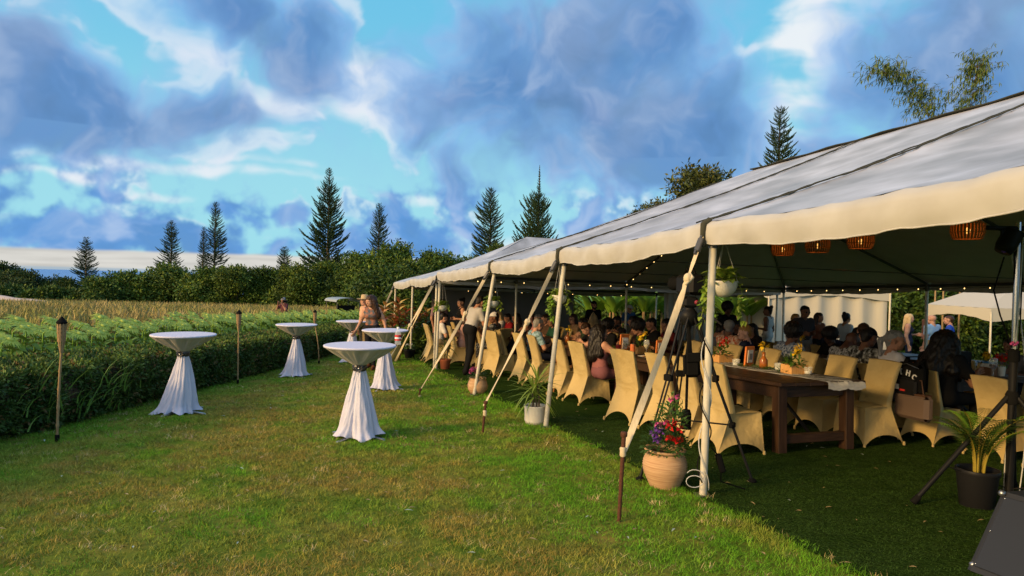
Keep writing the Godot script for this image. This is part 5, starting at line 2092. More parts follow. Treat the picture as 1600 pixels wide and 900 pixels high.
func pine_branch(sd: int) -> ArrayMesh:
	# one unit long, along +X, curling up at the tip: ropes of short overlapping leaves
	rng.seed = sd
	var m := MB.new()
	m.tinted = true
	m.col = Color(.7, .6, .5)
	var at := func(u: float) -> Vector3: return Vector3(u, .06 * u + .22 * u * u * u, 0)
	m.tube([at.call(0), at.call(.5), at.call(1.0)], [.020, .014, .006], 4)
	var rope := func(p: Vector3, d: Vector3, l: float, r: float) -> void:
		var n := maxi(4, int(l * 15.0))
		for k in n:
			var u := (k + .5) / n
			var c := p + d * l * u + Vector3(0, .12 * l * u * u, 0)
			var g := R(.65, 1.35)
			m.col = Color(g, g, g)
			var rr := r * (1.0 - .45 * u) * R(.8, 1.25)
			m.tube([c - d * r * .8, c + Vector3(R(-.3, .3), R(.0, .5), R(-.3, .3)) * rr, c + d * r * 1.3], [rr * .35, rr, rr * .2], 5, false)
	rope.call(at.call(.10), (at.call(.55) - at.call(.10)).normalized(), .48, .042)
	rope.call(at.call(.55), (at.call(1.0) - at.call(.55)).normalized(), .52, .044)
	for k in 8:
		var u := .18 + .085 * k
		var sd2 := 1 if k % 2 else -1
		rope.call(at.call(u), Vector3(.72, .30, sd2 * R(.5, .8)).normalized(), .42 * (1.05 - u) + .06, .036)
	return m.mesh(M.pine_leaf)
var pb := []
func pine(label: String, x: float, d: float, h: float, w: float, sd: int, rise := 0.0, thin := 0.0) -> void:
	var t := thing("pine_tree", label, "pine tree", G(x, d), R(0, TAU), "columnar pines on the skyline")
	rng.seed = sd
	var m := MB.new()
	m.tube([Vector3(0, -1, 0), Vector3(0, h * .5, 0), Vector3(0, h * .985, 0)], [.014 * h, .009 * h, .0015 * h], 9)
	part("trunk", m, M.bark, t)
	var xf := [[], []]
	var cc := [[], []]
	var y := h * .05
	while y < h * .995:
		var u := y / h
		var r := w * .5 * minf(pow(1.0 - u, .75 if w > 8.0 else .52), 1.0 - .2 * u) * (1.0 + R(-.08, .08)) + .12
		if thin > 0.0 and u > .70:
			r *= lerpf(1.0, .30, minf((u - .70) * 9.0, 1.0))
		var nb := 7 if u < .9 else 6
		var lop := R(.82, 1.1)
		var a0 := R(0, TAU)
		for k in nb:
			if R(0, 1) < .10:
				continue
			var a := a0 + TAU * k / nb + R(-.15, .15)
			var rr := r * R(.78, 1.14) * lop * (1.0 + .16 * sin(a + sd))
			var i := rng.randi() % 2
			var b := Basis(Vector3.UP, a) * Basis(Vector3(0, 0, 1), rise + .30 * u + R(-.06, .06))
			var th := clampf(.62 + .012 * h / maxf(rr, .2), .7, 1.7)
			xf[i].append(Transform3D(b * Basis.from_scale(Vector3(rr, rr * th, rr * th)), Vector3(0, y + R(-.05, .05), 0)))
			cc[i].append(Color(.034, .062, .026) * R(.7, 1.35))
		y += h * lerpf(.029, .0145, u) * R(.75, 1.25)
	for i in 2:
		scatter("crown", pb[i], xf[i], cc[i], t).set_meta("kind", "stuff")

func make_trees() -> void:
	M.pine_leaf = tintable(.75, .1)
	clus = [leaf_cluster(22, .34, .19, .10, 501, M.leaf_var), leaf_cluster(22, .36, .17, .10, 502, M.leaf_var)]
	pb = [pine_branch(511), pine_branch(512)]
	broad_tree("leafy_tree", "dark wooded slope tree at the far left edge", -57.0, 75.0, 4.54, 9.95, Color(0.035, 0.062, 0.018), 520, "trees beyond the field", 1000)
	broad_tree("leafy_tree", "low dark tree second from the left edge", -50.8, 72.0, 3.69, 7.17, Color(0.035, 0.062, 0.018), 521, "trees beyond the field", 1000)
	broad_tree("leafy_tree", "lowest dark tree, under the strip of sea", -43.3, 66.0, 2.96, 5.11, Color(0.037, 0.069, 0.019), 522, "trees beyond the field", 1000)
	broad_tree("leafy_tree", "rounded green bush at the left behind the pale row cover", -39.5, 54.0, 1.88, 6.57, Color(0.062, 0.106, 0.025), 523, "trees beyond the field", 1000)
	broad_tree("leafy_tree", "low green bush left of the first pine", -35.5, 53.0, 1.80, 5.28, Color(0.075, 0.125, 0.027), 524, "trees beyond the field", 1000)
	broad_tree("leafy_tree", "green bush at the foot of the leftmost pine", -32.9, 54.0, 2.67, 5.97, Color(0.069, 0.119, 0.025), 525, "trees beyond the field", 1000)
	broad_tree("leafy_tree", "leafy green tree just right of the leftmost pine", -31.2, 56.0, 3.21, 6.19, Color(0.081, 0.138, 0.025), 526, "trees beyond the field", 1000)
	broad_tree("leafy_tree", "leafy tree under the second pine", -28.6, 57.0, 4.09, 6.93, Color(0.088, 0.144, 0.025), 527, "trees beyond the field", 1000)
	broad_tree("leafy_tree", "leafy tree under the pair of close pines", -24.8, 55.0, 3.76, 5.78, Color(0.088, 0.144, 0.025), 528, "trees beyond the field", 1000)
	broad_tree("leafy_tree", "rounded leafy tree right of the pair of close pines", -21.7, 54.0, 3.99, 4.78, Color(0.075, 0.125, 0.022), 529, "trees beyond the field", 1000)
	broad_tree("leafy_tree", "leafy tree behind the photographer in the grass", -19.9, 55.0, 3.99, 4.87, Color(0.062, 0.112, 0.020), 530, "trees beyond the field", 1000)
	broad_tree("leafy_tree", "leafy tree under the smallest pine", -16.8, 53.0, 4.06, 4.69, Color(0.075, 0.125, 0.022), 531, "trees beyond the field", 1000)
	broad_tree("leafy_tree", "leafy tree at the foot of the tallest pine", -15.0, 55.0, 4.64, 5.17, Color(0.081, 0.131, 0.022), 532, "trees beyond the field", 1000)
	broad_tree("leafy_tree", "big leafy tree right of the tallest pine", -11.7, 52.0, 5.04, 5.75, Color(0.069, 0.119, 0.021), 533, "trees beyond the field", 1000)
	broad_tree("leafy_tree", "biggest rounded tree in the row, under the narrow pine", -8.7, 50.0, 5.74, 6.08, Color(0.075, 0.131, 0.022), 534, "trees beyond the field", 1000)
	broad_tree("leafy_tree", "leafy tree behind the far tent's left corner", -5.9, 50.0, 5.52, 5.25, Color(0.062, 0.112, 0.020), 535, "trees beyond the field", 1000)
	broad_tree("leafy_tree", "leafy tree above the far tent's roof", -3.2, 52.0, 5.25, 4.60, Color(0.075, 0.125, 0.022), 536, "trees beyond the field", 1000)
	broad_tree("leafy_tree", "small leafy tree at the foot of the pine above the far tent", -1.5, 58.0, 7.07, 3.21, Color(0.069, 0.119, 0.022), 537, "trees beyond the field", 1000)
	broad_tree("leafy_tree", "dark spreading tree behind the middle of the roof", 11.9, 44.0, 11.49, 7.30, Color(0.062, 0.075, 0.022), 538, "trees beyond the field", 1300)
	broad_tree("leafy_tree", "small dark treetop left of the spreading tree, over the roof", 9.9, 46.0, 9.85, 3.82, Color(0.062, 0.075, 0.022), 539, "trees beyond the field", 1300)
	broad_tree("leafy_tree", "smallest treetop peeping over the roof", 8.6, 46.0, 9.02, 2.29, Color(0.062, 0.075, 0.022), 540, "trees beyond the field", 1300)
	broad_tree("leafy_tree", "green tree behind the blond woman", 17.0, 30.0, 3.6, 4.6, Color(.055, .10, .02), 560, "trees behind the long tent", 620, 0.0)
	broad_tree("leafy_tree", "green tree behind the bald man in light blue", 18.9, 31.0, 3.6, 4.6, Color(.055, .10, .02), 561, "trees behind the long tent", 620, 0.0)
	broad_tree("leafy_tree", "green tree left of the white canopy", 19.8, 30.5, 3.6, 4.6, Color(.055, .10, .02), 562, "trees behind the long tent", 620, 0.0)
	broad_tree("leafy_tree", "dark green tree under the white canopy", 22.6, 33.0, 3.6, 4.6, Color(.055, .10, .02), 563, "trees behind the long tent", 620, 0.0)
	broad_tree("leafy_tree", "dark green tree at the right edge under the canopy", 24.2, 33.0, 3.6, 4.6, Color(.055, .10, .02), 564, "trees behind the long tent", 620, 0.0)
	broad_tree("leafy_tree", "dense green tree behind the corner poles", 10.5, 31.0, 3.6, 4.6, Color(.055, .10, .02), 565, "trees behind the long tent", 620, 0.0)
	broad_tree("leafy_tree", "dark green tree behind the man in the black cap", 3.9, 32.0, 3.6, 4.6, Color(.055, .10, .02), 566, "trees behind the long tent", 620, 0.0)
	broad_tree("leafy_tree", "dark green tree behind the banana plants", 6.5, 33.0, 3.6, 4.6, Color(.055, .10, .02), 567, "trees behind the long tent", 620, 0.0)
	broad_tree("leafy_tree", "dark green tree behind the camera tripod", 9.0, 33.0, 3.6, 4.6, Color(.055, .10, .02), 568, "trees behind the long tent", 620, 0.0)
	broad_tree("leafy_tree", "dark green tree left of the white walled market tent", 14.9, 36.0, 3.6, 4.6, Color(.055, .10, .02), 569, "trees behind the long tent", 620, 0.0)
	broad_tree("leafy_tree", "dark green tree behind the white walled market tent", 17.3, 36.0, 3.6, 4.6, Color(.055, .10, .02), 570, "trees behind the long tent", 620, 0.0)
	broad_tree("leafy_tree", "dark green tree right behind the white walled market tent", 18.4, 35.0, 3.6, 4.6, Color(.055, .10, .02), 571, "trees behind the long tent", 620, 0.0)
	broad_tree("leafy_tree", "dark green tree behind the short white wall panel", 2.6, 34.0, 3.6, 4.6, Color(.055, .10, .02), 572, "trees behind the long tent", 620, 0.0)
	broad_tree("leafy_tree", "green tree beyond the right edge", 24.2, 31.0, 3.6, 4.6, Color(.055, .10, .02), 573, "trees behind the long tent", 620, 0.0)
	broad_tree("leafy_tree", "green tree seen under the smaller tent, behind the red leaved plants", -5.1, 38.0, 3.6, 4.6, Color(.055, .10, .02), 574, "trees behind the long tent", 620, 0.0)
	broad_tree("leafy_tree", "green tree behind the dark hanging wall", -2.4, 40.0, 3.6, 4.6, Color(.055, .10, .02), 575, "trees behind the long tent", 620, 0.0)
	broad_tree("leafy_tree", "green tree behind the tallest red leaved plant", -7.8, 42.0, 3.6, 4.6, Color(.055, .10, .02), 576, "trees behind the long tent", 620, 0.0)
	pine("leftmost pine, short and dense, standing over the sea", -48.7, 78.0, 8.1, 3.53, 540, 0.00, 0.0)
	pine("second pine from the left, pointed, above the leafy trees", -42.5, 85.0, 11.0, 4.35, 541, 0.05, 0.0)
	pine("slimmer left one of the pair of close pines", -41.7, 92.0, 11.0, 3.08, 542, 0.10, 0.0)
	pine("taller right one of the pair of close pines", -38.4, 88.0, 13.8, 4.33, 543, 0.10, 0.0)
	pine("smallest pine, only its tip above the leafy trees", -31.8, 95.0, 8.9, 4.11, 544, 0.10, 0.0)
	pine("tallest and widest pine, left of the middle", -22.2, 82.0, 17.5, 9.04, 545, 0.20, 0.0)
	pine("narrow pine right of the tallest one", -17.7, 90.0, 14.6, 5.14, 546, 0.20, 0.0)
	pine("narrow pine just left of the bushy pine over the far tent", -2.7, 80.0, 15.2, 6.61, 547, 0.15, 0.0)
	pine("bushy wide pine with a thin spire top over the far tent", 2.9, 80.0, 18.2, 10.08, 548, 0.42, 1.0)
	pine("tall narrow pine rising behind the middle of the long roof", 23.1, 60.0, 19.9, 6.61, 549, 0.10, 0.0)
	broad_tree("leafy_tree", "wide green tree off to the right of the white canopy", 25.0, 26.0, 4.2, 5.6, Color(.055, .10, .02), 590, "trees behind the long tent", 620, 0.0)
	broad_tree("leafy_tree", "rounded green tree farther right, past the white canopy", 30.0, 20.0, 4.2, 5.6, Color(.055, .10, .02), 591, "trees behind the long tent", 620, 0.0)
	broad_tree("leafy_tree", "tall green tree at the far right of the field", 34.0, 33.0, 4.2, 5.6, Color(.055, .10, .02), 592, "trees behind the long tent", 620, 0.0)
	broad_tree("leafy_tree", "green tree in the row right of the white canopy", 28.0, 36.0, 4.2, 5.6, Color(.055, .10, .02), 593, "trees behind the long tent", 620, 0.0)

func make_other_plants() -> void:
	# red leaved plants by the far tent
	var k := 0
	for q in [[-4.15, 20.6, 1.78, "tallest red leaved plant, between the woman and the far tent"], [-3.85, 21.3, 1.35, "shorter red leaved plant close behind the tallest one"], [-3.35, 21.4, 1.75, "red and orange leaved plant just left of the far tent's pole"], [-2.85, 21.6, 1.5, "red leaved plant partly under the far tent's corner"]]:
		var t := thing("red_leaf_plant", q[3], "plant", G(q[0], q[1]), 0.0, "red leaved plants by the far tent")
		rng.seed = 600 + k
		for st in 4:
			var b := Vector3(R(-.25, .25), 0, R(-.2, .2))
			var tip := b * 1.5 + Vector3(0, q[2] * R(.6, .95), 0)
			var m := MB.new()
			m.tube([b, tip], [.02, .012], 6)
			part("stem", m, M.bark, t)
			for j in 20:
				var a := j * 2.399
				var u := float(j) / 20.0
				var p := b.lerp(tip, .30 + .70 * u)
				m = MB.new()
				m.leaf(p, Vector3(cos(a), .35 + u, sin(a)).normalized(), Vector3.UP, R(.30, .46), R(.11, .15), .5, 3)
				part("leaf", m, [M.ti_red, M.ti_orange, M.ti_tan, M.leaf_fresh][rng.randi() % 4 if u < .72 else rng.randi() % 3], t)
		k += 1
	for q in [[-4.3, 20.2, .55, 1.2, "low light green bush at the foot of the red leaved plants"], [-3.3, 20.6, .6, 1.2, "light green bush behind the small black pot"], [-2.7, 21.4, 0.6, 1.2, "light green bush under the far tent's edge"]]:
		broad_tree("low_bush", q[4], q[0], q[1], q[2], q[3], Color(.10, .17, .035), 620 + k, "low bushes by the far tent", 160, 0.0)
		k += 1
	# banana plants behind the long tent
	var names_b := ["leftmost banana plant behind the man in the black cap", "banana plant left of the man in the blue shirt", "banana plant behind the man in the blue shirt", "tall banana plant right of the man in the blue shirt", "banana plant with upright leaves, fifth from the left behind the tent", "banana plant seen between the strap and the black tripod", "banana plant behind the camera tripod", "banana plant behind the hanging basket's vines", "broad leaved banana plant left of the corner poles"]
	k = 0
	for q in [[3.35, 27.0, 1.9], [4.1, 26.5, 2.0], [4.6, 27.5, 2.1], [5.3, 26.5, 2.1], [5.9, 27.4, 2.1], [6.7, 26.8, 2.0], [7.4, 27.2, 2.1], [8.1, 25.5, 2.1], [9.1, 26.0, 2.15]]:
		q[2] *= 1.3
		var t := thing("banana_plant", names_b[k], "banana plant", G(q[0], q[1]), 0.0, "banana plants behind the long tent")
		rng.seed = 640 + k
		for st in 3:
			var b := Vector3(R(-.3, .3), 0, R(-.3, .3))
			var m := MB.new()
			m.tube([b, b + Vector3(R(-.05, .05), q[2] * .55, 0)], [.06, .035], 8)
			part("stem", m, M.bamboo, t)
			for j in 6:
				var a := j * 2.399 + st
				m = MB.new()
				m.leaf(b + Vector3(0, q[2] * .5, 0), Vector3(cos(a) * .7, 1.1, sin(a) * .7).normalized(), Vector3.UP, q[2] * R(.45, .65), R(.24, .34), .5, 6)
				part("leaf", m, M.leaf_banana if j % 3 else M.leaf_fresh, t)
		k += 1
	# bamboo rising behind the roof
	for q in [["arching bamboo stem leaning left above the tent roof", 15.8, 25.0, Vector3(-3.0, 11.8, 0), .9], ["upright leafy bamboo stem above the tent roof", 16.4, 25.0, Vector3(.5, 11.5, 0), .25], ["thin bare bamboo stem between two leafy ones", 15.75, 25.4, Vector3(.25, 10.3, 0), .1]]:
		var t := thing("bamboo", q[0], "bamboo", G(q[1], q[2]), 0.0, "bamboo behind the roof")
		rng.seed = 680 + k
		k += 1
		var e: Vector3 = q[3]
		var at := func(u: float) -> Vector3: return Vector3(e.x * pow(u, 4.0), e.y * (u * 1.12 - .12 * pow(u, 6.0) * (1.0 + q[4])), 0)
		var path := []
		for i in 25:
			path.append(at.call(i / 24.0))
		var m := MB.new()
		m.tube(path, [.04, .04, .038, .036, .034, .032, .03, .028, .026, .024, .022, .02, .018, .016, .014, .012, .01, .009, .008, .007, .006, .006, .005, .005, .004], 6)
		part("stem", m, M.bamboo, t)
		var lv := MB.new()
		var tw := MB.new()
		for i in (230 if q[4] > .15 else 16):
			var u := R(.66, 1.0)
			var p: Vector3 = at.call(u)
			var d := Vector3(R(-1, 1), R(-.3, .8), R(-1, 1)).normalized()
			var l := R(.25, .95) * (1.0 if q[4] > .15 else .4)
			tw.tube([p, p + d * l], [.004, .002], 3, false)
			for j in 9:
				var f := p + d * l * R(.4, 1.0)
				lv.leaf(f, Vector3(R(-1, .4), R(-.8, .2), R(-1, 1)).normalized(), Vector3.UP, R(.18, .30), .045, .3, 2)
		part("twigs", tw, M.bamboo, t)
		part("leaves", lv, M.leaf_bam, t)

# ---------- things on the tables ----------
const TOPH := 0.79
func card(s: float, v: float, label: String, h := 0.125) -> void:
	var t := thing("table_card", label, "table sign", S(s, v, TOPH), ALONG + .25, "orange framed cards on the tables")
	t.scale = Vector3.ONE * 2.20
	var m := MB.new()
	m.box(Vector3(0, h * .5, 0), Vector3(h * .62, h, .012), Basis(Vector3.RIGHT, .08), .002)
	part("frame", m, M.orange_card, t)
	m = MB.new()
	m.box(Vector3(0, h * .52, .008), Vector3(h * .36, h * .62, .004), Basis(Vector3.RIGHT, .08))
	part("print", m, M.paper, t)
	m = MB.new()
	m.box(Vector3(0, h * .5, .0115), Vector3(h * .22, h * .30, .002), Basis(Vector3.RIGHT, .08))
	part("grey_panel", m, mk(.25, .24, .24), t)
func cup(s: float, v: float, label: String) -> void:
	var t := thing("glass_cup", label, "glass", S(s, v, TOPH), 0.0, "small glass cups on the tables")
	t.scale = Vector3.ONE * 1.45
	var m := MB.new()
	m.lathe([Vector2(0, .004), Vector2(.03, .004), Vector2(.036, .065), Vector2(.033, .065), Vector2(.028, .01)], 16)
	part("glass", m, M.glass, t)
	m = MB.new()
	m.lathe([Vector2(0, .01), Vector2(.026, .01), Vector2(.027, .03), Vector2(0, .032)], 12)
	part("candle", m, M.paper, t)
func planter(s: float, v: float, mat: Material, label: String) -> void:
	var t := thing("wooden_planter", label, "planter", S(s, v, TOPH), ALONG, "small wooden planters on the tables")
	t.scale = Vector3.ONE * 1.60
	for k in 4:
		var m := MB.new()
		var o := Vector3(.07 if k == 0 else -.07, .035, 0) if k < 2 else Vector3(0, .035, .055 if k == 2 else -.055)
		m.box(o, Vector3(.012, .07, .122) if k < 2 else Vector3(.128, .07, .012), Basis(), .002)
		part("side_board", m, M.plywood, t)
	var m := MB.new()
	m.box(Vector3(0, .03, 0), Vector3(.125, .05, .095))
	part("soil", m, M.soil, t)
	bunch(t, Vector3(0, .06, 0), .07, .12, 60, M.leaf_mid, "foliage", .05)
	blossom(t, Vector3(.03, .19, .01), .032, mat)
	blossom(t, Vector3(-.03, .16, .03), .024, mat)
func vase(s: float, v: float, mat: Material, label: String) -> void:
	var t := thing("bud_vase", label, "vase", S(s, v, TOPH), 0.0, "bud vases on the tables")
	t.scale = Vector3.ONE * 1.55
	var m := MB.new()
	m.lathe([Vector2(0, 0), Vector2(.03, .0), Vector2(.034, .02), Vector2(.034, .07), Vector2(.014, .10), Vector2(.013, .135), Vector2(.016, .14), Vector2(.010, .138)], 16)
	part("bottle", m, M.amber, t)
	m = MB.new()
	m.tube([Vector3(0, .05, 0), Vector3(.004, .15, 0), Vector3(0, .19, .005)], [.003], 5)
	part("stem", m, M.leaf_mid, t)
	blossom(t, Vector3(0, .19, .005), .035, mat)
func can(s: float, v: float, mat: Material, label: String, h := .12) -> void:
	var t := thing("drink_can", label, "can", S(s, v, TOPH), 0.0, "drinks on the tables")
	t.scale = Vector3.ONE * 1.25
	var m := MB.new()
	m.lathe([Vector2(0, 0), Vector2(.025, .0), Vector2(.033, .008), Vector2(.033, h - .012), Vector2(.027, h)], 16)
	part("body", m, mat, t)
	m = MB.new()
	m.lathe([Vector2(.028, h - .001), Vector2(.026, h + .001), Vector2(.02, h - .003), Vector2(0, h - .003)], 14)
	m.box(Vector3(.006, h, 0), Vector3(.018, .002, .01))
	part("lid", m, M.steel, t)
func wine(s: float, v: float, red: bool, label: String) -> void:
	var t := thing("wine_glass", label, "wine glass", S(s, v, TOPH), 0.0, "wine glasses on the tables")
	t.scale = Vector3.ONE * 1.20
	var m := MB.new()
	m.lathe([Vector2(0, 0), Vector2(.034, .001), Vector2(.03, .004), Vector2(.005, .01), Vector2(.004, .085), Vector2(.02, .10), Vector2(.04, .135), Vector2(.038, .18), Vector2(.032, .21)], 18)
	part("glass", m, M.glass, t)
	m = MB.new()
	m.lathe([Vector2(0, .092), Vector2(.018, .102), Vector2(.036, .132), Vector2(.037, .145), Vector2(0, .146)], 14)
	part("wine", m, mk(.10, .006, .012, .1) if red else mk(.5, .42, .2, .1), t)
func plate(s: float, v: float, label: String) -> void:
	var t := thing("plate", label, "plate", S(s, v, TOPH - .006), 0.0, "plates on the tables")
	var m := MB.new()
	m.lathe([Vector2(0, .004), Vector2(.08, .004), Vector2(.125, .018), Vector2(.126, .021), Vector2(.08, .010), Vector2(0, .009)], 24)
	part("dish", m, M.paper, t)
	m = MB.new()
	m.blob(Vector3(.02, .015, 0), Vector3(.045, .018, .03), 5, 8)
	m.blob(Vector3(-.03, .013, .02), Vector3(.03, .015, .03), 5, 8)
	part("food", m, mk(.25, .12, .04), t)

func runner() -> void:
	# pleated grey and white runner over the near table, hanging off its end
	var t := thing("table_runner", "pleated white and grey runner along the nearest table, hanging off its end", "table runner")
	var m := MB.new()
	var rows := []
	for i in 44:
		var s := 3.56 - i * 0.06
		var row := PackedVector3Array()
		var over := maxf(0.0, 1.13 - s)
		for j in 31:
			var u := j / 30.0
			var v := lerpf(2.30, 2.80, u) + .012 * sin(s * 5.0 + u * 4.0)
			var h := .789 + .006 * absf(sin(u * PI * 7.0)) + .003 * sin(s * 13.0 + u * 9.0)
			if over > 0.0:
				row.append(S(1.13 - minf(over, .06) * .35, v, h - .004 - maxf(over - .02, 0.0) * .55 - .025 * absf(sin(u * PI * 2.0))))
			else:
				row.append(S(s, v, h))
		rows.append(row)
		if over > .14:
			break
	m.grid(rows)
	part("cloth", m, M.runner, t)
	for k in 7:
		m = MB.new()
		var path := []
		var v := lerpf(2.34, 2.77, k / 6.0)
		for i in 40:
			var s := 3.5 - i * .0595
			path.append(S(s, v + .012 * sin(s * 5.0 + k * .6), .7985 + .003 * sin(s * 13.0)))
		m.strap(path, T(0, 1, 0) - T(0, 0, 0), .012, .003)
		part("dark_stripe", m, mk(.10, .10, .105), t)

func greenery(s0: float, s1: float, v: float, label: String) -> void:
	var m := MB.new()
	for k in 110:
		var s := R(s0, s1)
		var d := Vector3(R(-1, 1), R(0, .5), R(-1, 1)).normalized()
		m.leaf(S(s, v + R(-.06, .06) + .05 * sin(s * 6.0), TOPH + R(.0, .03)), d, Vector3.UP, R(.05, .10), R(.015, .03), .2, 2)
	single("leafy_garland", m, M.leaf_mid, label, "garland")

func make_tabletop() -> void:
	runner()
	card(2.87, 2.60, "orange framed table card standing near the end of the nearest table")
	card(5.41, 2.05, "orange framed table card in front of the woman in mauve", .14)
	card(4.9, 2.42, "smaller orange card farther back on the second table", .11)
	vase(2.60, 2.62, M.yellow, "amber bud vase with a yellow flower right of the orange card")
	vase(5.0, 5.3, M.yellow, "bud vase with a big yellow flower between the two rows")
	vase(8.2, 2.2, M.yellow, "bud vase of yellow flowers in front of the grey haired man")
	planter(1.96, 2.56, M.yellow, "wooden planter with yellow flowers near the table end")
	planter(3.55, 2.66, M.petal_red, "wooden planter with red flowers behind the white pole")
	planter(5.27, 2.30, M.yellow, "leafy wooden planter beside the wine glass")
	cup(2.96, 2.46, "small glass candle cup left of the orange card")
	cup(2.34, 2.64, "small glass candle cup between the amber vase and the planter")
	cup(1.84, 2.66, "small glass candle cup right of the yellow flowered planter")
	can(5.12, 1.80, M.red, "red and white can nearest the woman in mauve")
	can(4.70, 1.83, mk(.6, .16, .05, .4), "tall orange can right of the red one", .15)
	can(1.62, 4.72, M.red, "small red can beside the wine glass at the right")
	can(1.75, 4.95, mk(.2, .1, .12, .3), "dark tumbler behind the small red can", .13)
	can(5.3, 5.0, M.paper, "white cup in front of the man in the grey polo")
	wine(4.75, 2.10, false, "empty wine glass beside the bushy haired man")
	wine(5.15, 1.95, false, "empty wine glass behind the red can")
	wine(1.32, 5.0, true, "glass of red wine at the right end of the middle table")
	for q in [[4.5, 1.95, "plate of food right of the tall orange can"], [5.45, 1.8, "plate of food in front of the woman in mauve"], [6.4, 2.0, "plate beyond the woman in mauve"], [7.9, 1.85, "plate in front of the grey haired man"], [3.3, 4.75, "plate in front of the bald man"], [4.0, 4.8, "plate in front of the blue and white shirt"], [6.8, 2.75, "plate in front of the bushy haired man"], [10.5, 2.0, "plate in front of the man in black and white flowers"]]:
		plate(q[0], q[1], q[2])
	greenery(1.9, 2.9, 2.52, "strip of green leaves along the nearest runner")
	greenery(4.6, 6.6, 2.32, "strip of green leaves along the second table")
	# gift bag and gifts on the middle table
	var t := thing("gift_bag", "black paper gift bag with orange flowers on the middle table", "bag", S(1.75, 4.98, TOPH), ALONG)
	var m := MB.new()
	m.box(Vector3(0, .15, 0), Vector3(.26, .30, .12), Basis(), .004)
	part("bag", m, M.black, t)
	for z in [-.05, .05]:
		m = MB.new()
		m.tube([Vector3(-.06, .30, z), Vector3(-.05, .37, z), Vector3(.05, .37, z), Vector3(.06, .30, z)], [.004], 5)
		part("handle", m, M.black_matte, t)
	m = MB.new()
	for q in [[.02, .10, .05], [.06, .14, .03], [-.03, .06, .03]]:
		for k in 7:
			m.leaf(Vector3(q[0], q[1], .063), Vector3(cos(TAU * k / 7), sin(TAU * k / 7), .1).normalized(), Vector3(0, 0, 1), q[2], q[2] * .7, .1, 2)
	part("printed_flowers", m, mk(.6, .13, .02), t)
	t = thing("gift_box", "stack of a brown and a white box with a blue lid beside the gift bag", "box", S(1.55, 5.22, TOPH), ALONG + .2)
	m = MB.new()
	m.box(Vector3(0, .06, 0), Vector3(.16, .12, .14), Basis(), .004)
	part("brown_box", m, mk(.22, .10, .045), t)
	m = MB.new()
	m.box(Vector3(.01, .145, 0), Vector3(.13, .045, .12), Basis(), .004)
	part("white_box", m, M.paper, t)
	m = MB.new()
	m.box(Vector3(.01, .18, 0), Vector3(.11, .02, .10), Basis(), .003)
	part("blue_lid", m, mk(.08, .25, .5), t)
	for q in [[1.7, 5.35, M.yellow, "bunch of yellow flowers behind the boxes"], [1.5, 5.38, M.petal_red, "bunch of red flowers behind the boxes"]]:
		t = thing("flower_bunch", q[3], "flowers", S(q[0], q[1], TOPH), 0.0)
		m = MB.new()
		m.lathe([Vector2(0, 0), Vector2(.04, 0), Vector2(.05, .14), Vector2(.045, .14)], 12)
		part("vase", m, M.white_pot, t)
		bunch(t, Vector3(0, .15, 0), .07, .10, 40, M.leaf_mid, "foliage", .05)
		for k in 6:
			blossom(t, Vector3(R(-.06, .06), R(.22, .29), R(-.06, .06)), .035, q[2])
	# plastic bottle on a cocktail table
	t = thing("water_bottle", "clear plastic bottle with a red and white label on the nearest cocktail table", "bottle", G(-1.30, 7.86, 1.05))
	m = MB.new()
	m.lathe([Vector2(0, 0), Vector2(.035, .004), Vector2(.036, .05), Vector2(.036, .13), Vector2(.03, .15), Vector2(.014, .175), Vector2(.014, .19)], 16)
	part("bottle", m, M.glass, t)
	m = MB.new()
	m.lathe([Vector2(.0365, .05), Vector2(.0365, .115)], 18)
	part("label", m, M.red, t)
	m = MB.new()
	m.lathe([Vector2(.0370, .07), Vector2(.0370, .09)], 18)
	part("label_band", m, M.paper, t)
	m = MB.new()
	m.lathe([Vector2(.016, .185), Vector2(.016, .205), Vector2(0, .206)], 12)
	part("cap", m, M.paper, t)

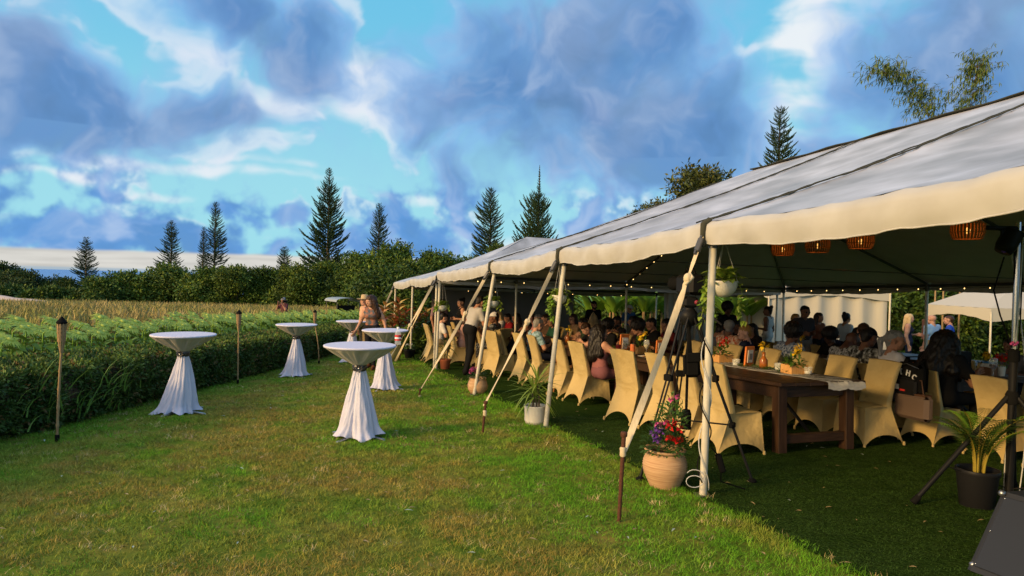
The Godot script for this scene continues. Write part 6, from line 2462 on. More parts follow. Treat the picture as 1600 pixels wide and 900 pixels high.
func make_bags() -> void:
	# backpack hung behind the woman with very long black hair
	var t := thing("backpack", "black backpack with white letters hung behind the woman with very long black hair", "backpack", S(1.30, 3.66, .60), ALONG - PI * .5)
	var m := MB.new()
	m.box(Vector3(0, .19, 0), Vector3(.36, .38, .14), Basis(), .05)
	part("body", m, M.black_matte, t)
	m = MB.new()
	m.box(Vector3(0, .10, .075), Vector3(.30, .20, .05), Basis(), .022)
	part("pocket", m, M.black, t)
	for x in [-.1, .1]:
		m = MB.new()
		m.strap([Vector3(x, .37, -.02), Vector3(x * 1.1, .43, -.07), Vector3(x * 1.2, .3, -.1), Vector3(x * 1.3, .05, -.08)], Vector3.RIGHT, .05, .008)
		part("strap", m, M.black_matte, t)
	m = MB.new()
	m.tube([Vector3(-.15, .33, .06), Vector3(0, .37, .07), Vector3(.15, .33, .06)], [.005], 5)
	part("zip", m, M.steel, t)
	var k := 0
	for ch in ["T", "H", "C"]:
		var tm := TextMesh.new()
		tm.text = ch
		tm.font_size = 32
		tm.pixel_size = .0030
		tm.depth = .004
		var f := SystemFont.new()
		f.font_names = PackedStringArray(["Droid Sans"])
		f.font_weight = 700
		tm.font = f
		var x: float = [-.075, .025, .105][k]
		var l := part("letter", tm, M.paper, t, Transform3D(Basis(Vector3(0, 0, 1), [.25, -.18, -.5][k]), Vector3(x, [.265, .262, .225][k], .073)))
		l.mesh = tm
		k += 1
	m = MB.new()
	m.box(Vector3(-.02, .06, .102), Vector3(.07, .022, .004))
	part("red_badge", m, M.red, t)
	m = MB.new()
	m.box(Vector3(-.10, .09, .102), Vector3(.06, .06, .004))
	part("white_badge", m, M.paper, t)
	t = thing("shoulder_bag", "big checked brown shoulder bag hanging below the black backpack", "handbag", S(1.22, 3.62, .33), ALONG - PI * .5)
	m = MB.new()
	m.box(Vector3(0, .15, 0), Vector3(.46, .30, .13), Basis(), .04)
	part("body", m, M.check, t)
	m = MB.new()
	m.box(Vector3(0, .295, 0), Vector3(.40, .02, .11), Basis(), .008)
	part("trim", m, mk(.10, .05, .03, .5), t)
	m = MB.new()
	m.tube([Vector3(-.16, .29, .03), Vector3(-.1, .46, -.0), Vector3(.1, .46, -.0), Vector3(.16, .29, .03)], [.008], 6)
	part("handle", m, mk(.10, .05, .03, .5), t)

func make_extras() -> void:
	# draped cover and bentwood chairs
	var t := thing("draped_cover", "tan cloth cover draped to a rounded peak behind the woman in mauve", "cover", S(9.9, 3.55), .3)
	var m := MB.new()
	var rows := []
	for j in 16:
		var q := j / 15.0
		var row := PackedVector3Array()
		for i in 48:
			var a := TAU * i / 48.0
			var r := .34 * pow(q, .55) + .14 * q * q + .025 * q * sin(a * 7.0 + q * 3.0) + .012 * q * sin(a * 17.0)
			row.append(Vector3(r * cos(a) * 1.1, 1.40 * (1.0 - q) + .03 * (1.0 - q) * sin(a * 3.0), r * sin(a) * .8))
		rows.append(row)
	m.grid(rows, true)
	part("cloth", m, mt(noise_tex(81, .03, Color(.24, .17, .09), Color(.36, .27, .15)), Vector3(1, 1, 1), .8), t)
	for q in [[6.35, 1.5, FACE_V + .5, "bentwood chair with a round orange brown back beside the woman in mauve"]]:
		t = thing("bentwood_chair", q[3], "chair", S(q[0], q[1]), q[2])
		m = MB.new()
		m.lathe([Vector2(0, .44), Vector2(.2, .44), Vector2(.21, .455), Vector2(.2, .47), Vector2(0, .47)], 24)
		part("seat", m, M.bentwood, t)
		m = MB.new()
		var path := []
		for i in 17:
			var a := PI * i / 16.0
			path.append(Vector3(cos(a) * .26, .90 - .05 * sin(a), .08 + sin(a) * .22))
		m.tube(path, [.022], 8)
		part("back_rail", m, M.bentwood, t)
		for e in [[-.17, -.17], [.17, -.17], [-.17, .17], [.17, .17]]:
			m = MB.new()
			m.tube([Vector3(e[0] * .9, .45, e[1] * .9), Vector3(e[0] * 1.15, .2, e[1] * 1.15), Vector3(e[0] * 1.25, 0, e[1] * 1.25)], [.018, .016, .014], 8)
			part("leg", m, M.bentwood, t)
		for x in [-.2, 0.0, .2]:
			m = MB.new()
			m.tube([Vector3(x * .8, .46, .16), Vector3(x, .7, .24), Vector3(x * 1.05, .88, .08 + sin(acos(clampf(x / .26, -1, 1))) * .22)], [.011], 7)
			part("spindle", m, M.bentwood, t)
	# utility cart with a rounded grey canopy in the field
	t = thing("utility_cart", "small cart with a rounded grey canopy parked before the trees", "cart", G(-8.9, 36.0), .6)
	m = MB.new()
	m.box(Vector3(0, .55, 0), Vector3(1.2, .35, 2.1), Basis(), .08)
	m.box(Vector3(0, .8, -.8), Vector3(1.1, .3, .5), Basis(), .08)
	part("body", m, mk(.08, .10, .09, .5), t)
	m = MB.new()
	rows = []
	for z in [-.9, -.88, .88, .9]:
		var row := PackedVector3Array()
		for i in 15:
			var a := PI * i / 14.0
			row.append(Vector3(cos(a) * .68, 1.52 + .20 * pow(sin(a), .6), z))
		rows.append(row)
	m.grid(rows)
	part("canopy", m, mk(.30, .33, .34, .4), t)
	for x in [-.6, .6]:
		for z in [-.8, .8]:
			m = MB.new()
			m.tube([Vector3(x, .6, z), Vector3(x, 1.54, z)], [.022], 6)
			part("canopy_post", m, M.rail, t)
			m = MB.new()
			m.lathe([Vector2(0, -.09), Vector2(.24, -.09), Vector2(.27, -.06), Vector2(.27, .06), Vector2(.24, .09), Vector2(0, .09)], 18, Transform3D(Basis(Vector3(0, 0, 1), PI * .5), Vector3(x, .27, z * .9)))
			part("wheel", m, M.black_matte, t)
	m = MB.new()
	m.box(Vector3(0, .85, .2), Vector3(1.0, .12, .45), Basis(), .03)
	m.box(Vector3(0, 1.1, .42), Vector3(1.0, .45, .1), Basis(), .03)
	part("seat", m, M.black_matte, t)
	# white tents standing beyond the long tent
	booth("white walled market tent beyond the long tent, its wall catching the sun", 10.75, 24.6, 4.1, 0.0, true)
	booth("white open canopy at the far right behind the guests", 16.9, 22.5, 4.6, .05, false)
	var sg := thing("post_sign", "small brown notice on a post under the far right canopy", "sign", G(15.6, 25.5, 0))
	m = MB.new()
	m.tube([Vector3(0, 0, 0), Vector3(0, 1.1, 0)], [.03], 7)
	part("post", m, M.bark, sg)
	m = MB.new()
	m.box(Vector3(0, 1.25, 0), Vector3(.5, .75, .04), Basis(), .01)
	part("board", m, mk(.22, .09, .06), sg)
	string_lights([T(-1.0, HALF * 2 - .25, 2.12), T(10.5, HALF * 2 - .25, 2.12)], .52, "string of bulbs along the far eave behind the tables")
	string_lights([T(10.5, .3, 2.1), T(10.5, HALF * 2 - .3, 2.1)], .55, "string of bulbs across the far end of the long tent")
	string_lights([T(10.55, HALF - .1, 2.15), T(6.6, HALF - .1, 3.65)], .34, "string of bulbs climbing the end rafter towards the ridge")
	string_lights([T(17.3, .5, 2.0), T(17.3, 9.0, 2.0)], .9, "string of bulbs along the back of the smaller tent")
	# cables on the nearest pole
	m = MB.new()
	var path := []
	var foot := G(1.62, 5.62)
	for i in 60:
		var u := i / 59.0
		path.append(foot + Vector3(.045 * cos(u * 13.0), .05 + 1.5 * u, .045 * sin(u * 13.0)))
	m.tube(path, [.0045], 5)
	single("power_cable", m, M.wire, "white cable wound round the nearest pole", "cable")
	m = MB.new()
	path = []
	for i in 50:
		var u := i / 49.0
		path.append(foot + Vector3(.05 * cos(u * 15.0 + 2.0), .12 + 1.35 * u, .05 * sin(u * 15.0 + 2.0)))
	m.tube(path, [.006], 5)
	single("power_cable", m, M.black_matte, "black cable wound round the nearest pole", "cable")
	m = MB.new()
	path = []
	for i in 24:
		var a := TAU * i / 16.0
		path.append(foot + Vector3(-.09 + .075 * cos(a), .12 + .06 * sin(a) + .003 * i, .09))
	m.tube(path, [.0042], 5)
	single("cable_loop", m, M.wire, "loose loop of white cable at the foot of the nearest pole", "cable")
	m = MB.new()
	m.tube([foot + Vector3(.06, .40, 0), foot + Vector3(.16, .30, -.05), foot + Vector3(.17, .10, -.08), foot + Vector3(.4, .02, -.15)], [.006], 5)
	m.box(foot + Vector3(.155, .26, -.06), Vector3(.05, .16, .05), Basis(Vector3(0, 0, 1), .3), .01)
	single("plug_adapter", m, M.black_matte, "black plug adapter hanging from the cable on the nearest pole", "plug")

const FACE_V := -1.257
func booth(label: String, x: float, d: float, w: float, turn: float, walled: bool) -> void:
	var t := thing("market_tent", label, "tent", G(x, d), turn, "white market tents")
	var h := 2.02 if not walled else 2.45
	for sx in [-1, 1]:
		for sz in [-1, 1]:
			var m := MB.new()
			m.tube([Vector3(sx * w * .5, -.1, sz * 1.5), Vector3(sx * w * .5, h, sz * 1.5)], [.03], 8)
			part("pole", m, M.pole, t)
	var m := MB.new()
	var ap := Vector3(0, h + 1.3, 0)
	var c := [Vector3(-w * .5, h + .12, 1.5), Vector3(w * .5, h + .12, 1.5), Vector3(w * .5, h + .12, -1.5), Vector3(-w * .5, h + .12, -1.5)]
	for k in 4:
		m.tri(c[k], ap, c[(k + 1) % 4])
	part("roof", m, M.wall_vinyl, t)
	for k in 4:
		m = MB.new()
		var rows := []
		for j in 4:
			var row := PackedVector3Array()
			for i in 25:
				var u := i / 24.0
				var p: Vector3 = c[k].lerp(c[(k + 1) % 4], u)
				row.append(p * Vector3(1.004, 1, 1.004) - Vector3(0, j / 3.0 * (.42 - .16 * sin(PI * u)) - .01 * sin(u * 30.0 + j), 0))
			rows.append(row)
		m.grid(rows)
		part("valance", m, M.wall_vinyl, t)
	if walled:
		for k in 2:
			m = MB.new()
			var rows := []
			for j in 5:
				var row := PackedVector3Array()
				for i in 41:
					var u := i / 40.0
					row.append(Vector3(lerpf(-w * .5 + .05, w * .5 - .05, u), h * j / 4.0, (1.42 if k == 0 else -1.42) + .05 * sin(u * 34.0) + .02 * sin(u * 71.0 + j)))
				rows.append(row)
			m.grid(rows)
			part("wall", m, M.wall_vinyl, t)

func _ready() -> void:
	rng.seed = 7
	make_materials()
	set_the_scene()
	make_ground()
	make_trees()
	make_tents()
	make_guys()
	make_hedge()
	make_field()
	make_other_plants()
	make_grass()
	place_furniture()
	flowers()
	make_tabletop()
	make_bags()
	make_extras()
	make_poses()
	place_people()

func place_furniture() -> void:
	cocktail_table(G(-1.70, 7.71), "nearest cocktail table, white cloth tied with a dark rosette, bottle on top", Vector2(.0, .0), .6, .45)
	cocktail_table(G(-4.34, 9.05), "cocktail table at the left before the hedge, its skirt blown to the left", Vector2(-.07, .02), 2.1, .3)
	cocktail_table(G(-4.31, 13.71), "cocktail table in the middle of the lawn before the second torch", Vector2(-.02, .0), 3.4, .8)
	cocktail_table(G(-2.22, 12.03), "cocktail table just behind the nearest one, to its right", Vector2(.02, .0), 5.0, .2)
	cocktail_table(G(-3.95, 17.0), "farthest cocktail table, beside the woman with long brown hair", Vector2(.0, .0), 1.2, .9)
	torch(G(-4.70, 7.09), 1.29, Vector3(.03, 0, 0), "nearest bamboo torch, at the left in front of the hedge")
	torch(G(-4.89, 12.25), 1.32, Vector3(.0, 0, 0), "middle bamboo torch between two cocktail tables")
	torch(G(-4.66, 16.61), 1.30, Vector3(-.12, 0, 0), "farthest bamboo torch, leaning to the left")
	video_tripod()
	speaker_stand()
	wedge_monitor()
	var chair := make_chair()
	chair.position = S(5.15, 1.30, .008)
	chair.rotation.y = -1.11
	chair.set_meta("label", "gold chair seating the woman with long dark hair in a mauve dress, arm resting")
	copy(chair, "gold chair seating the grey haired man in a pale blue flowered shirt", S(8.04, 1.30, .008), -1.16, 1.00)
	copy(chair, "gold chair seating the man in a black and white flowered shirt turned towards", S(10.75, 1.45, .008), 0.84, 1.00)
	copy(chair, "gold chair seating the woman with long light brown hair seen from behind", S(11.04, 1.25, .008), -1.26, 1.00)
	copy(chair, "gold chair seating the bald man in a black shirt left of the waiter", S(14.99, 1.60, .008), -1.26, 1.00)
	copy(chair, "gold chair seating the bare shouldered woman with brown hair left of the waiter", S(11.70, 0.75, .008), -1.26, 1.00)
	copy(chair, "gold chair seating the person in a white shirt seen from behind between the far", S(12.60, 0.35, .008), -1.26, 1.00)
	copy(chair, "gold chair seating the blond woman in a white top facing the lawn", S(15.05, 3.00, .008), 1.89, 1.00)
	copy(chair, "gold chair seating the person in a red shirt beside the blond woman in white", S(14.23, 3.00, .008), 1.89, 1.00)
	copy(chair, "gold chair seating the dark haired woman in black, between the strap and the red", S(13.08, 2.90, .008), 1.89, 1.00)
	copy(chair, "gold chair seating the woman with fair skin in pink, first of three heads", S(12.93, 3.30, .008), 1.89, 1.00)
	copy(chair, "gold chair seating the man in a pale pink shirt, middle of three heads", S(12.43, 3.30, .008), 1.89, 1.00)
	copy(chair, "gold chair seating the man in a brown shirt, nearest of three heads", S(11.91, 3.30, .008), 1.89, 1.00)
	copy(chair, "gold chair seating the dark haired person in a deep green shirt under the second", S(10.92, 3.10, .008), 1.89, 1.00)
	copy(chair, "gold chair seating the dark haired person in black behind the grey haired man", S(9.35, 1.30, .008), -1.26, 1.00)
	copy(chair, "gold chair seating the fair person in black turned to the table", S(8.75, 3.25, .008), 1.89, 1.00)
	copy(chair, "gold chair seating the person with a big head of dark curls, dressed in black", S(8.13, 3.25, .008), 1.89, 1.00)
	copy(chair, "gold chair seating the man with bushy dark hair in a black shirt", S(6.87, 3.30, .008), 1.48, 1.00)
	copy(chair, "gold chair seating the brown faced bearded man in dark clothes looking our way", S(9.37, 4.10, .008), 1.89, 0.91)
	copy(chair, "gold chair seating the woman in a sleeveless grey top with raised hand", S(8.70, 4.10, .008), 1.58, 0.91)
	copy(chair, "gold chair seating the man in black seen in profile just left of the tripod", S(7.76, 4.10, .008), 1.69, 0.91)
	copy(chair, "gold chair seating the woman in dark red sitting behind the tripod", S(7.17, 4.10, .008), 1.89, 0.91)
	copy(chair, "gold chair seating the grey haired man in an orange and white patterned shirt", S(5.52, 4.10, .008), -1.36, 0.91)
	copy(chair, "gold chair seating the dark haired woman in black between the orange shirt", S(7.62, 6.05, .008), 1.89, 0.91)
	copy(chair, "gold chair seating the boy with golden hair in a navy shirt looking down", S(4.82, 4.10, .008), 0.64, 0.91)
	copy(chair, "gold chair seating the long haired person in dark clothes behind the boy", S(7.07, 6.05, .008), 1.89, 0.91)
	copy(chair, "gold chair seating the person with bushy black hair in a blue and white patterned", S(4.00, 4.10, .008), -1.16, 0.91)
	copy(chair, "gold chair seating the bald dark skinned man bent over his plate", S(3.11, 4.15, .008), -1.26, 0.91)
	copy(chair, "gold chair seating the person with spiky black hair in black behind the bald man", S(4.94, 6.05, .008), 1.89, 0.91)
	copy(chair, "gold chair seating the man in a tan and dark cap and a black shirt", S(4.43, 6.05, .008), -0.66, 0.91)
	copy(chair, "gold chair seating the man in a black cap and black shirt with white flowers", S(2.55, 4.10, .008), -1.26, 0.91)
	copy(chair, "gold chair seating the woman with a grey ponytail, white shirt and red strap", S(1.98, 4.00, .008), -1.26, 0.91)
	copy(chair, "gold chair seating the woman with very long black hair in a black shirt, backpack", S(1.41, 4.15, .008), -1.16, 0.91)
	copy(chair, "gold chair seating the dark haired man in a grey shirt at the right edge", S(2.63, 7.30, .008), 1.89, 0.91)
	copy(chair, "gold chair seating the dark haired person in grey bent forward beside the orange shirt", S(6.23, 4.10, .008), -1.26, 0.91)
	copy(chair, "gold chair seating the dark haired man in black in the third row", S(9.58, 7.25, .008), -1.26, 0.91)
	copy(chair, "gold chair seating the woman with brown hair in the third row below the grey", S(7.57, 7.25, .008), -1.26, 0.91)
	copy(chair, "gold chair seating the person in a dark blue shirt in the third row above", S(6.55, 7.25, .008), -1.26, 0.91)
	copy(chair, "gold chair seating the dark haired person in black in the third row", S(5.79, 7.25, .008), -1.26, 0.91)
	copy(chair, "gold chair seating the man in a dark green shirt facing us behind the woman", S(9.67, 3.25, .008), 1.89, 1.00)
	copy(chair, "gold chair seating the woman in a tan top two rows behind the woman", S(12.19, 4.10, .008), 1.89, 0.91)
	copy(chair, "nearest empty gold chair on the lawn side, in front of the table end", S(1.45, 1.30, .008), -1.26, 1.00)
	copy(chair, "second empty gold chair from the table end, partly behind the white pole", S(2.02, 1.30, .008), -1.31, 1.00)
	copy(chair, "third empty gold chair from the table end, behind the tripod legs", S(2.60, 1.28, .008), -1.22, 1.00)
	copy(chair, "empty gold chair turned a little, between the strap and the dark table leg", S(3.42, 1.20, .008), -0.96, 1.00)
	copy(chair, "empty gold chair just left of the woman in mauve", S(5.85, 1.28, .008), -1.26, 1.00)
	copy(chair, "empty gold chair right of the grey haired man", S(7.20, 1.30, .008), -1.26, 1.00)
	copy(chair, "gold chair pulled out beside the man in black and white flowers", S(9.25, 1.05, .008), -0.91, 1.00)
	copy(chair, "gold chair beside the waiter, seen side on", S(11.30, 1.15, .008), -1.26, 1.00)
	copy(chair, "gold chair at the left end of the row, by the thin spiky plant", S(13.30, 0.45, .008), -1.26, 1.00)
	copy(chair, "empty gold chair across the near table, under its right corner", S(1.55, 3.27, .008), 1.89, 1.00)
	copy(chair, "second empty gold chair across the near table", S(2.20, 3.27, .008), 1.89, 1.00)
	copy(chair, "third empty gold chair across the near table", S(2.90, 3.30, .008), 1.89, 1.00)
	copy(chair, "fourth empty gold chair across the near table", S(3.60, 3.27, .008), 1.89, 1.00)
	copy(chair, "empty gold chair across from the woman in mauve", S(4.50, 3.27, .008), 1.89, 1.00)
	copy(chair, "empty gold chair beside the bushy haired man in black", S(5.60, 3.27, .008), 1.89, 1.00)
	copy(chair, "empty gold chair at the right edge, beyond the potted palm", S(0.55, 4.15, .008), -1.26, 0.91)
	copy(chair, "empty gold chair at the right edge behind the wine glass", S(1.60, 6.05, .008), 1.89, 0.91)
	copy(chair, "second gold chair on the far side of the middle table", S(2.30, 6.05, .008), 1.89, 0.91)
	copy(chair, "gold chair in the third row behind the black gift bag", S(3.40, 7.35, .008), -1.26, 0.91)
	copy(chair, "gold chair farthest to the right in the second row", S(-0.10, 4.15, .008), -1.26, 0.91)
	var table := make_table()
	table.position = S(2.34, 2.27, .008)
	table.set_meta("label", "wooden farm table nearest the camera, with the white runner hanging off its end")
	table.rotation = Vector3(-.038, ALONG, 0)
	var tb1 := copy(table, "second farm table of the first row, beside the woman in mauve", S(4.85, 2.27, .008), ALONG)
	tb1.rotation = Vector3(-.038, ALONG, 0)
	var tb2 := copy(table, "third farm table of the first row", S(7.36, 2.27, .008), ALONG)
	tb2.rotation = Vector3(-.038, ALONG, 0)
	var tb3 := copy(table, "fourth farm table of the first row, behind the grey haired man", S(9.87, 2.27, .008), ALONG)
	tb3.rotation = Vector3(-.038, ALONG, 0)
	var tb4 := copy(table, "farm table in the far tent", S(14.20, 1.75, .008), ALONG)
	tb4.rotation = Vector3(-.038, ALONG, 0)
	var tb5 := copy(table, "near farm table of the second row, with the gift bag", S(2.55, 5.10, .008), ALONG)
	tb5.rotation = Vector3(-.038, ALONG, 0)
	var tb6 := copy(table, "second farm table of the middle row", S(5.06, 5.10, .008), ALONG)
	tb6.rotation = Vector3(-.038, ALONG, 0)
	var tb7 := copy(table, "third farm table of the middle row", S(7.57, 5.10, .008), ALONG)
	tb7.rotation = Vector3(-.038, ALONG, 0)
	var tb8 := copy(table, "fourth farm table of the middle row", S(10.08, 5.10, .008), ALONG)
	tb8.rotation = Vector3(-.038, ALONG, 0)
	var tb9 := copy(table, "near farm table of the third row", S(4.00, 8.25, .008), ALONG)
	tb9.rotation = Vector3(-.038, ALONG, 0)
	var tb10 := copy(table, "second farm table of the third row", S(6.51, 8.25, .008), ALONG)
	tb10.rotation = Vector3(-.038, ALONG, 0)
	basket(G(1.82, 5.90, 1.78), 0.125, 0.34, "nearest white hanging basket, trailing vines beside the nearest pole", 0.42)
	basket(G(0.62, 8.85, 1.67), 0.100, 0.45, "second hanging basket, right of the second pole", 0.35)
	basket(G(-0.32, 11.70, 1.59), 0.100, 0.53, "third hanging basket, right of the third pole", 0.18)
	basket(G(-1.61, 15.90, 1.48), 0.120, 0.64, "farthest hanging basket, by the twin poles", 0.15)
	pendant(1.60, 2.62, .19, "pendant lamp nearest the camera, at the right under the roof")
	pendant(3.30, 2.62, .19, "second pendant lamp from the right, its bulb showing")
	pendant(4.18, 2.62, .19, "third pendant lamp from the right, its bulb hidden")
	pendant(5.00, 2.62, .19, "farthest pendant lamp, leftmost of the four")

func place_people() -> void:
	person("arm_out", "woman with long dark hair in a mauve dress, arm resting on the next chair", S(4.87, 1.41), -1.11, 0, "big", 0, cloth(0.28, 0.11, 0.11), cloth(0.2, 0.08, 0.09), {"sleeve": false, "sc": .97})
	person("table", "grey haired man in a pale blue flowered shirt", S(8.05, 1.41), -1.16, 0, "crop", 4, print_cloth(71, Color(0.3, 0.46, 0.56), Color(0.05, 0.1, 0.09), 0.05, 0.6), cloth(0.02, 0.025, 0.05), {})
	person("chat", "man in a black and white flowered shirt turned towards the lawn", S(10.84, 1.39), 0.84, 2, "crop", 0, print_cloth(72, Color(0.012, 0.013, 0.014), Color(0.4, 0.4, 0.4), 0.06, 0.62), print_cloth(73, Color(0.012, 0.012, 0.013), Color(0.3, 0.3, 0.3), 0.07, 0.6), {"sc": 1.05, "cap": cloth(0.62, 0.6, 0.6)})
	person("table_slim", "woman with long light brown hair seen from behind, by the waiter", S(11.04, 1.36), -1.26, 0, "long", 2, cloth(0.1, 0.08, 0.07), cloth(0.012, 0.012, 0.013), {})
	person("serve", "waiter in a grey shirt and black apron leaning over the chairs", S(9.53, 0.45), -0.96, 1, "short", 0, cloth(0.4, 0.38, 0.36), cloth(0.012, 0.012, 0.013), {"group": "people standing", "sc": 1.04})
	person("table", "bald man in a black shirt left of the waiter", S(14.99, 1.71), -1.26, 1, "", 0, cloth(0.012, 0.012, 0.013), cloth(0.012, 0.012, 0.013), {"beard": 1})
	person("table_slim", "bare shouldered woman with brown hair left of the waiter", S(11.70, 0.86), -1.26, 4, "bob", 1, cloth(0.45, 0.25, 0.2), cloth(0.3, 0.2, 0.2), {"sleeve": false})
	person("table", "person in a white shirt seen from behind between the far poles", S(12.60, 0.46), -1.26, 0, "short", 0, cloth(0.6, 0.58, 0.56), cloth(0.25, 0.19, 0.11), {})
	person("stand_slim", "woman in a black dress standing by the twin poles", S(14.20, 1.40), 1.89, 0, "bun", 0, cloth(0.012, 0.012, 0.013), cloth(0.012, 0.012, 0.013), {"group": "people standing", "sleeve": false, "trousers": false})
	person("stand", "person in a dusty mauve shirt standing at the far tent", S(15.30, 0.90), -1.86, 1, "short", 0, cloth(0.24, 0.15, 0.17), cloth(0.05, 0.04, 0.05), {"group": "people standing"})
	person("stand_slim", "woman in a rosy top half hidden by the red leaved plants", S(17.50, 1.50), 0.31, 0, "long", 1, cloth(0.36, 0.19, 0.18), cloth(0.02, 0.025, 0.05), {"group": "people standing"})
	person("table_slim", "blond woman in a white top facing the lawn", S(15.05, 2.89), 1.89, 4, "long", 3, cloth(0.62, 0.58, 0.58), cloth(0.02, 0.025, 0.05), {"sc": 1.04})
	person("table", "person in a red shirt beside the blond woman in white", S(14.23, 2.89), 1.89, 1, "short", 0, cloth(0.22, 0.015, 0.02), cloth(0.012, 0.012, 0.013), {})
	person("table_slim", "dark haired woman in black, between the strap and the red shirt", S(13.08, 2.79), 1.89, 1, "long", 0, cloth(0.012, 0.012, 0.013), cloth(0.012, 0.012, 0.013), {"sc": 1.03})
	person("table_slim", "woman with fair skin in pink, first of three heads left of the second basket", S(12.93, 3.19), 1.89, 4, "bob", 1, cloth(0.5, 0.24, 0.25), cloth(0.02, 0.025, 0.05), {"sc": 1.03})
	person("table", "man in a pale pink shirt, middle of three heads left of the second basket", S(12.43, 3.19), 1.89, 4, "crop", 4, cloth(0.5, 0.34, 0.32), cloth(0.02, 0.025, 0.05), {"sc": 1.03})
	person("table", "man in a brown shirt, nearest of three heads left of the second basket", S(11.91, 3.19), 1.89, 0, "crop", 1, cloth(0.1, 0.06, 0.04), cloth(0.02, 0.025, 0.05), {"sc": 1.03})
	person("table", "dark haired person in a deep green shirt under the second basket", S(10.92, 2.99), 1.89, 1, "bob", 0, cloth(0.02, 0.07, 0.045), cloth(0.012, 0.012, 0.013), {})
	person("eat", "dark haired person in black behind the grey haired man", S(9.35, 1.41), -1.26, 2, "short", 0, cloth(0.012, 0.012, 0.013), cloth(0.012, 0.012, 0.013), {})
	person("stand", "man in a black cap and black shirt with sunglasses", S(14.31, 5.60), 3.46, 1, "crop", 0, cloth(0.012, 0.012, 0.013), cloth(0.012, 0.012, 0.013), {"group": "people standing", "cap": M.black_matte, "shades": M.black, "beard": 1, "sc": 1.02})
	person("hands_front", "man in a blue shirt, white cap and sunglasses", S(15.06, 7.20), 3.56, 0, "crop", 1, cloth(0.05, 0.12, 0.28), cloth(0.25, 0.19, 0.11), {"group": "people standing", "cap": cloth(0.6, 0.6, 0.6), "shades": M.black, "sc": .97})
	person("eat", "fair person in black turned to the table, left of the curly haired one", S(8.75, 3.14), 1.89, 4, "short", 1, cloth(0.012, 0.012, 0.013), cloth(0.012, 0.012, 0.013), {})
	person("table", "person with a big head of dark curls, dressed in black", S(8.13, 3.14), 1.89, 1, "afro", 0, cloth(0.012, 0.012, 0.013), cloth(0.012, 0.012, 0.013), {"sc": .98})
	person("table", "man with bushy dark hair in a black shirt beside the wine glass", S(6.91, 3.20), 1.48, 1, "afro", 0, cloth(0.012, 0.012, 0.013), cloth(0.012, 0.012, 0.013), {})
	person("table", "brown faced bearded man in dark clothes looking our way", S(9.37, 3.99), 1.89, 2, "crop", 0, cloth(0.03, 0.025, 0.025), cloth(0.012, 0.012, 0.013), {"beard": 1, "sc": 1.05})
	person("chat_slim", "woman in a sleeveless grey top with raised hand", S(8.73, 3.99), 1.58, 1, "tail", 0, cloth(0.16, 0.12, 0.11), cloth(0.012, 0.012, 0.013), {"sleeve": false, "sc": 1.05})
	person("table", "man in black seen in profile just left of the tripod", S(7.78, 3.99), 1.69, 1, "crop", 0, cloth(0.012, 0.012, 0.013), cloth(0.012, 0.012, 0.013), {"sc": 1.05})
	person("table_slim", "woman in dark red sitting behind the tripod", S(7.17, 3.99), 1.89, 1, "long", 0, cloth(0.13, 0.02, 0.02), cloth(0.012, 0.012, 0.013), {"sc": 1.05})
	person("chat", "grey haired man in an orange and white patterned shirt", S(5.51, 4.21), -1.36, 2, "crop", 4, print_cloth(74, Color(0.78, 0.68, 0.5), Color(0.55, 0.1, 0.03), 0.05, 0.5), cloth(0.25, 0.19, 0.11), {"sc": 1.06})
	person("stand", "tall dark figure with bushy hair standing behind the hanging basket", S(8.83, 6.50), 3.46, 3, "afro", 0, cloth(0.012, 0.012, 0.013), cloth(0.012, 0.012, 0.013), {"group": "people standing"})
	person("table", "dark haired woman in black between the orange shirt and the boy", S(7.62, 5.94), 1.89, 2, "short", 0, cloth(0.012, 0.012, 0.013), cloth(0.012, 0.012, 0.013), {"sc": 1.05})
	person("chat", "boy with golden hair in a navy shirt looking down", S(4.92, 4.06), 0.64, 4, "short", 2, cloth(0.02, 0.025, 0.05), cloth(0.02, 0.025, 0.05), {"sc": 1.0})
	person("table_slim", "long haired person in dark clothes behind the boy", S(7.07, 5.94), 1.89, 1, "long", 0, cloth(0.03, 0.02, 0.02), cloth(0.012, 0.012, 0.013), {})
	person("table", "person with bushy black hair in a blue and white patterned shirt, from behind", S(4.01, 4.21), -1.16, 2, "afro", 0, print_cloth(75, Color(0.03, 0.06, 0.14), Color(0.5, 0.53, 0.56), 0.07, 0.5), cloth(0.02, 0.025, 0.05), {"sc": 1.03})
	person("hands_front", "man in a dark grey polo shirt and sunglasses looking at his hands", S(6.79, 6.90), 3.36, 2, "crop", 0, cloth(0.05, 0.045, 0.05), cloth(0.2, 0.18, 0.16), {"group": "people standing", "shades": M.black})
	person("stand_slim", "slim dark haired woman in white standing in front of the white wall", S(10.02, 8.60), 0.81, 2, "bun", 0, cloth(0.6, 0.58, 0.56), cloth(0.6, 0.58, 0.56), {"group": "people standing", "sleeve": false})
	person("stand_slim", "short person with fair hair behind the man in the grey polo", S(8.55, 8.20), 3.46, 4, "bob", 2, cloth(0.3, 0.2, 0.15), cloth(0.02, 0.025, 0.05), {"group": "people standing", "sc": .9})
	person("stand_slim", "brown haired woman in a rust top right of the man in the grey polo", S(8.24, 8.60), 3.46, 1, "long", 1, cloth(0.18, 0.06, 0.03), cloth(0.012, 0.012, 0.013), {"group": "people standing", "sc": .93, "sleeve": false})
	person("eat", "bald dark skinned man bent over his plate", S(3.11, 4.26), -1.26, 3, "", 0, print_cloth(76, Color(0.02, 0.02, 0.02), Color(0.5, 0.5, 0.5), 0.06, 0.45), cloth(0.012, 0.012, 0.013), {"sc": 1.05})
	person("table", "person with spiky black hair in black behind the bald man", S(4.94, 5.94), 1.89, 3, "afro", 0, cloth(0.012, 0.012, 0.013), cloth(0.012, 0.012, 0.013), {"sc": .97})
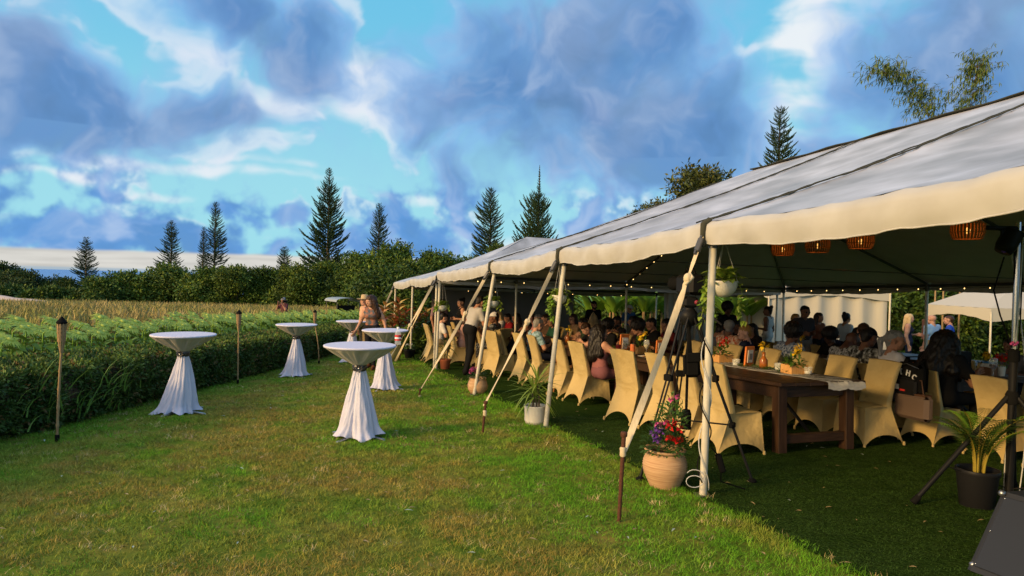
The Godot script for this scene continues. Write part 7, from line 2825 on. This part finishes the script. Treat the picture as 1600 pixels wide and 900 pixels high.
	person("stand_slim", "woman with a hair bun in pale blue, in profile", S(7.40, 8.60), -1.26, 1, "bun", 0, cloth(0.42, 0.5, 0.58), cloth(0.02, 0.025, 0.05), {"group": "people standing", "sc": .94})
	person("table", "man in a tan and dark cap and a black shirt", S(4.49, 6.14), -0.66, 0, "crop", 1, cloth(0.012, 0.012, 0.013), cloth(0.012, 0.012, 0.013), {"cap": cloth(0.1, 0.07, 0.045), "sc": 1.08})
	person("table", "man in a black cap and black shirt with white flowers", S(2.55, 4.21), -1.26, 2, "crop", 0, print_cloth(77, Color(0.012, 0.012, 0.012), Color(0.5, 0.48, 0.42), 0.035, 0.55), cloth(0.012, 0.012, 0.013), {"cap": M.black_matte, "sc": 1.05})
	person("chat_slim", "woman with a grey ponytail, white shirt and red strap", S(1.98, 4.11), -1.26, 1, "tail", 4, cloth(0.55, 0.53, 0.55), cloth(0.12, 0.11, 0.115), {"long": true, "sc": 1.03})
	person("table", "woman with very long black hair in a black shirt, backpack behind her", S(1.42, 4.26), -1.16, 1, "big", 0, cloth(0.012, 0.012, 0.013), cloth(0.012, 0.012, 0.013), {"sc": 1.05, "wide": 1.12})
	person("stand_slim", "blond woman in a dark strapless top", S(9.70, 13.00), 4.16, 0, "long", 3, cloth(0.02, 0.025, 0.05), cloth(0.02, 0.025, 0.05), {"group": "people standing", "sleeve": false})
	person("stand", "bald man in a light blue shirt seen from behind", S(9.32, 13.40), 0.31, 0, "", 0, cloth(0.25, 0.42, 0.62), cloth(0.25, 0.19, 0.11), {"group": "people standing", "wide": 1.08})
	person("stand", "short haired man in a bright blue shirt", S(8.97, 13.60), 0.94, 0, "crop", 1, cloth(0.03, 0.08, 0.42), cloth(0.25, 0.19, 0.11), {"group": "people standing", "wide": 1.08})
	person("table", "dark haired man in a grey shirt at the right edge", S(2.63, 7.19), 1.89, 2, "crop", 0, cloth(0.13, 0.13, 0.14), cloth(0.012, 0.012, 0.013), {})
	person("eat", "dark haired person in grey bent forward beside the orange shirt", S(6.23, 4.21), -1.26, 1, "short", 0, cloth(0.12, 0.11, 0.115), cloth(0.012, 0.012, 0.013), {"sc": 1.05})
	person("table", "dark haired man in black in the third row behind the boy", S(9.58, 7.36), -1.26, 2, "crop", 0, cloth(0.012, 0.012, 0.013), cloth(0.012, 0.012, 0.013), {})
	person("table_slim", "woman with brown hair in the third row below the grey polo", S(7.57, 7.36), -1.26, 1, "long", 1, cloth(0.12, 0.05, 0.04), cloth(0.012, 0.012, 0.013), {})
	person("table", "person in a dark blue shirt in the third row above the bald man", S(6.55, 7.36), -1.26, 2, "short", 0, cloth(0.02, 0.025, 0.05), cloth(0.012, 0.012, 0.013), {})
	person("chat", "dark haired person in black in the third row behind the caps", S(5.79, 7.36), -1.26, 1, "bob", 0, cloth(0.012, 0.012, 0.013), cloth(0.012, 0.012, 0.013), {})
	person("table", "man in a dark green shirt facing us behind the woman in mauve", S(9.37, 3.14), 1.89, 1, "short", 0, cloth(0.03, 0.05, 0.03), cloth(0.012, 0.012, 0.013), {})
	person("table_slim", "woman in a tan top two rows behind the woman in mauve", S(11.89, 3.99), 1.89, 0, "bob", 1, cloth(0.3, 0.2, 0.12), cloth(0.012, 0.012, 0.013), {"sc": 1.05})
	person("lean_table", "woman with long brown hair in a colourful short top and dark trousers on the lawn", G(-3.16, 15.51), 3.00, 0, "big", 1, print_cloth(78, Color(.34, .13, .075), Color(.06, .09, .12), .022, .5), cloth(0.018, 0.018, 0.02), {"group": "people standing", "sleeve": false, "shoe": cloth(.12, .045, .02), "sc": .99})
	person("stand", "person in a straw hat behind the woman with long brown hair", G(-3.68, 17.14), 2.20, 0, "short", 2, cloth(0.5, 0.32, 0.2), cloth(0.25, 0.19, 0.11), {"group": "people standing", "straw": M.straw, "sc": .99})
	person("photograph", "photographer in a cap standing in the tall grass, camera raised", G(-9.97, 30.0, -.06), 2.60, 1, "short", 0, cloth(0.1, 0.04, 0.05), cloth(0.012, 0.012, 0.013), {"group": "people standing", "cap": cloth(0.25, 0.25, 0.27)})
	var b := thing("photo_camera", "black camera held up by the photographer in the tall grass", "camera", G(-9.85, 29.8, 1.46), 2.6)
	var m := MB.new()
	m.box(Vector3(0, 0, 0), Vector3(.15, .10, .06), Basis(), .015)
	part("body", m, M.black, b)
	m = MB.new()
	m.lathe([Vector2(0, 0), Vector2(.04, 0), Vector2(.042, .14), Vector2(.034, .145), Vector2(0, .13)], 12, Transform3D(Basis(Vector3.RIGHT, -PI * .5), Vector3(0, 0, -.02)))
	part("lens", m, M.black_matte, b)
